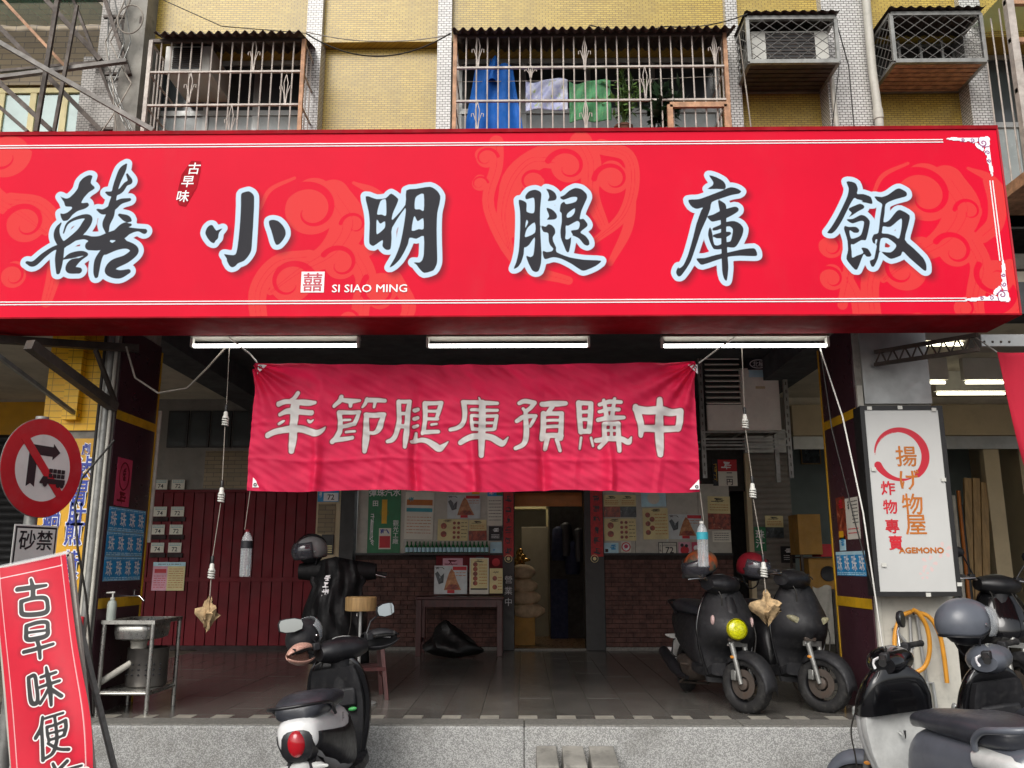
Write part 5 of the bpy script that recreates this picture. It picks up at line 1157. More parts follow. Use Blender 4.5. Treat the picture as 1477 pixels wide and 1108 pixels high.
# standing red board at the left edge
ROLL = R(12.2); brt = Vector((math.cos(ROLL), 0, math.sin(ROLL))); bup = Vector((-math.sin(ROLL), 0, math.cos(ROLL))); SBY = 4.62
o0 = at(104, 1000, SBY)      # a point of its right edge
st = thing('standing_board', 'tall red standing board with black rounded characters and worn plastic frame', 'sign board', (o0.x-.23, SBY, 0))
bwid, bz0, bz1 = .385, 0., 1.52
org = at(97, 799, SBY) - brt*bwid - bup*bz1
def bendS(u, v):
    h = v/(bz1-bz0); s = u/bwid
    bul = np.exp(-((h-.42)/.22)**2)*np.clip((s-.55)/.45, 0, 1)
    return u+.045*bul, v, .05*bul*(.6+.4*np.sin(s*9+h*5))+.006+.006*np.sin(s*5+h*8)
E3 = .006; n1, n2 = int(bwid/E3), int((bz1-bz0)/E3); g1, g2 = np.meshgrid(np.linspace(0,bwid,n1), np.linspace(0,bz1-bz0,n2))
def T3(sts, ox, oy, s):
    out = []
    for s_ in sts:
        l = []
        for p in s_:
            q = at(ox+p[0]/s, oy+p[1]/s, SBY)-org; l.append((q.dot(brt), q.dot(bup), p[2]/s*SBY/FPX))
        out.append(l)
    return out
SS = T3([[(180,458,22),(310,440,22),(440,420,14)], [(300,365,14),(318,440,20),(322,530,22)], [(215,570,18),(218,640,20),(235,690,22),(350,692,22),(445,668,22),(455,600,18),(430,540,20),(330,540,18),(215,570,18)],
 [(265,800,18),(265,860,20),(275,925,22),(380,915,22),(455,885,20),(460,820,18),(450,768,18),(370,768,18),(265,800,18)], [(285,862,13),(440,842,12)], [(365,930,18),(385,1000,18),(395,1100,16)], [(240,1045,18),(380,1010,18),(510,970,14)]], 0, 780, 6.52)
SS += T3([[(285,245,18),(292,360,20),(310,480,22),(362,485,20),(372,420,18),(362,320,18),(345,225,18),(285,245,16)], [(405,240,14),(540,195,14)], [(395,335,14),(480,305,15),(570,275,14)], [(455,145,12),(470,230,20),(490,350,22),(500,505,14)], [(470,360,14),(440,420,15),(395,490,15)], [(500,350,16),(585,420,18)],
 [(415,620,14),(400,720,18),(345,820,18)], [(405,720,16),(410,860,17),(415,1030,18)], [(440,632,12),(600,580,12)], [(455,715,14),(540,690,12),(620,650,14)], [(455,715,14),(462,790,15),(475,840,15)], [(620,650,15),(625,720,15),(610,790,15)], [(460,780,11),(620,735,11)], [(470,840,13),(560,812,12),(610,790,12)], [(530,620,13),(545,760,15),(545,850,16),(510,960,16),(440,1012,13)], [(465,870,14),(560,920,14),(650,925,16)],
 [(510,1065,15),(530,1110,16)], [(640,1035,16),(590,1090,16),(560,1120,14)], [(590,1130,12),(760,1080,12)], [(540,1150,14),(800,1120,14)]], 0, 940, 6.593)
si = sd_strokes(SS, g1, g2)
bord = np.minimum(np.abs(g1-.028), np.abs(g1-(bwid-.028)))
bord = np.minimum(bord, np.abs(g2-(bz1-bz0-.055)) + np.where((g1 > .028) & (g1 < bwid-.028), 0, 1))
bord2 = np.minimum(np.abs(g1-.016), np.abs(g1-(bwid-.016)))
sbm = print_mat('standing_board_print', (.64,.018,.042), [('shade', .0, .035, (.22,.02,.03), .5), ('line', .0022, .0038, (.85,.62,.62), 1), ('line2', .001, .0022, (.85,.62,.62), .8), ('ink', .0052, .0072, (.85,.82,.80), 1), ('ink', -.0012, .0012, (.05,.05,.05), 1)], rough=.35, var=.08, dirt=.15)
panel_mesh('printed_sheet', frame(org+Vector((0,-.006,0)), brt, bup), bwid, bz1-bz0, n1, n2, {'ink': si, 'shade': si, 'line': bord, 'line2': bord2}, sbm, st, bendS)
def bp(u, v, d): return org + brt*u + bup*v + Vector((0,-d,0))
H = bz1-bz0
for u in (-.012, bwid+.0): obj('frame_post', MB().bar(bp(u,.03,-.03), bp(u,H,-.03), .025), g['offwhite'], st)
obj('frame_rail', MB().bar(bp(0,H+.0,-.03), bp(bwid,H+.0,-.03), .025), g['offwhite'], st); obj('frame_rail', MB().bar(bp(0,.0,-.03), bp(bwid,0,-.03), .025), g['offwhite'], st)
for u in (.03, bwid-.03): q_ = bp(u,.04,-.5); obj('leg', MB().bar(bp(u,H*.9,-.045), Vector((q_.x,q_.y,.013)), .025), g['steel'], st)
obj('foot', MB().box((org.x-.02,SBY-.15,.0),(org.x+bwid+.05,SBY+.35,.035)), g['rubber'], st, bevel=.01)
obj('clear_tape', MB().box((0,0,0),(bwid+.02,.02,.004), frame(bp(-.01,H-.005,.012), brt, bup) ), g['pet'], st)
# steel stand foot seen beside the board
# yellow board with blue letters on the left column
yb = thing('letter_board', 'yellow board with fat blue characters fixed on the front of the left column', 'sign board', (XL0+.25, YU-.06, 1.0))
yx0, yx1, yz0, yz1 = X(84,6.9,640)-.12, X(147,6.9,640), .85, Z(632,6.9)
obj('board', MB().box((yx0,YU-.075,yz0),(yx1,YU-.032,yz1)), pm('yellow_sign_board', '#cf9a10', .4, var=.08, dirt=.15), yb)
obj('white_edge', MB().box((yx1-.03,YU-.079,yz0),(yx1-.002,YU-.0755,yz1)), g['offwhite'], yb)
for ch, px, py, s in (('劇',124,648,.10),('滷',121,676,.22),('胃',114,712,.22),('肚',111,742,.21),('煎',106,768,.21),('黃',101,812,.20),('金',98,838,.2),('雞',94,862,.19),('絲',91,884,.18),('鍋',74,745,.2)):
    p = at(px, py, YU-.0795); txt(yb, ch, s, g['whitep'], p, bold=.055, sx=.72); p.y -= .0015; txt(yb, ch, s, g['bluep'], p, bold=.018, sx=.72)

# ================================================================= posters on the columns' inner faces
def poster(label, cat, M, w, h, sheet, els, group=None, th=.002, name='poster'):
    """sheet of paper in a local frame (x right, y up, z out); els: printed blocks, marks and letters"""
    t = thing(name, label, cat, M.translation, group)
    obj('sheet', MB().box((-w/2,-h/2,0),(w/2,h/2,th), M), g[sheet], t)
    by = {}
    for i, e in enumerate(els):
        z = th+.0006+.0004*i
        if e[0] == 'r': by.setdefault(e[5], MB()).box(((e[1]-.5)*w,(e[2]-.5)*h,th), ((e[3]-.5)*w,(e[4]-.5)*h,z), M)
        elif e[0] == 'c': by.setdefault(e[4], MB()).lathe([(e[3]*w,th),(e[3]*w,z)], 18, M @ Matrix.Translation(((e[1]-.5)*w,(e[2]-.5)*h,0)))
        elif e[0] == 'p':
            by.setdefault(e[2], MB()).prism([((x-.5)*w,(y-.5)*h) for x, y in e[1]], th, z, M)
        elif e[0] == 's':
            q = M @ Matrix.Translation(((e[1]-.5)*w,(e[2]-.5)*h,z)); scribble(by.setdefault(e[5], MB()), q, e[3]*w, e[4]*h, e[6] if len(e) > 6 else 6, i, .16)
        elif e[0] == 'l':   # rows of tiny writing
            n = e[6]
            for k in range(n):
                y = e[2]+(e[4]-e[2])*(k+.5)/n; x = e[1]
                while x < e[3]-.02:
                    L_ = rnd.uniform(.04,.14); x2 = min(x+L_, e[3]); by.setdefault(e[5], MB()).box(((x-.5)*w,(y-.5)*h-.004,th),((x2-.5)*w,(y-.5)*h+.004,z), M); x = x2+.025
        elif e[0] == 't':
            p = M @ Vector(((e[2]-.5)*w,(e[3]-.5)*h,z)); r_ = M.to_3x3(); txt(t, e[1], e[4], g[e[5]], p, r_ @ Vector((1,0,0)), r_ @ Vector((0,1,0)), bold=e[6] if len(e) > 6 else .0, sx=e[7] if len(e) > 7 else 1)
    for k, mb in by.items(): obj('print', mb, g[k], t, kind='stuff')
    return t
LI = frame((XL1+.0125, 0, 0), (0,1,0), (0,0,1))       # left column, inner face: u runs with +y, face looks to +x
def onL(y, z): return Matrix.Translation((XL1+.0125, y, z)) @ LI.to_3x3().to_4x4()
RI = frame((XR0-.0125, 0, 0), (0,-1,0), (0,0,1))
def onR(y, z): return Matrix.Translation((XR0-.0125, y, z)) @ RI.to_3x3().to_4x4()
zt_ = Z(733,7.3); zb_ = Z(838,7.3)
bh3 = (zt_-zb_)/3
for k in range(3):
    els = [('r',0,.86,1,1,'paleblue'), ('r',.01,.87,.99,.985,'skyblue'), ('r',0,.0,1,.015,'paleblue'), ('l',.02,.02,.98,.16,'paleblue',2)]
    for i in range(4): els += [('t','珠',.125+.25*i,.52,bh3*.66,'whitep',.012,.85)]
    els += [('l',.03,.88,.97,.98,'paleblue',1)]
    poster('blue strip poster with four white characters, ' + ['highest of three on the column', 'middle of three on the column', 'lowest of three, above the tap'][k], 'poster', onL(7.33, zt_-bh3*(k+.5)), .68, bh3-.004, 'skyblue', els, 'blue strip posters')
seal = [('t','囍',.5,.62,.10,'maroon',.01)] + [('s',.5,.22,.7,.3,'maroon',9)]
p_ = poster('pink paper with an oval seal on the left column above the blue posters', 'poster', onL(7.19, (Z(664,7.2)+Z(727,7.2))/2), .27, .40, 'pink', [('s',.5,.62,.28,.34,'maroon',10),('s',.5,.18,.72,.26,'maroon',9)])
obj('oval_ring', MB().tube([onL(7.19, (Z(664,7.2)+Z(727,7.2))/2) @ Vector((.085*math.cos(k*.25), .05+.115*math.sin(k*.25), .003)) for k in range(25)], .006, 5, closed=True), g['maroon'], p_)
poster('blue strip poster with white characters on the column beside the pale rope', 'poster', onR(7.33, Z(813,7.3)), .66, .20, 'skyblue', [('r',0,.86,1,1,'paleblue'),('l',.02,.02,.98,.16,'paleblue',2)]+[('t','珠',.125+.25*i,.52,.14,'whitep',.012,.85) for i in range(4)], 'blue strip posters')
poster('white price list with black handwriting on the right column', 'poster', onR(7.21, Z(748,7.2)), .28, .34, 'paper', [('s',.25,.8,.2,.25,'black',8),('l',.5,.35,.95,.95,'black',7),('l',.1,.1,.9,.3,'red',2)])
poster('red food leaflet beside the price list on the right column', 'poster', onR(7.46, Z(748,7.45)), .2, .36, 'food2', [('s',.5,.8,.7,.25,'red',8),('r',.1,.05,.6,.2,'yellowp')])
poster('small pale blue card under the price list on the right column', 'poster', onR(7.48, Z(784,7.45)), .14, .12, 'paleblue', [('s',.5,.5,.7,.6,'skyblue',8)])

# ---- cards, posters at the back wall
def onW(px, py, Y=None, dy=.0): 
    Y = (YW-.03) if Y is None else Y
    p = at(px, py, Y); return frame(p)
def wp(label, cat, r, sheet, els, Y=None, group=None, name='poster'):
    Y = YW-.03 if Y is None else Y
    a, b = at(r[0], r[3], Y), at(r[2], r[1], Y); return poster(label, cat, frame(((a.x+b.x)/2, Y, (a.z+b.z)/2)) @ Matrix.Rotation(rnd.uniform(-.022,.022) if name in ('poster','menu_sheet') else 0, 4, 'Z'), b.x-a.x, b.z-a.z, sheet, els, group, name=name)
mail = [(232,699,'74','over the boards'),(257,699,'72','over the boards'),(231,738,'74','second row'),(256,738,'72','second row'),(228,764,'74','third row'),(254,764,'72','third row'),(227,790,'74','lowest row'),(252,790,'72','lowest row')]
for px, py, n_, row in mail:
    wp('white number card %s on the maroon boards, %s, %s' % (n_, row, 'nearer the purple column' if n_ == '74' else 'nearer the panelled door'), 'number card', (px-10,py-7,px+10,py+7), 'paper', [('l',.08,.66,.92,.95,'teal',2),('t',n_,.5,.34,.085,'black',.01)], YW-.05, 'letter box number cards', 'number_card')
    if row != 'over the boards':
        a = at(px, py+11, YW-.05); tag(obj('letter_slot', MB().box((a.x-.11,YW-.055,a.z-.03),(a.x+.11,YW-.03,a.z+.03)), g['maroon_dark']), 'dark letter slot under the %s of number cards, %s' % (row, 'nearer the purple column' if n_ == '74' else 'nearer the panelled door'), 'letter slot', 'letter slots')
wp('pink and yellow notice sheet on the maroon boards above the sink', 'notice', (218,811,268,852), 'paleblue', [('r',.0,.0,.46,.86,'pinkp'),('r',.46,.0,1,.86,'cream'),('l',.05,.08,.42,.55,'red',6),('r',.06,.62,.42,.76,'red'),('l',.5,.08,.95,.8,'orange',9),('l',.15,.88,.85,.98,'black',1)], YW-.05, name='notice_sheet')
wp('blue house number plate 72 on the beige pier', 'number plate', (458,706,489,724), 'skyblue', [('r',.28,.05,.98,.72,'whitep'),('t','72',.63,.38,.105,'black',.012),('s',.13,.6,.16,.6,'whitep',6)], YW-.085, name='number_plate')
t = thing('intercom', 'cream intercom panel with call buttons on the beige pier', 'intercom', at(473,800,YW-.08))
a, b = at(463,800,YW-.09), at(482,771,YW-.09); obj('case', MB().box((a.x,YW-.10,a.z),(b.x,YW-.071,b.z)), g['black_frame'], t, bevel=.005)
obj('speaker', MB().box((a.x+.03,YW-.104,b.z-.13),(b.x-.03,YW-.1005,b.z-.03)), g['plastic'], t)
for k in range(4): obj('button_row', MB().box((a.x+.02,YW-.106,a.z+.02+k*.03),(b.x-.02,YW-.1005,a.z+.038+k*.03)), g['cream'], t)
menu = [('s',.3,.9,.35,.14,'black',7)]+[('c',.2,.68,.10,'food2'),('c',.2,.30,.10,'food2')]+[('c',.55+.14*i,.82-.22*j,.05,'food2') for i in range(2) for j in range(4)]+[('l',.78,.1,.97,.92,'black',5)]
menu2 = [('s',.5,.92,.45,.10,'black',8)]+[('c',.2+.17*(j%2),.78-.14*j,.10,'food2') for j in range(5)]+[('l',.48,.12,.95,.85,'orange',7)]
redc = [('r',0,0,1,.48,'food2'),('s',.5,.88,.7,.14,'black',9),('l',.1,.55,.9,.78,'orange',3)]
drk = [('r',0,0,1,.48,'food3'),('s',.5,.88,.7,.14,'black',9),('l',.1,.55,.9,.78,'orange',3)]
pork = [('r',0,0,1,1,'whiteblue'),('p',((.30,.14),(.82,.14),(.70,.45),(.60,.78),(.52,.90),(.44,.72),(.36,.42)),'food'),('p',((.34,.16),(.78,.16),(.66,.34),(.45,.34)),'food2'),('p',((.02,.72),(.10,.80),(.20,.62),(.30,.74),(.28,.40),(.14,.34)),'food3'),('r',.56,.84,.98,.97,'red'),('s',.18,.9,.3,.12,'black',8),('l',.55,.6,.95,.8,'orange',2),('r',.4,.03,.62,.14,'red')]
grn = [('t','彈珠汽水',.5,.93,.115,'whitep',.01,1.0),('c',.5,.62,.14,'leaf'),('r',.42,.45,.58,.82,'yellowp'),('r',.35,.06,.72,.38,'paper'),('r',.37,.08,.70,.26,'red'),('s',.53,.32,.3,.1,'bluep',8),('t','觀\n光\n工\n廠',.86,.32,.085,'whitep',.0),('t','田',.22,.76,.09,'whitep',.01),('s',.14,.32,.14,.5,'whitep',10),('s',.14,.58,.14,.07,'whitep',6)]
YP = YW-.022
wp('green soda poster with white characters and a bottle', 'poster', (529,704,579,798), 'green', grn, YP)
wp('pale poster with orange and teal stripes in a plastic sleeve', 'poster', (583,710,626,778), 'paper', [('r',.05,.72,.95,.84,'orange'),('r',.05,.58,.95,.66,'teal'),('s',.2,.85,.2,.12,'teal',6),('l',.08,.1,.92,.5,'orange',6)], YP)
wp('poster of glazed pork on rice above the round dish menu', 'poster', (645,714,693,748), 'paper', pork, YP, 'pork photo posters')
wp('wide cream menu of round dishes above the green bottle row', 'menu', (631,749,675,780), 'cream', menu, YP, 'dish menus', 'menu_sheet')
wp('cream card with red meat photo beside the wide dish menu', 'menu', (676,750,702,780), 'cream', redc, YP, 'photo cards', 'menu_sheet')
wp('pale leaflet with blue heading near the doorway couplet', 'poster', (703,704,725,758), 'paper', [('r',0,.78,1,1,'skyblue'),('s',.3,.88,.4,.14,'whitep',6),('r',.6,.8,1,.98,'green'),('l',.08,.1,.92,.7,'black',7)], YP)
wp('black card with white writing above the pale blue card', 'poster', (705,759,724,780), 'black', [('s',.5,.7,.6,.3,'whitep',8),('l',.2,.15,.8,.45,'whitep',3)], YP)
wp('plain pale blue card at the end of the bottle row', 'poster', (707,782,724,799), 'paleblue', [('s',.3,.3,.3,.2,'skyblue',5)], YP)
wp('small yellow card above the pork poster', 'poster', (681,704,692,713), 'yellowp', [('s',.5,.5,.6,.5,'ink',6)], YP)
wp('cream card with red meat photo next to the doorway', 'menu', (867+4,714,894,746), 'cream', redc, YP, 'photo cards', 'menu_sheet')
wp('cream card with dark dish photo next to the doorway', 'menu', (895,714,917,746), 'cream', drk, YP, 'photo cards', 'menu_sheet')
wp('wide cream menu of round dishes above the round stamp', 'menu', (872,748,917,780), 'cream', menu, YP, 'dish menus', 'menu_sheet')
wp('tall cream menu with five dishes beside the pork poster', 'menu', (928,733,963,778), 'cream', menu2, YP, 'dish menus', 'menu_sheet')
wp('poster of glazed pork beside the hanging bottle', 'poster', (965,742,1012,778), 'paper', pork, YP, 'pork photo posters')
wp('pale blue leaflet with tiny pictures beside the round stamp', 'poster', (871,783,892,798), 'paleblue', [('s',.6,.5,.5,.6,'skyblue',8),('r',.1,.1,.3,.4,'black')], YP)
t_ = wp('round red and white stamp sticker on the display panel', 'sticker', (896,781,910,797), 'paper', [('c',.5,.5,.46,'red'),('c',.5,.5,.36,'whitep'),('c',.5,.55,.2,'pink')], YP)
wp('white house number plate 72 on the display panel', 'number plate', (950,782,976,800), 'paper', [('r',.0,.0,1,.06,'black'),('r',0,.94,1,1,'black'),('r',0,0,.04,1,'black'),('r',.96,0,1,1,'black'),('r',.2,.05,.23,.95,'black'),('r',.23,.68,.97,.72,'black'),('t','72',.6,.36,.12,'black',.014),('l',.28,.76,.93,.92,'black',1),('s',.11,.5,.12,.7,'black',7)], YP, name='number_plate')
wp('pink sticker with panda like blots beside the house number', 'sticker', (979,782,996,800), 'pinkp', [('c',.5,.35,.35,'red'),('c',.3,.75,.14,'black'),('c',.65,.7,.14,'black')], YP)
wp('bright pink sticker behind the hanging bottle', 'sticker', (998,782,1010,799), 'pink', [('c',.5,.5,.3,'whitep')], YP)
wp('cream card with red meat photo beside the dark gap', 'menu', (1022,716,1052,764), 'cream', redc, YP, 'photo cards', 'menu_sheet')
wp('white notice with tiny writing beside the dark gap', 'notice', (1028,766,1054,782), 'paper', [('l',.1,.1,.9,.9,'black',4)], YP, name='notice_sheet')
wp('red and white price banner with black characters beside the dark gap', 'poster', (1029,663,1062,701), 'paper', [('r',0,.55,1,1,'red'),('s',.6,.78,.5,.3,'whitep',8),('t','二\n円',.68,.27,.10,'black',.02),('r',0,0,.22,1,'black'),('s',.11,.5,.14,.8,'yellowp',9)], YP)
wp('faint old sheet on the panel behind the banner corner', 'poster', (925,706,960,731), 'paleblue', [('c',.5,.5,.25,'paper')], YP)
# cards on the grey shutter
YS = YW-.03
wp('green card with white characters on the grey shutter', 'poster', (1089,760,1104,795), 'green', [('t','珠\n汁',.5,.5,.13,'whitep',.015)], YS)
wp('cream card with dark dish photo on the grey shutter', 'menu', (1105,744,1129,776), 'cream', drk, YS, 'photo cards', 'menu_sheet')
wp('small black card with white writing on the grey shutter', 'poster', (1127,788,1146,812), 'black', [('s',.5,.7,.6,.3,'whitep',8),('l',.2,.15,.8,.5,'whitep',3)], YS)

# ================================================================= table, display boards, bottle row
TY = 11.75; tx0, tx1, tz = X(604,TY), X(727,TY), Z(860,TY)
t = thing('wooden_table', 'dark red wooden table below the bottle row', 'table', ((tx0+tx1)/2, TY, FZ))
obj('tabletop', MB().box((tx0,TY-.28,tz-.035),(tx1,TY+.28,tz)), g['wood_dark'], t, bevel=.006)
obj('apron', MB().box((tx0+.05,TY-.24,tz-.13),(tx1-.05,TY-.22,tz-.037)), g['wood_dark'], t)
for x in (tx0+.05, tx1-.05):
    for y in (TY-.23, TY+.23): obj('leg', MB().box((x-.035,y-.035,FZ),(x+.035,y+.035,tz-.037)), g['wood_dark'], t, bevel=.005)
    obj('stretcher', MB().box((x-.015,TY-.19,FZ+.15),(x+.015,TY+.19,FZ+.2)), g['wood_dark'], t)
YB = 11.85
wp('pork photo board standing on the wooden table', 'display board', (626,816,674,857), 'paper', pork, YB, 'pork photo posters', 'display_board')
wp('framed cream menu board standing in the middle of the wooden table', 'display board', (677,805,705,857), 'paper', [('r',.06,.16,.94,.97,'cream'),('r',.06,.12,.94,.16,'black')]+[('c',.3,.82-.13*j,.12,'food2') for j in range(5)]+[('l',.5,.25,.9,.85,'orange',7),('s',.5,.92,.5,.08,'black',7)], YB, name='display_board')
wp('small cream menu board at the end of the wooden table near the door', 'display board', (706,820,725,856), 'cream', [('c',.4,.6,.18,'food2'),('c',.4,.25,.18,'food2'),('s',.5,.85,.5,.12,'black',6),('l',.65,.1,.95,.7,'orange',5)], YB, name='display_board')
for r in ((626,816,674,857),(677,805,705,857),(706,820,725,856)): pass
wp('dark red strip of photos behind the display boards', 'poster', (629,801,725,822), 'maroon', [('r',.1,.2,.4,.8,'pinkp'),('s',.25,.5,.25,.4,'maroon',7),('r',.6,.1,.72,.9,'food3'),('c',.9,.5,.06,'red')], YW-.05)
zsh = ZB+.035; ysh = YW-.12
sh = thing('bottle_shelf', 'narrow ledge carrying the row of green bottles', 'shelf', (X(645,ysh), ysh, zsh))
obj('board', MB().box((X(583,ysh),ysh-.06,zsh-.03),(X(706,ysh),YW-.062,zsh-.002)), g['black_frame'], sh)
bh = Z(781,ysh)-zsh; r_ = .026
bt = None
for k in range(20):
    x = X(587+6.05*k, ysh)
    if bt is None:
        bt = thing('green_bottle', 'small green glass bottle with pale label in the row under the posters', 'bottle', (x, ysh, zsh), 'row of green bottles')
        M = Matrix.Translation((x, ysh, zsh))
        obj('glass', MB().lathe([(r_*.9,0),(r_,.008),(r_,bh*.5),(r_*.9,bh*.58),(r_*.42,bh*.74),(r_*.38,bh*.92)], 12, M), g['bottle_green'], bt, smooth=40)
        obj('label', MB().lathe([(r_*1.03,bh*.06),(r_*1.03,bh*.46)], 12, M, cap=False), g['paleblue'], bt, smooth=40)
        obj('cap', MB().lathe([(r_*.48,bh*.91),(r_*.48,bh)], 10, M), g['bottle_green'], bt, smooth=40)
    else: dup(bt, (x, ysh, zsh))
# black bag under the table
c = at(655, 925, 11.3); mb = MB(); rings = []
for k in range(13):
    v = k/12; r = [.05,.26,.34,.36,.35,.31,.27,.24,.20,.17,.14,.10,.03][k]
    rings.append([(c.x+(r*math.cos(a))*(1+.12*math.sin(5*a+k))-.10*v+.02*math.sin(9*a+k), 11.3+.6*r*math.sin(a)*(1+.12*math.sin(4*a+k*.7)), FZ+.005+.42*v*(1+.10*math.cos(a+2))) for a in [q*math.pi/14 for q in range(28)]])
mb.loft(rings); tag(obj('black_bag', mb, pm('black_bin_bag', '#121212', .42, var=.3, sc=20, bmp=1., bsc=22), smooth=50), 'crumpled black plastic bag on the tiles under the wooden table', 'bag')

# ================================================================= sink
sc = thing('sink_stand', 'stainless steel sink on a tube stand beside the left column', 'sink', (-3.15, 7.25, FZ))
SX0, SX1, SY0, SY1, SZ = -3.36, -2.93, 6.98, 7.55, Z(893,7.2)-.0
mb = MB(); mb.box((SX0,SY0,SZ-.03),(SX1,SY0+.05,SZ)).box((SX0,SY1-.05,SZ-.03),(SX1,SY1,SZ)).box((SX0,SY0+.0502,SZ-.03),(SX0+.05,SY1-.0502,SZ)).box((SX1-.05,SY0+.0502,SZ-.03),(SX1,SY1-.0502,SZ)); obj('rim', mb, g['stainless'], sc)
cx, cy = (SX0+SX1)/2, (SY0+SY1)/2
rings = []
for k, (s, z) in enumerate(((1.0,-.005),(.98,-.10),(.93,-.15),(.7,-.165),(.15,-.17))):
    rings.append([(cx+(SX1-SX0-.1)/2*s*math.copysign(abs(math.cos(a))**.4, math.cos(a)), cy+(SY1-SY0-.1)/2*s*math.copysign(abs(math.sin(a))**.4, math.sin(a)), SZ+z) for a in [q*math.pi/16 for q in range(32)]])
o = obj('basin', MB().loft(rings, cap=False), g['stainless'], sc, smooth=50); m = o.modifiers.new('thickness','SOLIDIFY'); m.thickness = .003
obj('drain_pot', MB().lathe([(.06,-.29),(.062,-.2),(.07,-.172)], 18, Matrix.Translation((cx,cy-.05,SZ))), g['offwhite'], sc, smooth=40)
obj('drain_pipe', MB().tube([(cx,cy-.05,SZ-.27),(cx-.03,cy-.08,SZ-.34),(cx-.32,cy-.30,FZ+.16),(cx-.40,cy-.36,FZ+.08)], .026, 12), g['offwhite'], sc, smooth=50)
for x in (SX0+.02, SX1-.02):
    for y in (SY0+.02, SY1-.02):
        l = obj('leg', MB().tube([(x,y,FZ),(x,y,SZ-.03)], .017, 12), g['stainless'], sc, smooth=50)
for x in (SX0+.02, SX1-.02): obj('side_rail', MB().tube([(x,SY0+.02,FZ+.16),(x,SY1-.02,FZ+.16)], .012, 10), g['stainless'], sc, smooth=50)
for y in (SY0+.02, SY1-.02): obj('cross_rail', MB().tube([(SX0+.02,y,FZ+.165),(SX1-.02,y,FZ+.165)], .012, 10), g['stainless'], sc, smooth=50)
obj('low_shelf', MB().box((SX0+.02,SY0+.02,FZ+.175),(SX1-.02,SY1-.02,FZ+.185)), g['stainless'], sc)
tp = thing('tap', 'small brass and chrome wall tap above the sink', 'tap', (XL1+.01, 7.5, 1.3))
obj('body', MB().tube([(XL1+.012,7.48,SZ+.17),(XL1+.11,7.48,SZ+.17),(XL1+.15,7.48,SZ+.13)], .011, 10), g['chrome'], tp, smooth=50)
obj('handle', MB().tube([(XL1+.06,7.48,SZ+.17),(XL1+.06,7.48,SZ+.22)], .007, 8).tube([(XL1+.06,7.45,SZ+.22),(XL1+.06,7.51,SZ+.22)], .006, 8), g['chrome'], tp, smooth=50)
db = thing('steel_drum', 'perforated steel drum standing on the low shelf of the sink stand', 'drum', (cx+.05, cy+.02, FZ+.187))
M = Matrix.Translation((cx+.05, cy+.03, FZ+.187)); obj('drum', MB().lathe([(.15,0),(.16,.01),(.16,.29),(.165,.30),(.15,.305),(.15,.02)], 32, M), pm('worn_steel', '#6d6a66', .35, metal=.8, var=.2), db, smooth=40)
for k in range(7):
    a = R(-150+20*k)
    for j in range(3): q = Vector((cx+.05+.161*math.cos(a), cy+.03+.161*math.sin(a), FZ+.187+.10+.04*j)); obj('hole', MB().ell(q, (.010,.010,.008), 8, 4), g['black'], db)
sp = thing('soap_bottle', 'clear pump soap bottle standing on the sink rim', 'soap bottle', (SX0+.06, SY0+.03, SZ))
M = Matrix.Translation((SX0+.055, SY0+.04, SZ)); obj('bottle', MB().lathe([(.033,0),(.036,.01),(.036,.12),(.03,.145),(.014,.155),(.014,.165)], 18, M), pm('soap_plastic', '#aab2aa', .15, var=.1), sp, smooth=40)
obj('pump', MB().tube([(SX0+.055,SY0+.04,SZ+.16),(SX0+.055,SY0+.04,SZ+.215)], .007, 8).tube([(SX0+.07,SY0+.04,SZ+.215),(SX0+.005,SY0+.03,SZ+.212)], .007, 8).lathe([(.017,.16),(.017,.175)], 14, M), g['white'], sp, smooth=40)
# pipes at the left column's corner
for i, (x, r, mt) in enumerate(((XL1-.05,.03,'steel'),(XL1-.005,.014,'offwhite'),(XL1-.10,.012,'cable'))):
    tag(obj('conduit', MB().tube([(x,YU-.06-.01*i,FZ),(x,YU-.06-.01*i,3.5)], r, 12), g[mt], smooth=50), ['thick grey conduit up the front corner of the left column', 'thin pale conduit beside the thick grey one', 'black cable run beside the thick grey conduit'][i], 'conduit')
tag(obj('pale_conduit', MB().tube([(XL1+.03,YU+.80,1.75),(XL1+.03,YU+.80,2.95)], .017, 12), g['offwhite'], smooth=50), 'pale vertical conduit behind the inner edge of the left column', 'conduit')
tag(obj('umbrella_stick', MB().tube([at(118,890,6.85), at(103,1010,6.7)], .018, 10), g['red'], smooth=50), 'red stick leaning between the red board and the sink', 'stick')

# ================================================================= stools in the veranda
def stool(label, cx, cy, h=.46, w=.34, rz=0.):
    t = thing('wooden_stool', label, 'stool', (cx, cy, FZ), 'dark red stools')
    M = Matrix.Translation((cx, cy, FZ)) @ Matrix.Rotation(rz, 4, 'Z')
    obj('seat', MB().box((-w/2,-w/2,h-.03),(w/2,w/2,h), M), g['wood_dark'], t, bevel=.006)
    for a in (-1, 1):
        for b in (-1, 1): obj('leg', MB().bar(M @ Vector((a*(w/2-.04),b*(w/2-.04),h-.03)), M @ Vector((a*(w/2+.01),b*(w/2+.01),0)), .035), g['wood_dark'], t)
    for a in (-1, 1):
        obj('stretcher', MB().bar(M @ Vector((a*(w/2-.01),-(w/2-.01),.2)), M @ Vector((a*(w/2-.01),w/2-.01,.2)), .03), g['wood_dark'], t)
        obj('stretcher', MB().bar(M @ Vector((-(w/2-.01),a*(w/2-.01),.26)), M @ Vector((w/2-.01,a*(w/2-.01),.26)), .03), g['wood_dark'], t)
stool('dark red wooden stool behind the white and black scooter', -1.42, 7.95, .50, .34, .3)
c = at(521, 862, 7.6); t = thing('round_stand', 'round pale wooden stand top on a thin metal post behind the scooter mirror', 'stand', (c.x, 7.6, FZ))
M = Matrix.Translation((c.x, 7.6, FZ)); hz = c.z-FZ
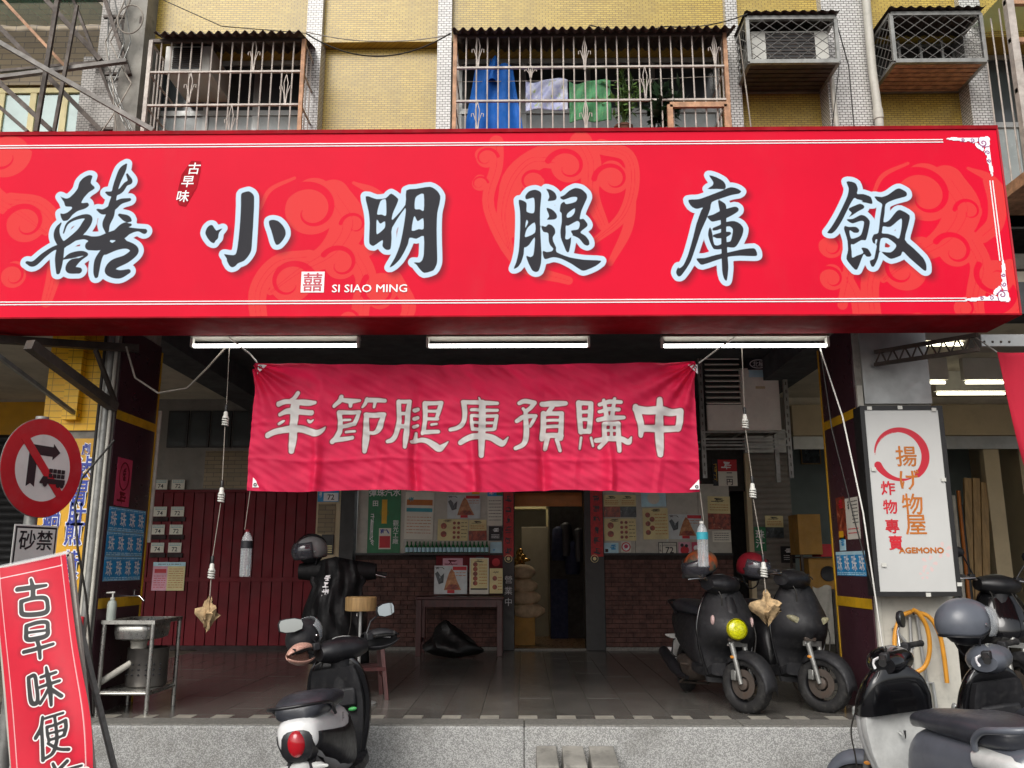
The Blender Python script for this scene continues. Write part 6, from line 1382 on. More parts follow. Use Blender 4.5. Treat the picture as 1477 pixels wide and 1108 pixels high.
obj('top', MB().lathe([(.13,hz-.11),(.135,hz-.1),(.135,hz+.0),(.125,hz+.008)], 28, M), g['wood'], t, smooth=40); obj('post', MB().lathe([(.014,.02),(.014,hz-.1)], 12, M), g['alu'], t, smooth=40); obj('base', MB().lathe([(.16,0),(.16,.012),(.03,.025)], 28, M), g['alu'], t, smooth=40)

# ================================================================= light box, hose, girder side things
lx0, lx1, lz0, lz1, LY = X(1252,6.74,725)-.005, X(1370,6.74,725)+.015, Z(860,6.74), Z(587,6.74), 6.74
lb = thing('light_box_sign', 'white vertical light box sign with red brush ring and brown characters', 'sign', ((lx0+lx1)/2, LY, lz0))
obj('box', MB().box((lx0,LY+.004,lz0),(lx1,LY+.14,lz1)), g['black_frame'], lb, bevel=.006)
FW = .035
for a, b in (((lx0,lz0),(lx1,lz0+FW)),((lx0,lz1-FW),(lx1,lz1)),((lx0,lz0+FW+.0005),(lx0+FW,lz1-FW-.0005)),((lx1-FW,lz0+FW+.0005),(lx1,lz1-FW-.0005))): obj('frame_edge', MB().box((a[0],LY-.012,a[1]),(b[0],LY+.0035,b[1])), g['black_frame'], lb)
w_, h_ = lx1-lx0-2*FW, lz1-lz0-2*FW; E4 = .006; q1, q2 = int(w_/E4), int(h_/E4); u1, v1 = np.meshgrid(np.linspace(0,w_,q1), np.linspace(0,h_,q2))
rc = at(1298, 656, LY); rcx, rcz, rr = rc.x-lx0-FW, rc.z-lz0-FW, .198
ring = [[(rcx+rr*math.cos(a), rcz+rr*math.sin(a), .004+.024*max(0,math.sin((a0_)/1.0))) for a, a0_ in [(R(-140+ -0+ (i*9)), 0.) for i in range(1)]]]
pts1 = []
for i in range(37):
    f = i/36; a = R(175-(175+52)*f); pts1.append((rcx+rr*math.cos(a), rcz+rr*math.sin(a), .004+.027*min(1,f*1.5)*(1-.25*max(0,(f-.85)/.15))))
pts2 = []
for i in range(17):
    f = i/16; a = R(205+85*f); pts2.append((rcx+rr*math.cos(a)*1.0, rcz+rr*math.sin(a)*1.0, .026*(1-f)+.004))
ringd = sd_strokes([pts1, pts2, [(p[0]*.98+.002,p[1]-.02,.002) for p in pts1[:14]]], u1, v1)
fl_ = sd_strokes([[(w_*.68+.05*math.cos(a),h_*.15+.05*math.sin(a),.012),(w_*.68+.03*math.cos(a),h_*.15+.03*math.sin(a),.004)] for a in [k*1.256 for k in range(5)]]+[[(w_*.88+.05*math.cos(a),h_*.22+.05*math.sin(a),.012),(w_*.88+.03*math.cos(a),h_*.22+.03*math.sin(a),.004)] for a in [k*1.256+.4 for k in range(5)]]+[[(w_*.6+.03*math.cos(a),h_*.09+.03*math.sin(a),.008),(w_*.6+.02*math.cos(a),h_*.09+.02*math.sin(a),.003)] for a in [k*1.256+.4 for k in range(5)]], u1, v1)
lbm = print_mat('light_box_print', (.54,.54,.52), [('flower', 0, .004, (.68,.48,.46), .8), ('ring', -.002, .003, (.50,.012,.03), 1)], rough=.3, var=.04, dirt=.08)
panel_mesh('printed_face', frame((lx0+FW, LY-.004, lz0+FW)), w_, h_, q1, q2, {'ring': ringd, 'flower': fl_}, lbm, lb)
for ch, px, py in (('揚',1307,658),('げ',1312,692),('物',1316,727),('屋',1321,757)): txtb(lb, ch, .172, g['orange'], at(px,py,LY-.006), .0022)
for ch, px, py in (('炸',1281,704),('物',1284,731),('專',1287,759),('賣',1292,783)): txtb(lb, ch, .115, g['red'], at(px,py,LY-.006), .0026)
txtb(lb, 'AGEMONO', .060, g['orange'], at(1329,794,LY-.006), .0032, 1.12)
for px, py in ((1254,589),(1298,588),(1347,591),(1260,677),(1361,692),(1275,815),(1384,843),(1339,858)): c = at(px,py,LY-.014); obj('clip', MB().box((c.x-.018,LY-.018,c.z-.014),(c.x+.018,LY-.0125,c.z+.014)), g['white'], lb)
hc = at(1319, 935, 6.88)
hs_ = thing('hose', 'orange garden hose coiled on a hook below the light box sign', 'hose', (hc.x, 6.88, hc.z-.2))
hp = [at(px,py,6.87-.012*i) for i, (px,py) in enumerate(((1315,882),(1300,890),(1291,915),(1292,945),(1303,967),(1320,970),(1335,960),(1341,935),(1337,905),(1325,885),(1317,880)))]
hp2 = [at(px,py,6.85) for px,py in ((1317,882),(1340,890),(1355,915),(1362,950),(1366,985))]
def cm(pts, n=6): return [Vector(p) for p in catmull([tuple(p) for p in pts], n)]
obj('coil', MB().tube(cm(hp), .017, 10), g['hose'], hs_, smooth=60); obj('hose_end', MB().tube(cm(hp2), .017, 10), g['hose'], hs_, smooth=60); obj('hook', MB().tube([at(1318,886,6.93), at(1318,884,6.84), at(1318,878,6.82)], .008, 8), g['steel_dark'], hs_)
wp_ = thing('water_pipes', 'grey water pipes with elbows on the panel behind the hose', 'pipes', at(1330,1040,6.9))
for pts in (((1312,890),(1316,960),(1318,1030)), ((1322,888),(1333,960),(1345,1030)), ((1327,985),(1345,985),(1352,1030)), ((1288,905),(1305,925),(1316,960))): obj('pipe', MB().tube([at(*p,6.905) for p in pts], .013, 10), g['alu'], wp_, smooth=50)
obj('valve', MB().tube([at(1322,1008,6.9), at(1336,1015,6.9)], .014, 10), g['rust'], wp_, smooth=50)
# red cloth at the right edge
cR0 = at(1438, 508, 6.3); rows = []
for j in range(31):
    v = j/30; xl = X(1438+48*v, 6.3, 508+190*v)
    rows.append([(xl+2.2*k/60, 6.3+.03*math.sin(k*.8+v*3)*(.4+v), cR0.z-(cR0.z-Z(700,6.3))*v-.03*math.sin(k/60*3)) for k in range(61)])
o = obj('red_cloth', MB().grid(rows), print_mat('red_cloth', (.60,.014,.045), [], rough=.8, trans=.3), smooth=70); m = o.modifiers.new('thickness','SOLIDIFY'); m.thickness = .003
tag(o, 'red cloth banner edge hanging in front of the next shop', 'banner')
for k in (0, 60): q = Vector(rows[0][k]); obj('cord', MB().tube([q, q+Vector((-.05 if k == 0 else .05,.55,.42))], .005, 6), g['white'], o)
# pipe cluster and small fixtures under the sign at the right
t = thing('junction_box', 'grey metal junction box under the end of the red sign', 'junction box', at(1440,490,6.5)); a, b = at(1416,500,6.5), at(1500,482,6.5); obj('box', MB().box((a.x,6.5,a.z),(b.x,6.7,b.z)), g['alu'], t, bevel=.005)
for k in range(4): q = at(1420+12*k,493,6.497); obj('screw', MB().ell(q,(.01,.006,.01),8,4), g['steel_dark'], t)

# ================================================================= steel rack with cabinet
g['unit_white'] = pm('unit_white', '#e9e6dc', .5, var=.05, dirt=.08); RY = 9.8; RB = Z(690, RY)
rk = thing('slotted_rack', 'tall slotted steel rack carrying the white louvred unit', 'rack', (X(1075,RY,600), RY, RB))
for px in (1013, 1136):
    for y in (RY, RY+.5):
        x = X(px, RY, 600); obj('upright', MB().box((x-.025,y-.003,RB),(x+.025,y+.003,CEIL-.01)).box((x-.025,y+.003,RB),(x-.019,y+.045,CEIL-.01)), g['steel'], rk)
    for k in range(15): q = Vector((X(px,RY,600),RY-.0045,RB+.06+k*.095)); obj('slot', MB().box((q.x-.006,q.y-.001,q.z-.02),(q.x+.006,q.y+.001,q.z+.02)), g['steel_dark'], rk)
xa, xb = X(1013,RY,620), X(1136,RY,620)
for py, yy in ((624,0.),(634,.0),(643,.0),(630,.5),(640,.5)): z = Z(py,RY); obj('rail', MB().box((xa,RY+yy-.012,z-.011),(xb,RY+yy-.0045,z+.011)), g['steel'], rk)
for k in range(3): obj('shelf_bar', MB().box((xa+.1+(xb-xa-.25)*k/2,RY,Z(624,RY)+.012),(xa+.14+(xb-xa-.25)*k/2,RY+.5,Z(622,RY))), g['steel'], rk)
cb = thing('louvred_unit', 'white metal outdoor unit with open louvres and sticker on the steel rack', 'outdoor unit', ((xa+xb)/2, RY+.2, Z(622,RY)))
ca, cz0, cz1 = RY+.06, Z(621,RY), CEIL-.12
lx, mx, ex = X(1020,RY,560), X(1072,RY,560), X(1126,RY,560)
obj('case', MB().box((lx,ca+.05,cz0+.003),(ex,ca+.42,cz1)), g['black_frame'], cb)
obj('front_panel', MB().box((mx,ca,cz0+.003),(ex,ca+.049,cz1)), g['unit_white'], cb, bevel=.006); obj('lower_panel', MB().box((lx,ca+.002,cz0+.003),(mx-.003,ca+.049,Z(583,RY))), g['unit_white'], cb, bevel=.006)
for k in range(9):
    z = Z(580-8.0*k, RY); M = Matrix.Translation((0,ca+.02,z)) @ Matrix.Rotation(R(25),4,'X'); obj('louvre', MB().box((lx,-.03,-.006),(mx-.02,.03,.006), M), g['unit_white'], cb)
obj('louvre_stile', MB().box((mx-.018,ca+.001,Z(583,RY)),(mx-.002,ca+.049,cz1)), g['offwhite'], cb)
c = at(1094,525,ca-.004); obj('sticker', MB().box((c.x-.13,ca-.003,c.z-.07),(c.x+.13,ca-.0005,c.z+.07)), g['ink'], cb); obj('sticker', MB().box((c.x-.12,ca-.003,c.z-.16),(c.x+.13,ca-.0005,c.z-.075)), g['paleblue'], cb)
obj('logo_ring', MB().tube([(c.x+.10*math.cos(k*.3),ca-.004,c.z+.05*math.sin(k*.3)) for k in range(21)], .006, 5, closed=True), g['whitep'], cb); txt(cb, '北極', .07, g['whitep'], (c.x,ca-.0045,c.z), bold=.01); obj('handle', MB().box((c.x-.05,ca-.006,c.z-.30),(c.x+.06,ca-.0005,c.z-.27)), g['beam_beige'], cb)

c = at(1172, 846, 11.42); cloth('pale_cloth', 'pale grey cloth hanging on the rack behind the plain black scooter', 'cloth', c, .24, .72, 'offwhite', 1.2, .02, 11.42)
# ================================================================= scooters
def ringx(x, zl, zh, hw, n=20, p=2.6, yc=0.):
    """rounded cross-section across the scooter at x"""
    zc, hh = (zl+zh)/2, (zh-zl)/2; out = []
    for k in range(n):
        a = 2*math.pi*k/n; c, s = math.cos(a), math.sin(a)
        out.append((x, yc+hw*math.copysign(abs(c)**(2/p), c), zc+hh*math.copysign(abs(s)**(2/p), s)))
    return out
def ringz(z, xc, hx, hy, n=20, p=2.6, back=0.):
    out = []
    for k in range(n):
        a = 2*math.pi*k/n; c, s = math.cos(a), math.sin(a); y = hy*math.copysign(abs(s)**(2/p), s)
        out.append((xc+hx*math.copysign(abs(c)**(2/p), c)-back*(y/max(hy,1e-6))**2, y, z))
    return out
def interp(secs, n):
    """resample a list of section tuples smoothly"""
    return [tuple(q) for q in catmull(secs, n)]
def scooter(label, loc, heading, P):
    """heading: angle of the travel direction, anticlockwise from +x; P: options"""
    base = Matrix.Translation(Vector(loc)) @ Matrix.Rotation(heading, 4, 'Z') @ Matrix.Rotation(R(-P.get('lean', 8)), 4, 'X')
    t = thing('scooter', label, 'scooter', M=Matrix.Translation(Vector(loc)) @ Matrix.Rotation(heading, 4, 'Z'), group='parked scooters')
    Lm = Matrix.Rotation(R(-P.get('lean', 8)), 4, 'X')
    m = lambda k, d: g[P.get(k, d)]
    WR, WB = P.get('wr', .215), P.get('wb', 1.27); xf, xr = WB*.5, -WB*.5
    hy = P.get('height', 1.0)
    Sx = Vector((xf-.20, 0, 0)); SM = Lm @ Matrix.Translation(Sx) @ Matrix.Rotation(R(P.get('steer', 0)), 4, 'Z') @ Matrix.Translation(-Sx)
    def put(name, mb, mat, parent=None, M=Lm, smooth=45, bevel=0): return obj(name, mb.xf(M), mat, parent or t, smooth=smooth, local=True, bevel=bevel)
    def wheel(x, M, nm, w):
        o = None; rings = []; n = 36
        prof = [(.62,-.42),(.72,-.5),(.86,-.5),(.955,-.38),(1.0,-.15),(1.0,.15),(.955,.38),(.86,.5),(.72,.5),(.62,.42)]
        mb = MB()
        for r, y in prof: rings.append([(x+WR*r*math.cos(2*math.pi*k/n), y*w, WR+WR*r*math.sin(2*math.pi*k/n)) for k in range(n)])
        mb.loft(rings, cap=False); ty = put(nm, mb, g['rubber'], M=M)
        # tread grooves
        gr = MB()
        for k in range(26):
            a = 2*math.pi*k/26
            for s in (-1, 1):
                p = Vector((x+WR*1.002*math.cos(a), s*w*.05, WR+WR*1.002*math.sin(a))); q = Vector((x+WR*.968*math.cos(a+.12), s*w*.40, WR+WR*.968*math.sin(a+.12))); gr.bar(p, q, .006, .004, (math.cos(a),0,math.sin(a)))
        put('tread', gr, g['black'], ty, M, None)
        rm_ = MB(); rr = []
        for r, y in ((.62,-.40),(.66,-.46),(.70,-.46),(.70,.46),(.66,.46),(.62,.40),(.58,.2),(.58,-.2)): rr.append([(x+WR*r*math.cos(2*math.pi*k/n), y*w, WR+WR*r*math.sin(2*math.pi*k/n)) for k in range(n)])
        rm_.loft(rr, cap=False, closed=True)
        for k in range(P.get('spokes', 5)):
            a = 2*math.pi*k/P.get('spokes', 5)+.3; rm_.bar((x+.03*math.cos(a),0,WR+.03*math.sin(a)), (x+WR*.6*math.cos(a),0,WR+WR*.6*math.sin(a)), .03, .02, (0,1,0))
        put('rim', rm_, m('rim','plastic'), ty, M)
        hb = MB().lathe([(.02,-.07),(.045,-.06),(.045,.06),(.02,.07)], 18, Matrix.Translation((x,0,WR)) @ Matrix.Rotation(R(90),4,'X')); put('hub', hb, g[P.get('hubm','steel_dark')], ty, M)
        dk = MB().lathe([(WR*.5,.045),(WR*.5,.05),(WR*.26,.05),(WR*.26,.045)], 26, Matrix.Translation((x,0,WR)) @ Matrix.Rotation(R(90),4,'X'), cap=False); put('brake_disc', dk, g[P.get('discm','steel_dark')], ty, M)
    wheel(xf, SM, 'front_wheel', P.get('ww', .095)); wheel(xr, Lm, 'rear_wheel', .10)
    # fork, fender
    put('fork', MB().tube([(xf,.075,WR),(xf-.10,.075,WR+.30)], [.018,.024], 10).tube([(xf,-.075,WR),(xf-.10,-.075,WR+.30)], [.018,.024], 10).box((xf-.14,-.085,WR+.28),(xf-.07,.085,WR+.32)).tube([(xf-.10,0,WR+.30),(xf-.26,0,.92*hy)], .028, 10), m('fork','steel'), M=SM)
    rows = []
    for i in range(15):
        fs_ = P.get('fsize', 1.); a = R(8+135*i/14 - (12 if fs_ > 1 else 0)); fw = .07*fs_*(1-.35*abs(i/14-.5)*1.2); rows.append([(xf+(WR+.035-.02*(u*u))*math.cos(a), fw*u, WR+(WR+.035-.02*(u*u))*math.sin(a)-.05*abs(u)**3) for u in (-1,-.8,-.4,0,.4,.8,1)])
    fd = put('front_fender', MB().grid(rows), m('fender','plastic_matt'), M=SM); fm = fd.modifiers.new('thickness','SOLIDIFY'); fm.thickness = .004
    # rear mechanics
    put('engine', MB().loft([ringx(x, zl, zh, hw, 14, 3, -.02) for x, zl, zh, hw in ((-.80,.16,.26,.05),(-.65,.13,.33,.09),(-.40,.12,.36,.11),(-.15,.16,.34,.10),(-.05,.2,.3,.06))]), g['steel_dark'])
    put('exhaust', MB().tube([(-.25,-.12,.16),(-.38,-.15,.17),(-.48,-.165,.22),(-.85,-.17,.33)], [.018,.03,.055,.05], 14), m('exhaust','plastic'))
    put('shock_absorber', MB().tube([(xr+.02,.10,WR+.02),(xr+.16,.11,.58)], .014, 8).tube([Vector((xr+.03,.10,WR+.05)).lerp(Vector((xr+.15,.11,.55)), k/60)+Vector((.03*math.cos(k*.8),.03*math.sin(k*.8),0)) for k in range(61)], .006, 5), g['steel'])
    put('rear_mudguard', MB().loft([ringx(x, zl, zh, hw, 12, 3) for x, zl, zh, hw in ((-.72,.50,.56,.08),(-.86,.42,.47,.075),(-.95,.27,.30,.07))]), g['plastic_matt'])
    # body
    tail = P.get('tail', ((-.84,.60,.70,.05),(-.80,.56,.735,.11),(-.62,.47,.745,.15),(-.40,.37,.735,.175),(-.18,.30,.72,.175),(.0,.27,.62,.155),(.09,.26,.42,.12)))
    put('body', MB().loft([ringx(*s_[:4], 24, 3.0) for s_ in interp(tail, 4)]), m('body','plastic'))
    if P.get('side'):
        for s in (-1, 1):
            rows = []
            for i in range(11):
                f = i/10; x = -.835+.66*f; xs_ = [q[0] for q in tail]; bw2, l_, h_2 = (np.interp(x, xs_, [q[n_] for q in tail]) for n_ in (3, 1, 2)); zc_, hh_ = (l_+h_2)/2, (h_2-l_)/2
                zt2 = h_2-.012; zb2 = max(l_+.01, .655-.17*f if f < .75 else .53-.5*(f-.75)); row = []
                for j in range(7):
                    z_ = zb2+(zt2-zb2)*j/6; row.append((x, s*(bw2*max(.02, 1-min(.98, abs((z_-zc_)/hh_))**3)**(1/3)+.009), z_))
                rows.append(row)
            o_ = put('side_panel', MB().grid(rows), g[P['side']]); o_.modifiers.new('thickness','SOLIDIFY').thickness = .006
    # seat
    sz = .0
    seat = ((-.80,.725,.79,.07),(-.76,.71,.82,.125),(-.6,.70,.845,.158),(-.42,.70,.835,.16),(-.25,.70,.81,.15),(-.08,.70,.79,.125),(.04,.68,.765,.085),(.09,.67,.72,.04))
    put('seat', MB().loft([ringx(*s_[:4], 24, 2.7) for s_ in interp(seat, 4)]), m('seat','seat'))
    # floorboard, inner shield, leg shield
    put('floorboard', MB().loft([ringx(x, zl, zh, hw, 16, 5) for x, zl, zh, hw in ((-.06,.24,.32,.15),(.1,.23,.31,.17),(.36,.23,.32,.165),(.44,.26,.36,.14))]), g['plastic_matt'])
    sh_ = P.get('shield_sections', ((.22,.37,.04,.12,.00),(.36,.38,.045,.16,.01),(.48,.41,.06,.195,.04),(.58,.455,.085,.21,.08),(.68,.45,.085,.215,.08),(.80,.40,.075,.20,.05),(.90,.365,.06,.16,.04),(.96,.345,.04,.10,.02)))
    SH = interp(sh_, 4)
    put('leg_shield', MB().loft([ringz(z*hy if z > .5 else z, x, hx, hw, 24, 2.6, bk) for z, x, hx, hw, bk in SH]), m('shield','plastic'))
    put('inner_shield', MB().loft([ringz(z*hy if z > .5 else z, x-.035-.02, hx*.8, hw*P.get('innerw',.82), 20, 3.2, bk) for z, x, hx, hw, bk in SH if z < .88]), m('inner','plastic_matt'))
    if P.get('pocket', True): put('glove_box', MB().box((.27,-.13,.62),(.36,.13,.74)), g['plastic_matt'], bevel=.015)
    put('seat_hook', MB().tube([(.32,0,.60),(.27,0,.58),(.26,0,.62)], .008, 8), g['chrome'])
    # head: handlebar with cover, grips, levers, mirrors
    hx, hz = xf-.27, 1.0*hy
    cov = []
    for i in range(9):
        y = -.17+.34*i/8; k = 1-abs(y/.2)**2.2; cov.append([(hx+.0+(.05+.075*k)*math.cos(a)-.02*abs(y)/.17, y, hz-.012+(.035+.052*k)*math.sin(a)) for a in [2*math.pi*q/16 for q in range(16)]])
    put('handlebar_cover', MB().loft(cov), m('head','plastic'), M=SM)
    put('dashboard', MB().loft([[(hx-.055+.045*math.cos(a)+dz*.5, .075*math.sin(a), hz+.052+dz+.018*math.cos(a)) for a in [2*math.pi*q/18 for q in range(18)]] for dz in (-.012,.008)]), m('dash','clear_lens'), M=SM)
    put('steering_neck', MB().tube([(hx-.01,0,hz-.02),(hx+.0,0,hz-.12),(hx+.03,0,.72)], [.085,.075,.085], 16), g['plastic_matt'], M=SM)
    hb_ = put('handlebar', MB().tube([(hx-.09,.37,hz+.035),(hx-.05,.24,hz+.04),(hx,.1,hz+.0),(hx,-.1,hz+.0),(hx-.05,-.24,hz+.04),(hx-.09,-.37,hz+.035)], .012, 10), g['chrome'] if P.get('bar') else g['steel_dark'], M=SM)
    for s in (-1, 1):
        put('grip', MB().tube([(hx-.052,s*.25,hz+.04),(hx-.06,s*.27,hz+.04),(hx-.09,s*.365,hz+.036),(hx-.093,s*.38,hz+.035)], [.02,.018,.018,.021], 12), m('grip','rubber'), hb_, SM)
        put('brake_lever', MB().tube([(hx-.01,s*.19,hz+.035),(hx+.0,s*.24,hz+.03),(hx-.02,s*.32,hz+.022),(hx-.045,s*.375,hz+.01)], [.008,.008,.006,.008], 8), m('lever','chrome'), hb_, SM)
        put('switch_block', MB().box((hx-.075,s*.20-.025,hz+.015),(hx-.025,s*.20+.025,hz+.065)), g['plastic_matt'], hb_, SM, bevel=.008)
        if P.get('mirrors', True):
            mx, my, mz = hx-.04+P.get('mirx', 0), s*P.get('miry', .34), hz+P.get('mirz', .24)
            put('mirror_stalk', MB().tube([(hx-.04,s*.19,hz+.06),(hx-.035,s*.235,hz+.14),(mx+.015,my-s*.06,mz-.03),(mx+.02,my,mz)], .0065, 8), g['chrome'] if P.get('round_mirror') else g['plastic'], M=SM)
            Mm = Matrix.Translation((mx,my,mz)) @ Matrix.Rotation(R(-s*12),4,'Z') @ Matrix.Rotation(R(90),4,'Y') @ Matrix.Rotation(R(180),4,'X')
            if P.get('round_mirror'): shp = [(.052*math.cos(2*math.pi*k/22), .052*math.sin(2*math.pi*k/22)) for k in range(22)]
            else: shp = [(-.042,-s*.065),(-.047,-s*.03),(-.045,s*.03),(-.030,s*.075),(.0,s*.085),(.03,s*.075),(.044,s*.02),(.040,-s*.04),(.025,-s*.075),(-.02,-s*.078)]
            def lp(sc, d): return [Mm @ Vector((p[0]*sc, p[1]*sc, d)) for p in shp]
            mo = put('mirror', MB().loft([lp(.55,-.035),lp(.9,-.02),lp(1.05,-.004),lp(1.05,.006),lp(.97,.008)]), g['plastic'], M=SM)
            put('mirror_glass', MB().loft([lp(.95,.0082),lp(.95,.0095)]), g['mirror'], mo, SM, None)
    # lamps
    hl = P.get('headlight', 'bar')
    if P.get('panel'):
        put('front_panel', MB().loft([ringz(z, x+.012, .05, hw, 16, 2.4, bk) for z, x, hw, bk in ((.55,.515,.06,.04),(.60,.555,.09,.06),(.68,.553,.10,.06),(.80,.475,.08,.04),(.89,.405,.05,.02))]), g['plastic'])
        put('horn_grille', MB().box((.56,-.05,.545),(.585,.05,.575)), g['steel_dark'], bevel=.004)
        for s in (-1, 1): put('shield_edge', MB().tube(cm([(.40,s*.155,.26),(.385,s*.205,.40),(.37,s*.24,.56),(.36,s*.245,.66),(.34,s*.215,.80),(.315,s*.155,.92)]), .010, 8), g['gloss_black'])
    if hl == 'bar':
        put('headlight', MB().ell((hx+.085,0,hz-.015), (.03,.085,.045), 18, 10), g['clear_lens'], M=SM)
    elif hl == 'round':
        Mh = Matrix.Translation((.632,0,.645)) @ Matrix.Rotation(R(82),4,'Y')
        put('headlight', MB().lathe([(.03,-.05),(.082,-.02),(.086,.01),(.082,.02)], 28, Mh, cap=False), pm('yellow_ring','#b9b112',.3)); put('headlight_lens', MB().lathe([(.076,.012),(.06,.026),(.03,.034),(.004,.036)], 26, Mh), g['headlight_yellow'])
    else:
        for s in (-1, 1): put('headlight', MB().loft([[(x, s*(.10+.075*math.cos(a)*sc_), .70+(.032*math.sin(a)+.028*math.cos(a))*sc_) for a in [q*math.pi/9 for q in range(18)]] for x, sc_ in ((.49,1.),(.565,1.),(.578,.8),(.582,.3))]), pm('smoky_lens', '#8f8a70', .12, var=.3, sc=40))
        put('headlight', MB().ell((hx+.085,0,hz-.01), (.03,.075,.05), 18, 10), g['clear_lens'], M=SM)
    for s in (-1, 1): put('front_indicator', MB().ell((.485 if hl != 'round' else .52,s*.165,.70), (.03,.016,.042), 14, 8), g['clear_lens'] if hl != 'round' else pm('pinkish_lens', '#b59a96', .15)) if hl != 'twin' else None
    put('emblem', MB().box((.548,-.035,.52),(.558,.035,.54)), g['silver'])
    tl = P.get('taillight', 'drop')
    if tl == 'drop':
        put('tail_light', MB().ell((-.842,0,.61), (.035,.050,.070), 18, 12), g['red_lens'])
        put('lamp_surround', MB().loft([ringx(x, zl, zh, hw, 16, 3) for x, zl, zh, hw in ((-.76,.50,.685,.10),(-.84,.52,.68,.085),(-.852,.545,.665,.06))]), g['plastic'])
        for s in (-1, 1):
            put('rear_indicator', MB().loft([ringx(x, zl, zh, hw, 12, 2.6, s*yc) for x, zl, zh, hw, yc in ((-.80,.455,.50,.045,.085),(-.83,.46,.495,.035,.115),(-.85,.475,.49,.012,.15))]), g['silver'])
        put('tail_bracket', MB().loft([ringx(x, zl, zh, hw, 14, 3) for x, zl, zh, hw in ((-.78,.40,.52,.06),(-.86,.34,.50,.07),(-.93,.28,.42,.06))]), g['silver'])
    else:
        put('tail_light', MB().loft([ringx(x, zl, zh, hw, 20, 4) for x, zl, zh, hw in ((-.80,.50,.595,.135),(-.855,.505,.59,.125),(-.865,.52,.575,.11))]), g['red_lens'])
        put('rear_indicator', MB().box((-.87,-.10,.535),(-.872,.10,.545)), g['amber'])
    pl_ = put('licence_plate', MB().box((-.965,-.13,.24),(-.955,.13,.36)), g['whitep'], bevel=.004)
    if P.get('rail', True):
        rz_ = .80; put('grab_rail', MB().tube(cm([(-.52,.155,.70),(-.66,.165,.775),(-.80,.15,rz_),(-.90,.08,rz_+.01),(-.91,0,rz_+.01),(-.90,-.08,rz_+.01),(-.80,-.15,rz_),(-.66,-.165,.775),(-.52,-.155,.70)],4), P.get('railr', .012), 10), m('railm','plastic'))
    put('side_stand', MB().tube([(-.02,.12,.22),(.06,.20,.02)], .010, 8).box((.04,.18,.0),(.10,.23,.015)), g['steel_dark'])
    put('centre_stand', MB().tube([(-.25,.10,.20),(-.42,.13,.10)], .013, 8).tube([(-.25,-.10,.20),(-.42,-.13,.10)], .013, 8).tube([(-.42,.13,.10),(-.42,-.13,.10)], .01, 8), g['steel_dark'])
    for q in (-1, 1):   # seams between the body panels, pillion peg, reflector
        pts = []
        for k in range(12):
            x_ = -.78+.72*k/11; xs_ = [w_[0] for w_ in tail]; bw2, l_, h_2 = (np.interp(x_, xs_, [w_[n_] for w_ in tail]) for n_ in (3, 1, 2)); z_ = l_+(h_2-l_)*(.52-.15*math.sin(k/11*3)); zc_, hh_ = (l_+h_2)/2, (h_2-l_)/2
            pts.append((x_, q*(bw2*max(.02, 1-min(.98, abs((z_-zc_)/hh_))**3)**(1/3)+.0015), z_))
        put('panel_seam', MB().tube(pts, .0028, 5), g['black'])
        put('pillion_peg', MB().tube([(-.18,q*.14,.28),(-.18,q*.21,.285)], .012, 8), g['steel_dark'])
        put('reflector', MB().ell((xf-.075, q*.098, WR+.20), (.022,.004,.012), 10, 6), g['amber'], M=SM)
    put('key_lock', MB().lathe([(.016,0),(.016,.012)], 14, Matrix.Translation((.335,-.07,.80*hy)) @ Matrix.Rotation(R(-80),4,'Y')), g['chrome'])
    put('speedometer_cable', MB().tube(cm([(hx+.06,.06,hz-.05),(xf-.04,.13,.66),(xf-.01,.10,.45),(xf,.07,WR+.02)]), .005, 6), g['cable'], M=SM)
    put('brake_caliper', MB().box((xf-.10,-.085,WR+.02),(xf-.05,-.045,WR+.10)), g['steel'], M=SM, bevel=.008)
    cb_ = [(hx,.1,hz-.02),(hx+.05,.13,hz-.14),(.40,.10,.60)]; put('brake_cable', MB().tube(cm(cb_), .005, 6).tube(cm([(hx,-.12,hz-.02),(hx+.08,-.10,hz-.12),(.42,-.08,.62)]), .005, 6), g['cable'], M=SM)
    def local(v, steer=False): return MW[t.name] @ ((SM if steer else Lm) @ Vector(v))
    return t, local, (hx, hz), SM, Lm
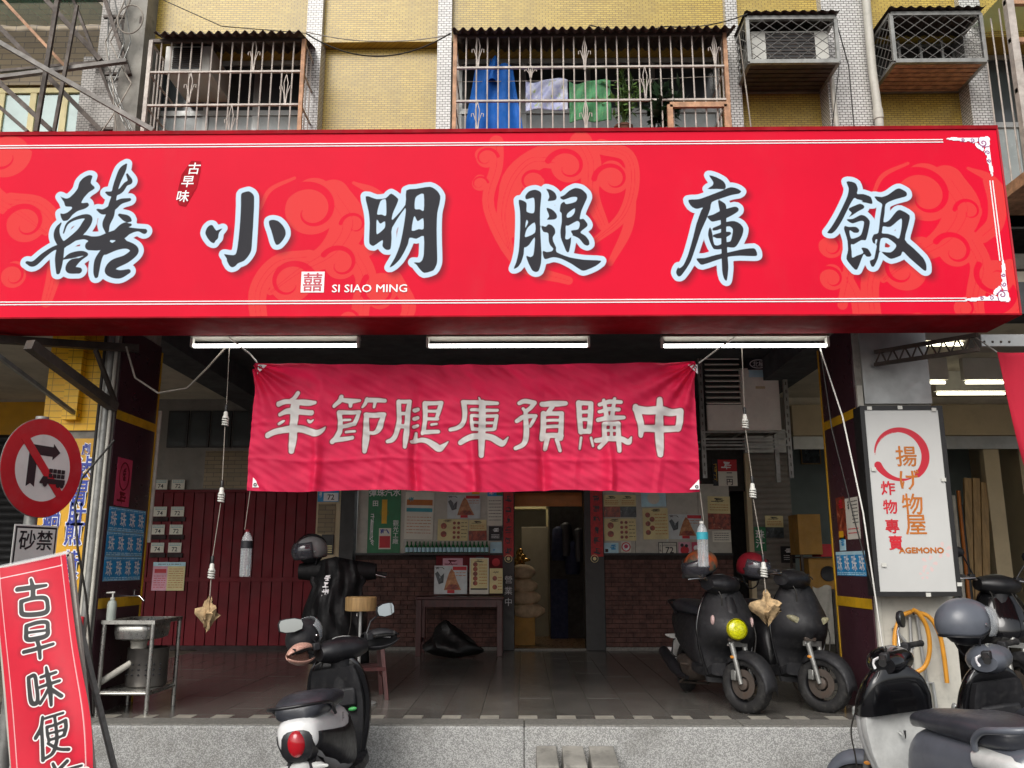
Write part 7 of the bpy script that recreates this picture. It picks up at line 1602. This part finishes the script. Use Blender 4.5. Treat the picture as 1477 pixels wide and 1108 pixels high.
def helmet(label, c, yaw, tilt, shell, visor=True, open_face=True, s=1., trim=None, group='helmets on scooters'):
    t = thing('helmet', label, 'helmet', M=Matrix.Translation(c) @ Matrix.Rotation(yaw, 4, 'Z') @ Matrix.Rotation(tilt, 4, 'Y'), group=group)
    def L(name, mb, mat, **k): return obj(name, mb, mat, t, smooth=50, local=True, **k)
    rows = []
    for i in range(15):
        a = R(90-118*i/14); row = []
        for k in range(33):
            b = 2*math.pi*k/32
            low = 1.0
            row.append((s*.135*math.cos(a)*math.cos(b)*1.08, s*.115*math.cos(a)*math.sin(b), s*.125*math.sin(a) + (s*.03*max(0,math.cos(b))*(1-math.sin(a)) if open_face else 0)))
        rows.append(row)
    o = L('shell', MB().grid(rows), g[shell]); o.modifiers.new('thickness','SOLIDIFY').thickness = .012*s
    L('padding', MB().ell((0,0,-.005), (s*.118,s*.10,s*.105), 18, 10), g['black'])
    rim = [(s*.135*math.cos(R(-28))*1.08*math.cos(b), s*.115*math.cos(R(-28))*math.sin(b), s*.125*math.sin(R(-28)) + (s*.03*max(0,math.cos(b))*(1.47) if open_face else 0)) for b in [2*math.pi*k/32 for k in range(32)]]
    L('edge_trim', MB().tube(rim, .006*s, 6, closed=True), g['plastic'])
    if visor:
        rows = []
        for i in range(9):
            a = R(34-62*i/8); rows.append([(s*.165*math.cos(a)*math.cos(b)*1.05, s*.135*math.cos(a)*math.sin(b), s*.135*math.sin(a)+.01) for b in [R(-75+150*k/16) for k in range(17)]])
        o = L('visor', MB().grid(rows), g[visor if isinstance(visor, str) else 'visor']); o.modifiers.new('thickness','SOLIDIFY').thickness = .0025
    for q in (-1, 1): L('visor_screw', MB().lathe([(.012,0),(.010,.006)], 12, Matrix.Translation((.03*s,q*.118*s,0)) @ Matrix.Rotation(R(-90*q),4,'X')), g['chrome'])
    L('chin_strap', MB().tube(cm([(0,.10*s,-.06*s),(.02,.06*s,-.14*s),(.02,0,-.17*s),(.02,-.06*s,-.14*s),(0,-.10*s,-.06*s)]), .006, 6), g['black'])
    if trim: L('stripe', MB().tube([(s*.150*math.cos(a)*1.02, 0, s*.137*math.sin(a)) for a in [R(10+15*k) for k in range(11)]], [.012*s]*11, 8), g[trim])
    return t
UP = R(90)
WIDE = ((.20,.35,.03,.15,.00),(.34,.36,.035,.19,.01),(.45,.39,.05,.225,.04),(.53,.47,.08,.24,.11),(.60,.53,.085,.245,.15),(.70,.525,.08,.24,.14),(.82,.45,.06,.20,.10),(.92,.38,.045,.15,.05),(.975,.345,.035,.10,.02))
# --- white and black scooter in front, seen from behind
s1, l1, h1, SM1, LM1 = scooter('white and black scooter seen from behind, parked at the kerb with hand covers', (-1.16, 5.74, 0), R(91), dict(wb=1.2, lean=8, steer=38, body='scooter_white', shield='gloss_black', head='plastic', taillight='drop', mirz=.20, miry=.36, railr=.010))
TL1 = ((-.84,.60,.70,.05),(-.80,.56,.735,.11),(-.62,.47,.745,.15),(-.40,.37,.735,.175),(-.18,.30,.72,.175),(.0,.27,.62,.155),(.09,.26,.42,.12))
for q in (-1, 1):     # black lower skirt under the white tail
    rows = []
    for i in range(16):
        x = -.80+.88*i/15; bw2, l_, h_2 = (np.interp(x, [w_[0] for w_ in TL1], [w_[n_] for w_ in TL1]) for n_ in (3, 1, 2)); zc_, hh_ = (l_+h_2)/2, (h_2-l_)/2
        zt_2 = min(h_2-.004, np.interp(x, [-.80,-.6,-.4,-.25,-.12,.08], [.655,.625,.60,.60,.70,.5])); row = []
        for k in range(8):
            z_ = l_+.004+(zt_2-l_-.004)*k/7; row.append((x, q*(bw2*max(.02, 1-min(.985, abs((z_-zc_)/hh_))**3)**(1/3)+.007), z_))
        rows.append(row)
    o = obj('lower_skirt', MB().grid(rows).xf(LM1), g['plastic'], s1, smooth=50, local=True); o.modifiers.new('thickness','SOLIDIFY').thickness = .004
def hand_cover(l, side, mat, lab):
    hx, hz = h1; rows = []
    for i in range(11):
        f = i/10; y = side*(.20+.22*f); r = .075*math.sin(math.pi*min(1, .22+f*.75))**.6
        rows.append([(hx+.0-.10*f+(r*1.15)*math.cos(a)+.02, y, hz+.01+r*math.sin(a)) for a in [R(-140+290*k/16) for k in range(17)]])
    o = obj('hand_cover', MB().grid(rows).xf(SM1), g[mat], s1, smooth=60, local=True); o.modifiers.new('thickness','SOLIDIFY').thickness = .006
    o['label'] = lab
hand_cover(l1, 1, 'leopard', 'pink leopard print hand cover'); hand_cover(l1, -1, 'plastic_matt', 'black hand cover')
txt(s1, 'JBS', .055, g['ink'], l1((-.46,-.186,.665)), right=MW[s1.name].to_3x3() @ LM1.to_3x3() @ Vector((1,.03,-.12)), up=MW[s1.name].to_3x3() @ LM1.to_3x3() @ Vector((.2,0,1)), bold=.01)
obj('green_sticker', MB().ell((.29,-.10,.60), (.012,.03,.014), 12, 6).xf(LM1), pm('green_plastic', '#49a75a', .4), s1, smooth=50, local=True)
hp_ = l1((h1[0]+.06, .235, h1[1]+.11), True); helmet('dark half helmet with clear visor on the handlebar of the white scooter', hp_, R(60), R(-30), 'plastic_matt', s=.9)
# --- black scooter in the veranda with a cape over its front
s2, l2, h2, SM2, LM2 = scooter('black scooter with draped rain cape parked inside the veranda', (-1.78, 8.55, FZ), R(-86), dict(lean=4, steer=0, mirrors=False, headlight='bar', height=1.06))
rows = []
for j in range(21):
    v = j/20; rows.append([])
    for k in range(25):
        u = -1+2*k/24; w = .20+.13*v; z = 1.18-.90*v+.05*(1-abs(u))*(1-v); x = .50+.12*math.sin(v*2.4)-.16*u*u*(1-.3*v)+.022*math.sin(u*11+v*5)+.012*math.sin(u*23-v*9)
        rows[-1].append((x, u*w*(1.15 if v < .25 else 1)+.02*math.sin(v*9), z))
o = obj('rain_cape', MB().grid(rows), pm('black_nylon', '#0d0d0f', .65, var=.3, sc=10, bmp=.5, bsc=25, spec=.3), s2, smooth=70, local=True); o.modifiers.new('thickness','SOLIDIFY').thickness = .004
rows = []
for i in range(13):
    y = -.36+.72*i/12; r = .085+.03*math.cos(y*5); rows.append([(.36+r*math.cos(a)-.12*abs(y), y, 1.10+r*.95*math.sin(a)-.06*y*y) for a in [2*math.pi*q/14 for q in range(14)]])
obj('handlebar_muff', MB().loft(rows), pm('black_nylon', '#131315'), s2, smooth=60, local=True)
mb = MB()
for k in range(4): scribble(mb, frame(l2((.588-.01*k, -.13+.0*k, 1.02-.055*k)), MW[s2.name].to_3x3() @ Vector((0,1,0)), (0,0,1)), .07, .06, 6, k, .2)
obj('white_print', mb, g['whitep'], s2)
helmet('grey and black full helmet on the handlebar of the caped scooter', l2((.36,-.34,1.26)), R(-140), R(10), 'helmet_grey', 'smoke_visor', True, 1.1, trim='gloss_black')
# --- yellow lamp scooter
s3, l3, h3, SM3, LM3 = scooter('matt black scooter with round yellow headlight inside the veranda', (1.60, 7.80, FZ), R(-90+7), dict(lean=4, steer=30, fsize=1.35, panel=True, shield_sections=WIDE, headlight='round', shield='plastic_matt', body='plastic_matt', fender='plastic_matt', mirrors=False, wr=.225, ww=.115, spokes=3, fork='steel'))
helmet('helmet painted with orange, teal and red letters on the yellow lamp scooter', l3((.30,-.20,1.14)), R(-150), R(25), 'helmet_art', 'smoke_visor', True, 1.08)
helmet('dark red and black helmet between the two veranda scooters', Vector((1.99, 7.62, FZ+1.13)), R(-60), R(15), 'maroon', 'smoke_visor', True, 1.05)
txt(s3, 'RS', .05, g['whitep'], l3((.41,-.222,.86)), right=MW[s3.name].to_3x3() @ Vector((.8,-.3,.0)), up=(0,0,1), bold=.02)
# --- plain black scooter beside it
s4, l4, h4, SM4, LM4 = scooter('plain black scooter with pale lamp beside the purple column', (2.20, 7.84, FZ), R(-90+10), dict(lean=4, steer=32, fsize=1.35, panel=True, shield_sections=WIDE, headlight='twin', shield='plastic_matt', body='plastic', wr=.225, ww=.115, spokes=3, mirrors=False, height=1.04))
put_c = pm('white_cloth', '#b5aca6', .9, var=.15)
# --- silver electric scooter in front
s5, l5, h5, SM5, LM5 = scooter('silver and grey electric scooter with red tail lamp and grab rail at the kerb', (2.30, 5.02, 0), R(98), dict(lean=6, steer=42, innerw=1.02, pocket=False, inner='silver', shield='silver', body='scooter_grey', fender='scooter_grey', taillight='wide', rail=False, seat='seat', head='gloss_black', wr=.22, round_mirror=True, mirrors=False, dash='gloss_black', lever='whitep',
   tail=((-.87,.46,.70,.09),(-.84,.42,.73,.15),(-.62,.36,.74,.175),(-.40,.32,.735,.185),(-.18,.28,.72,.18),(.0,.25,.66,.16),(.09,.25,.42,.12)),
   ))
obj('grab_rail', MB().tube(cm([(-.62,.165,.71),(-.64,.17,.76),(-.70,.165,.805),(-.80,.15,.825),(-.87,.09,.83),(-.88,0,.83),(-.87,-.09,.83),(-.80,-.15,.825),(-.70,-.165,.805),(-.64,-.17,.76),(-.62,-.165,.71)],4), .017, 12).xf(LM5), g['scooter_grey'], s5, smooth=60, local=True)
mb = MB()
SHc = interp(((.715,.425,.083,.213,.05),(.75,.415,.08,.21,.05),(.80,.40,.077,.203,.05),(.90,.365,.062,.163,.04),(.965,.345,.042,.103,.02)), 4)
obj('shield_top', MB().loft([ringz(z, x-.035, hx*1.55, hw*1.07, 24, 2.6, bk) for z, x, hx, hw, bk in SHc]).xf(LM5), g['gloss_black'], s5, smooth=50, local=True)
obj('tail_panel', MB().loft([ringx(x, zl, zh, hw, 20, 3.4) for x, zl, zh, hw in ((-.60,.605,.722,.183),(-.80,.605,.715,.165),(-.868,.61,.70,.13),(-.878,.62,.69,.10))]).xf(LM5), g['silver'], s5, smooth=50, local=True)
r5 = MW[s5.name].to_3x3() @ LM5.to_3x3()
txt(s5, 'gogoro', .07, g['whitep'], l5((-.8795,-.01,.655)), right=r5 @ Vector((0,-1,0)), up=r5 @ Vector((0,0,1)), bold=.012)
mm = l5((h5[0]-.04,.30,h5[1]+.22), True)
def round_mirror(t, SMx, LMx, hx, hz, s, off):
    q = Vector((hx-.04+off[0], s*off[1], hz+off[2])); obj('mirror_stalk', MB().tube([(hx-.03,s*.16,hz+.05),(hx-.02,s*.2,hz+.13),q+Vector((.02,0,-.03)),q+Vector((.01,0,0))], .007, 8).xf(SMx), g['chrome'], t, smooth=50, local=True)
    Mm = Matrix.Translation(q) @ Matrix.Rotation(R(-90),4,'Y')
    mo = obj('mirror', MB().lathe([(.02,-.03),(.045,-.02),(.052,-.004),(.052,.006)], 24, Mm).xf(SMx), g['plastic'], t, smooth=50, local=True); obj('mirror_glass', MB().lathe([(.048,.0062),(.048,.0075)], 24, Mm).xf(SMx), g['mirror'], mo, local=True)
round_mirror(s5, SM5, LM5, *h5, -1, (0,.26,.20))
# --- dark grey electric scooter next to it with a helmet on its bar
s6, l6, h6, SM6, LM6 = scooter('dark grey electric scooter beside the silver one, helmet on its handlebar', (2.95, 5.14, 0), R(97), dict(lean=6, steer=42, shield='gloss_black', body='scooter_grey', head='scooter_grey', dash='clear_lens', taillight='wide', rail=True, railr=.016, lever='whitep', mirrors=False, wr=.22))
helmet('matt dark grey half helmet with clear visor on the dark grey scooter', l6((h6[0]+.10,-.02,h6[1]+.20), True), R(15), R(0), 'scooter_grey', True, True, 1.25)
# --- black scooter at the edge of the next veranda
s7, l7, h7, SM7, LM7 = scooter('black scooter facing out of the next veranda beside the leaning planks', (3.95, 7.75, FZ), R(-96), dict(lean=4, steer=10, shield='gloss_black', body='plastic', mirrors=True, headlight='bar', wr=.225))
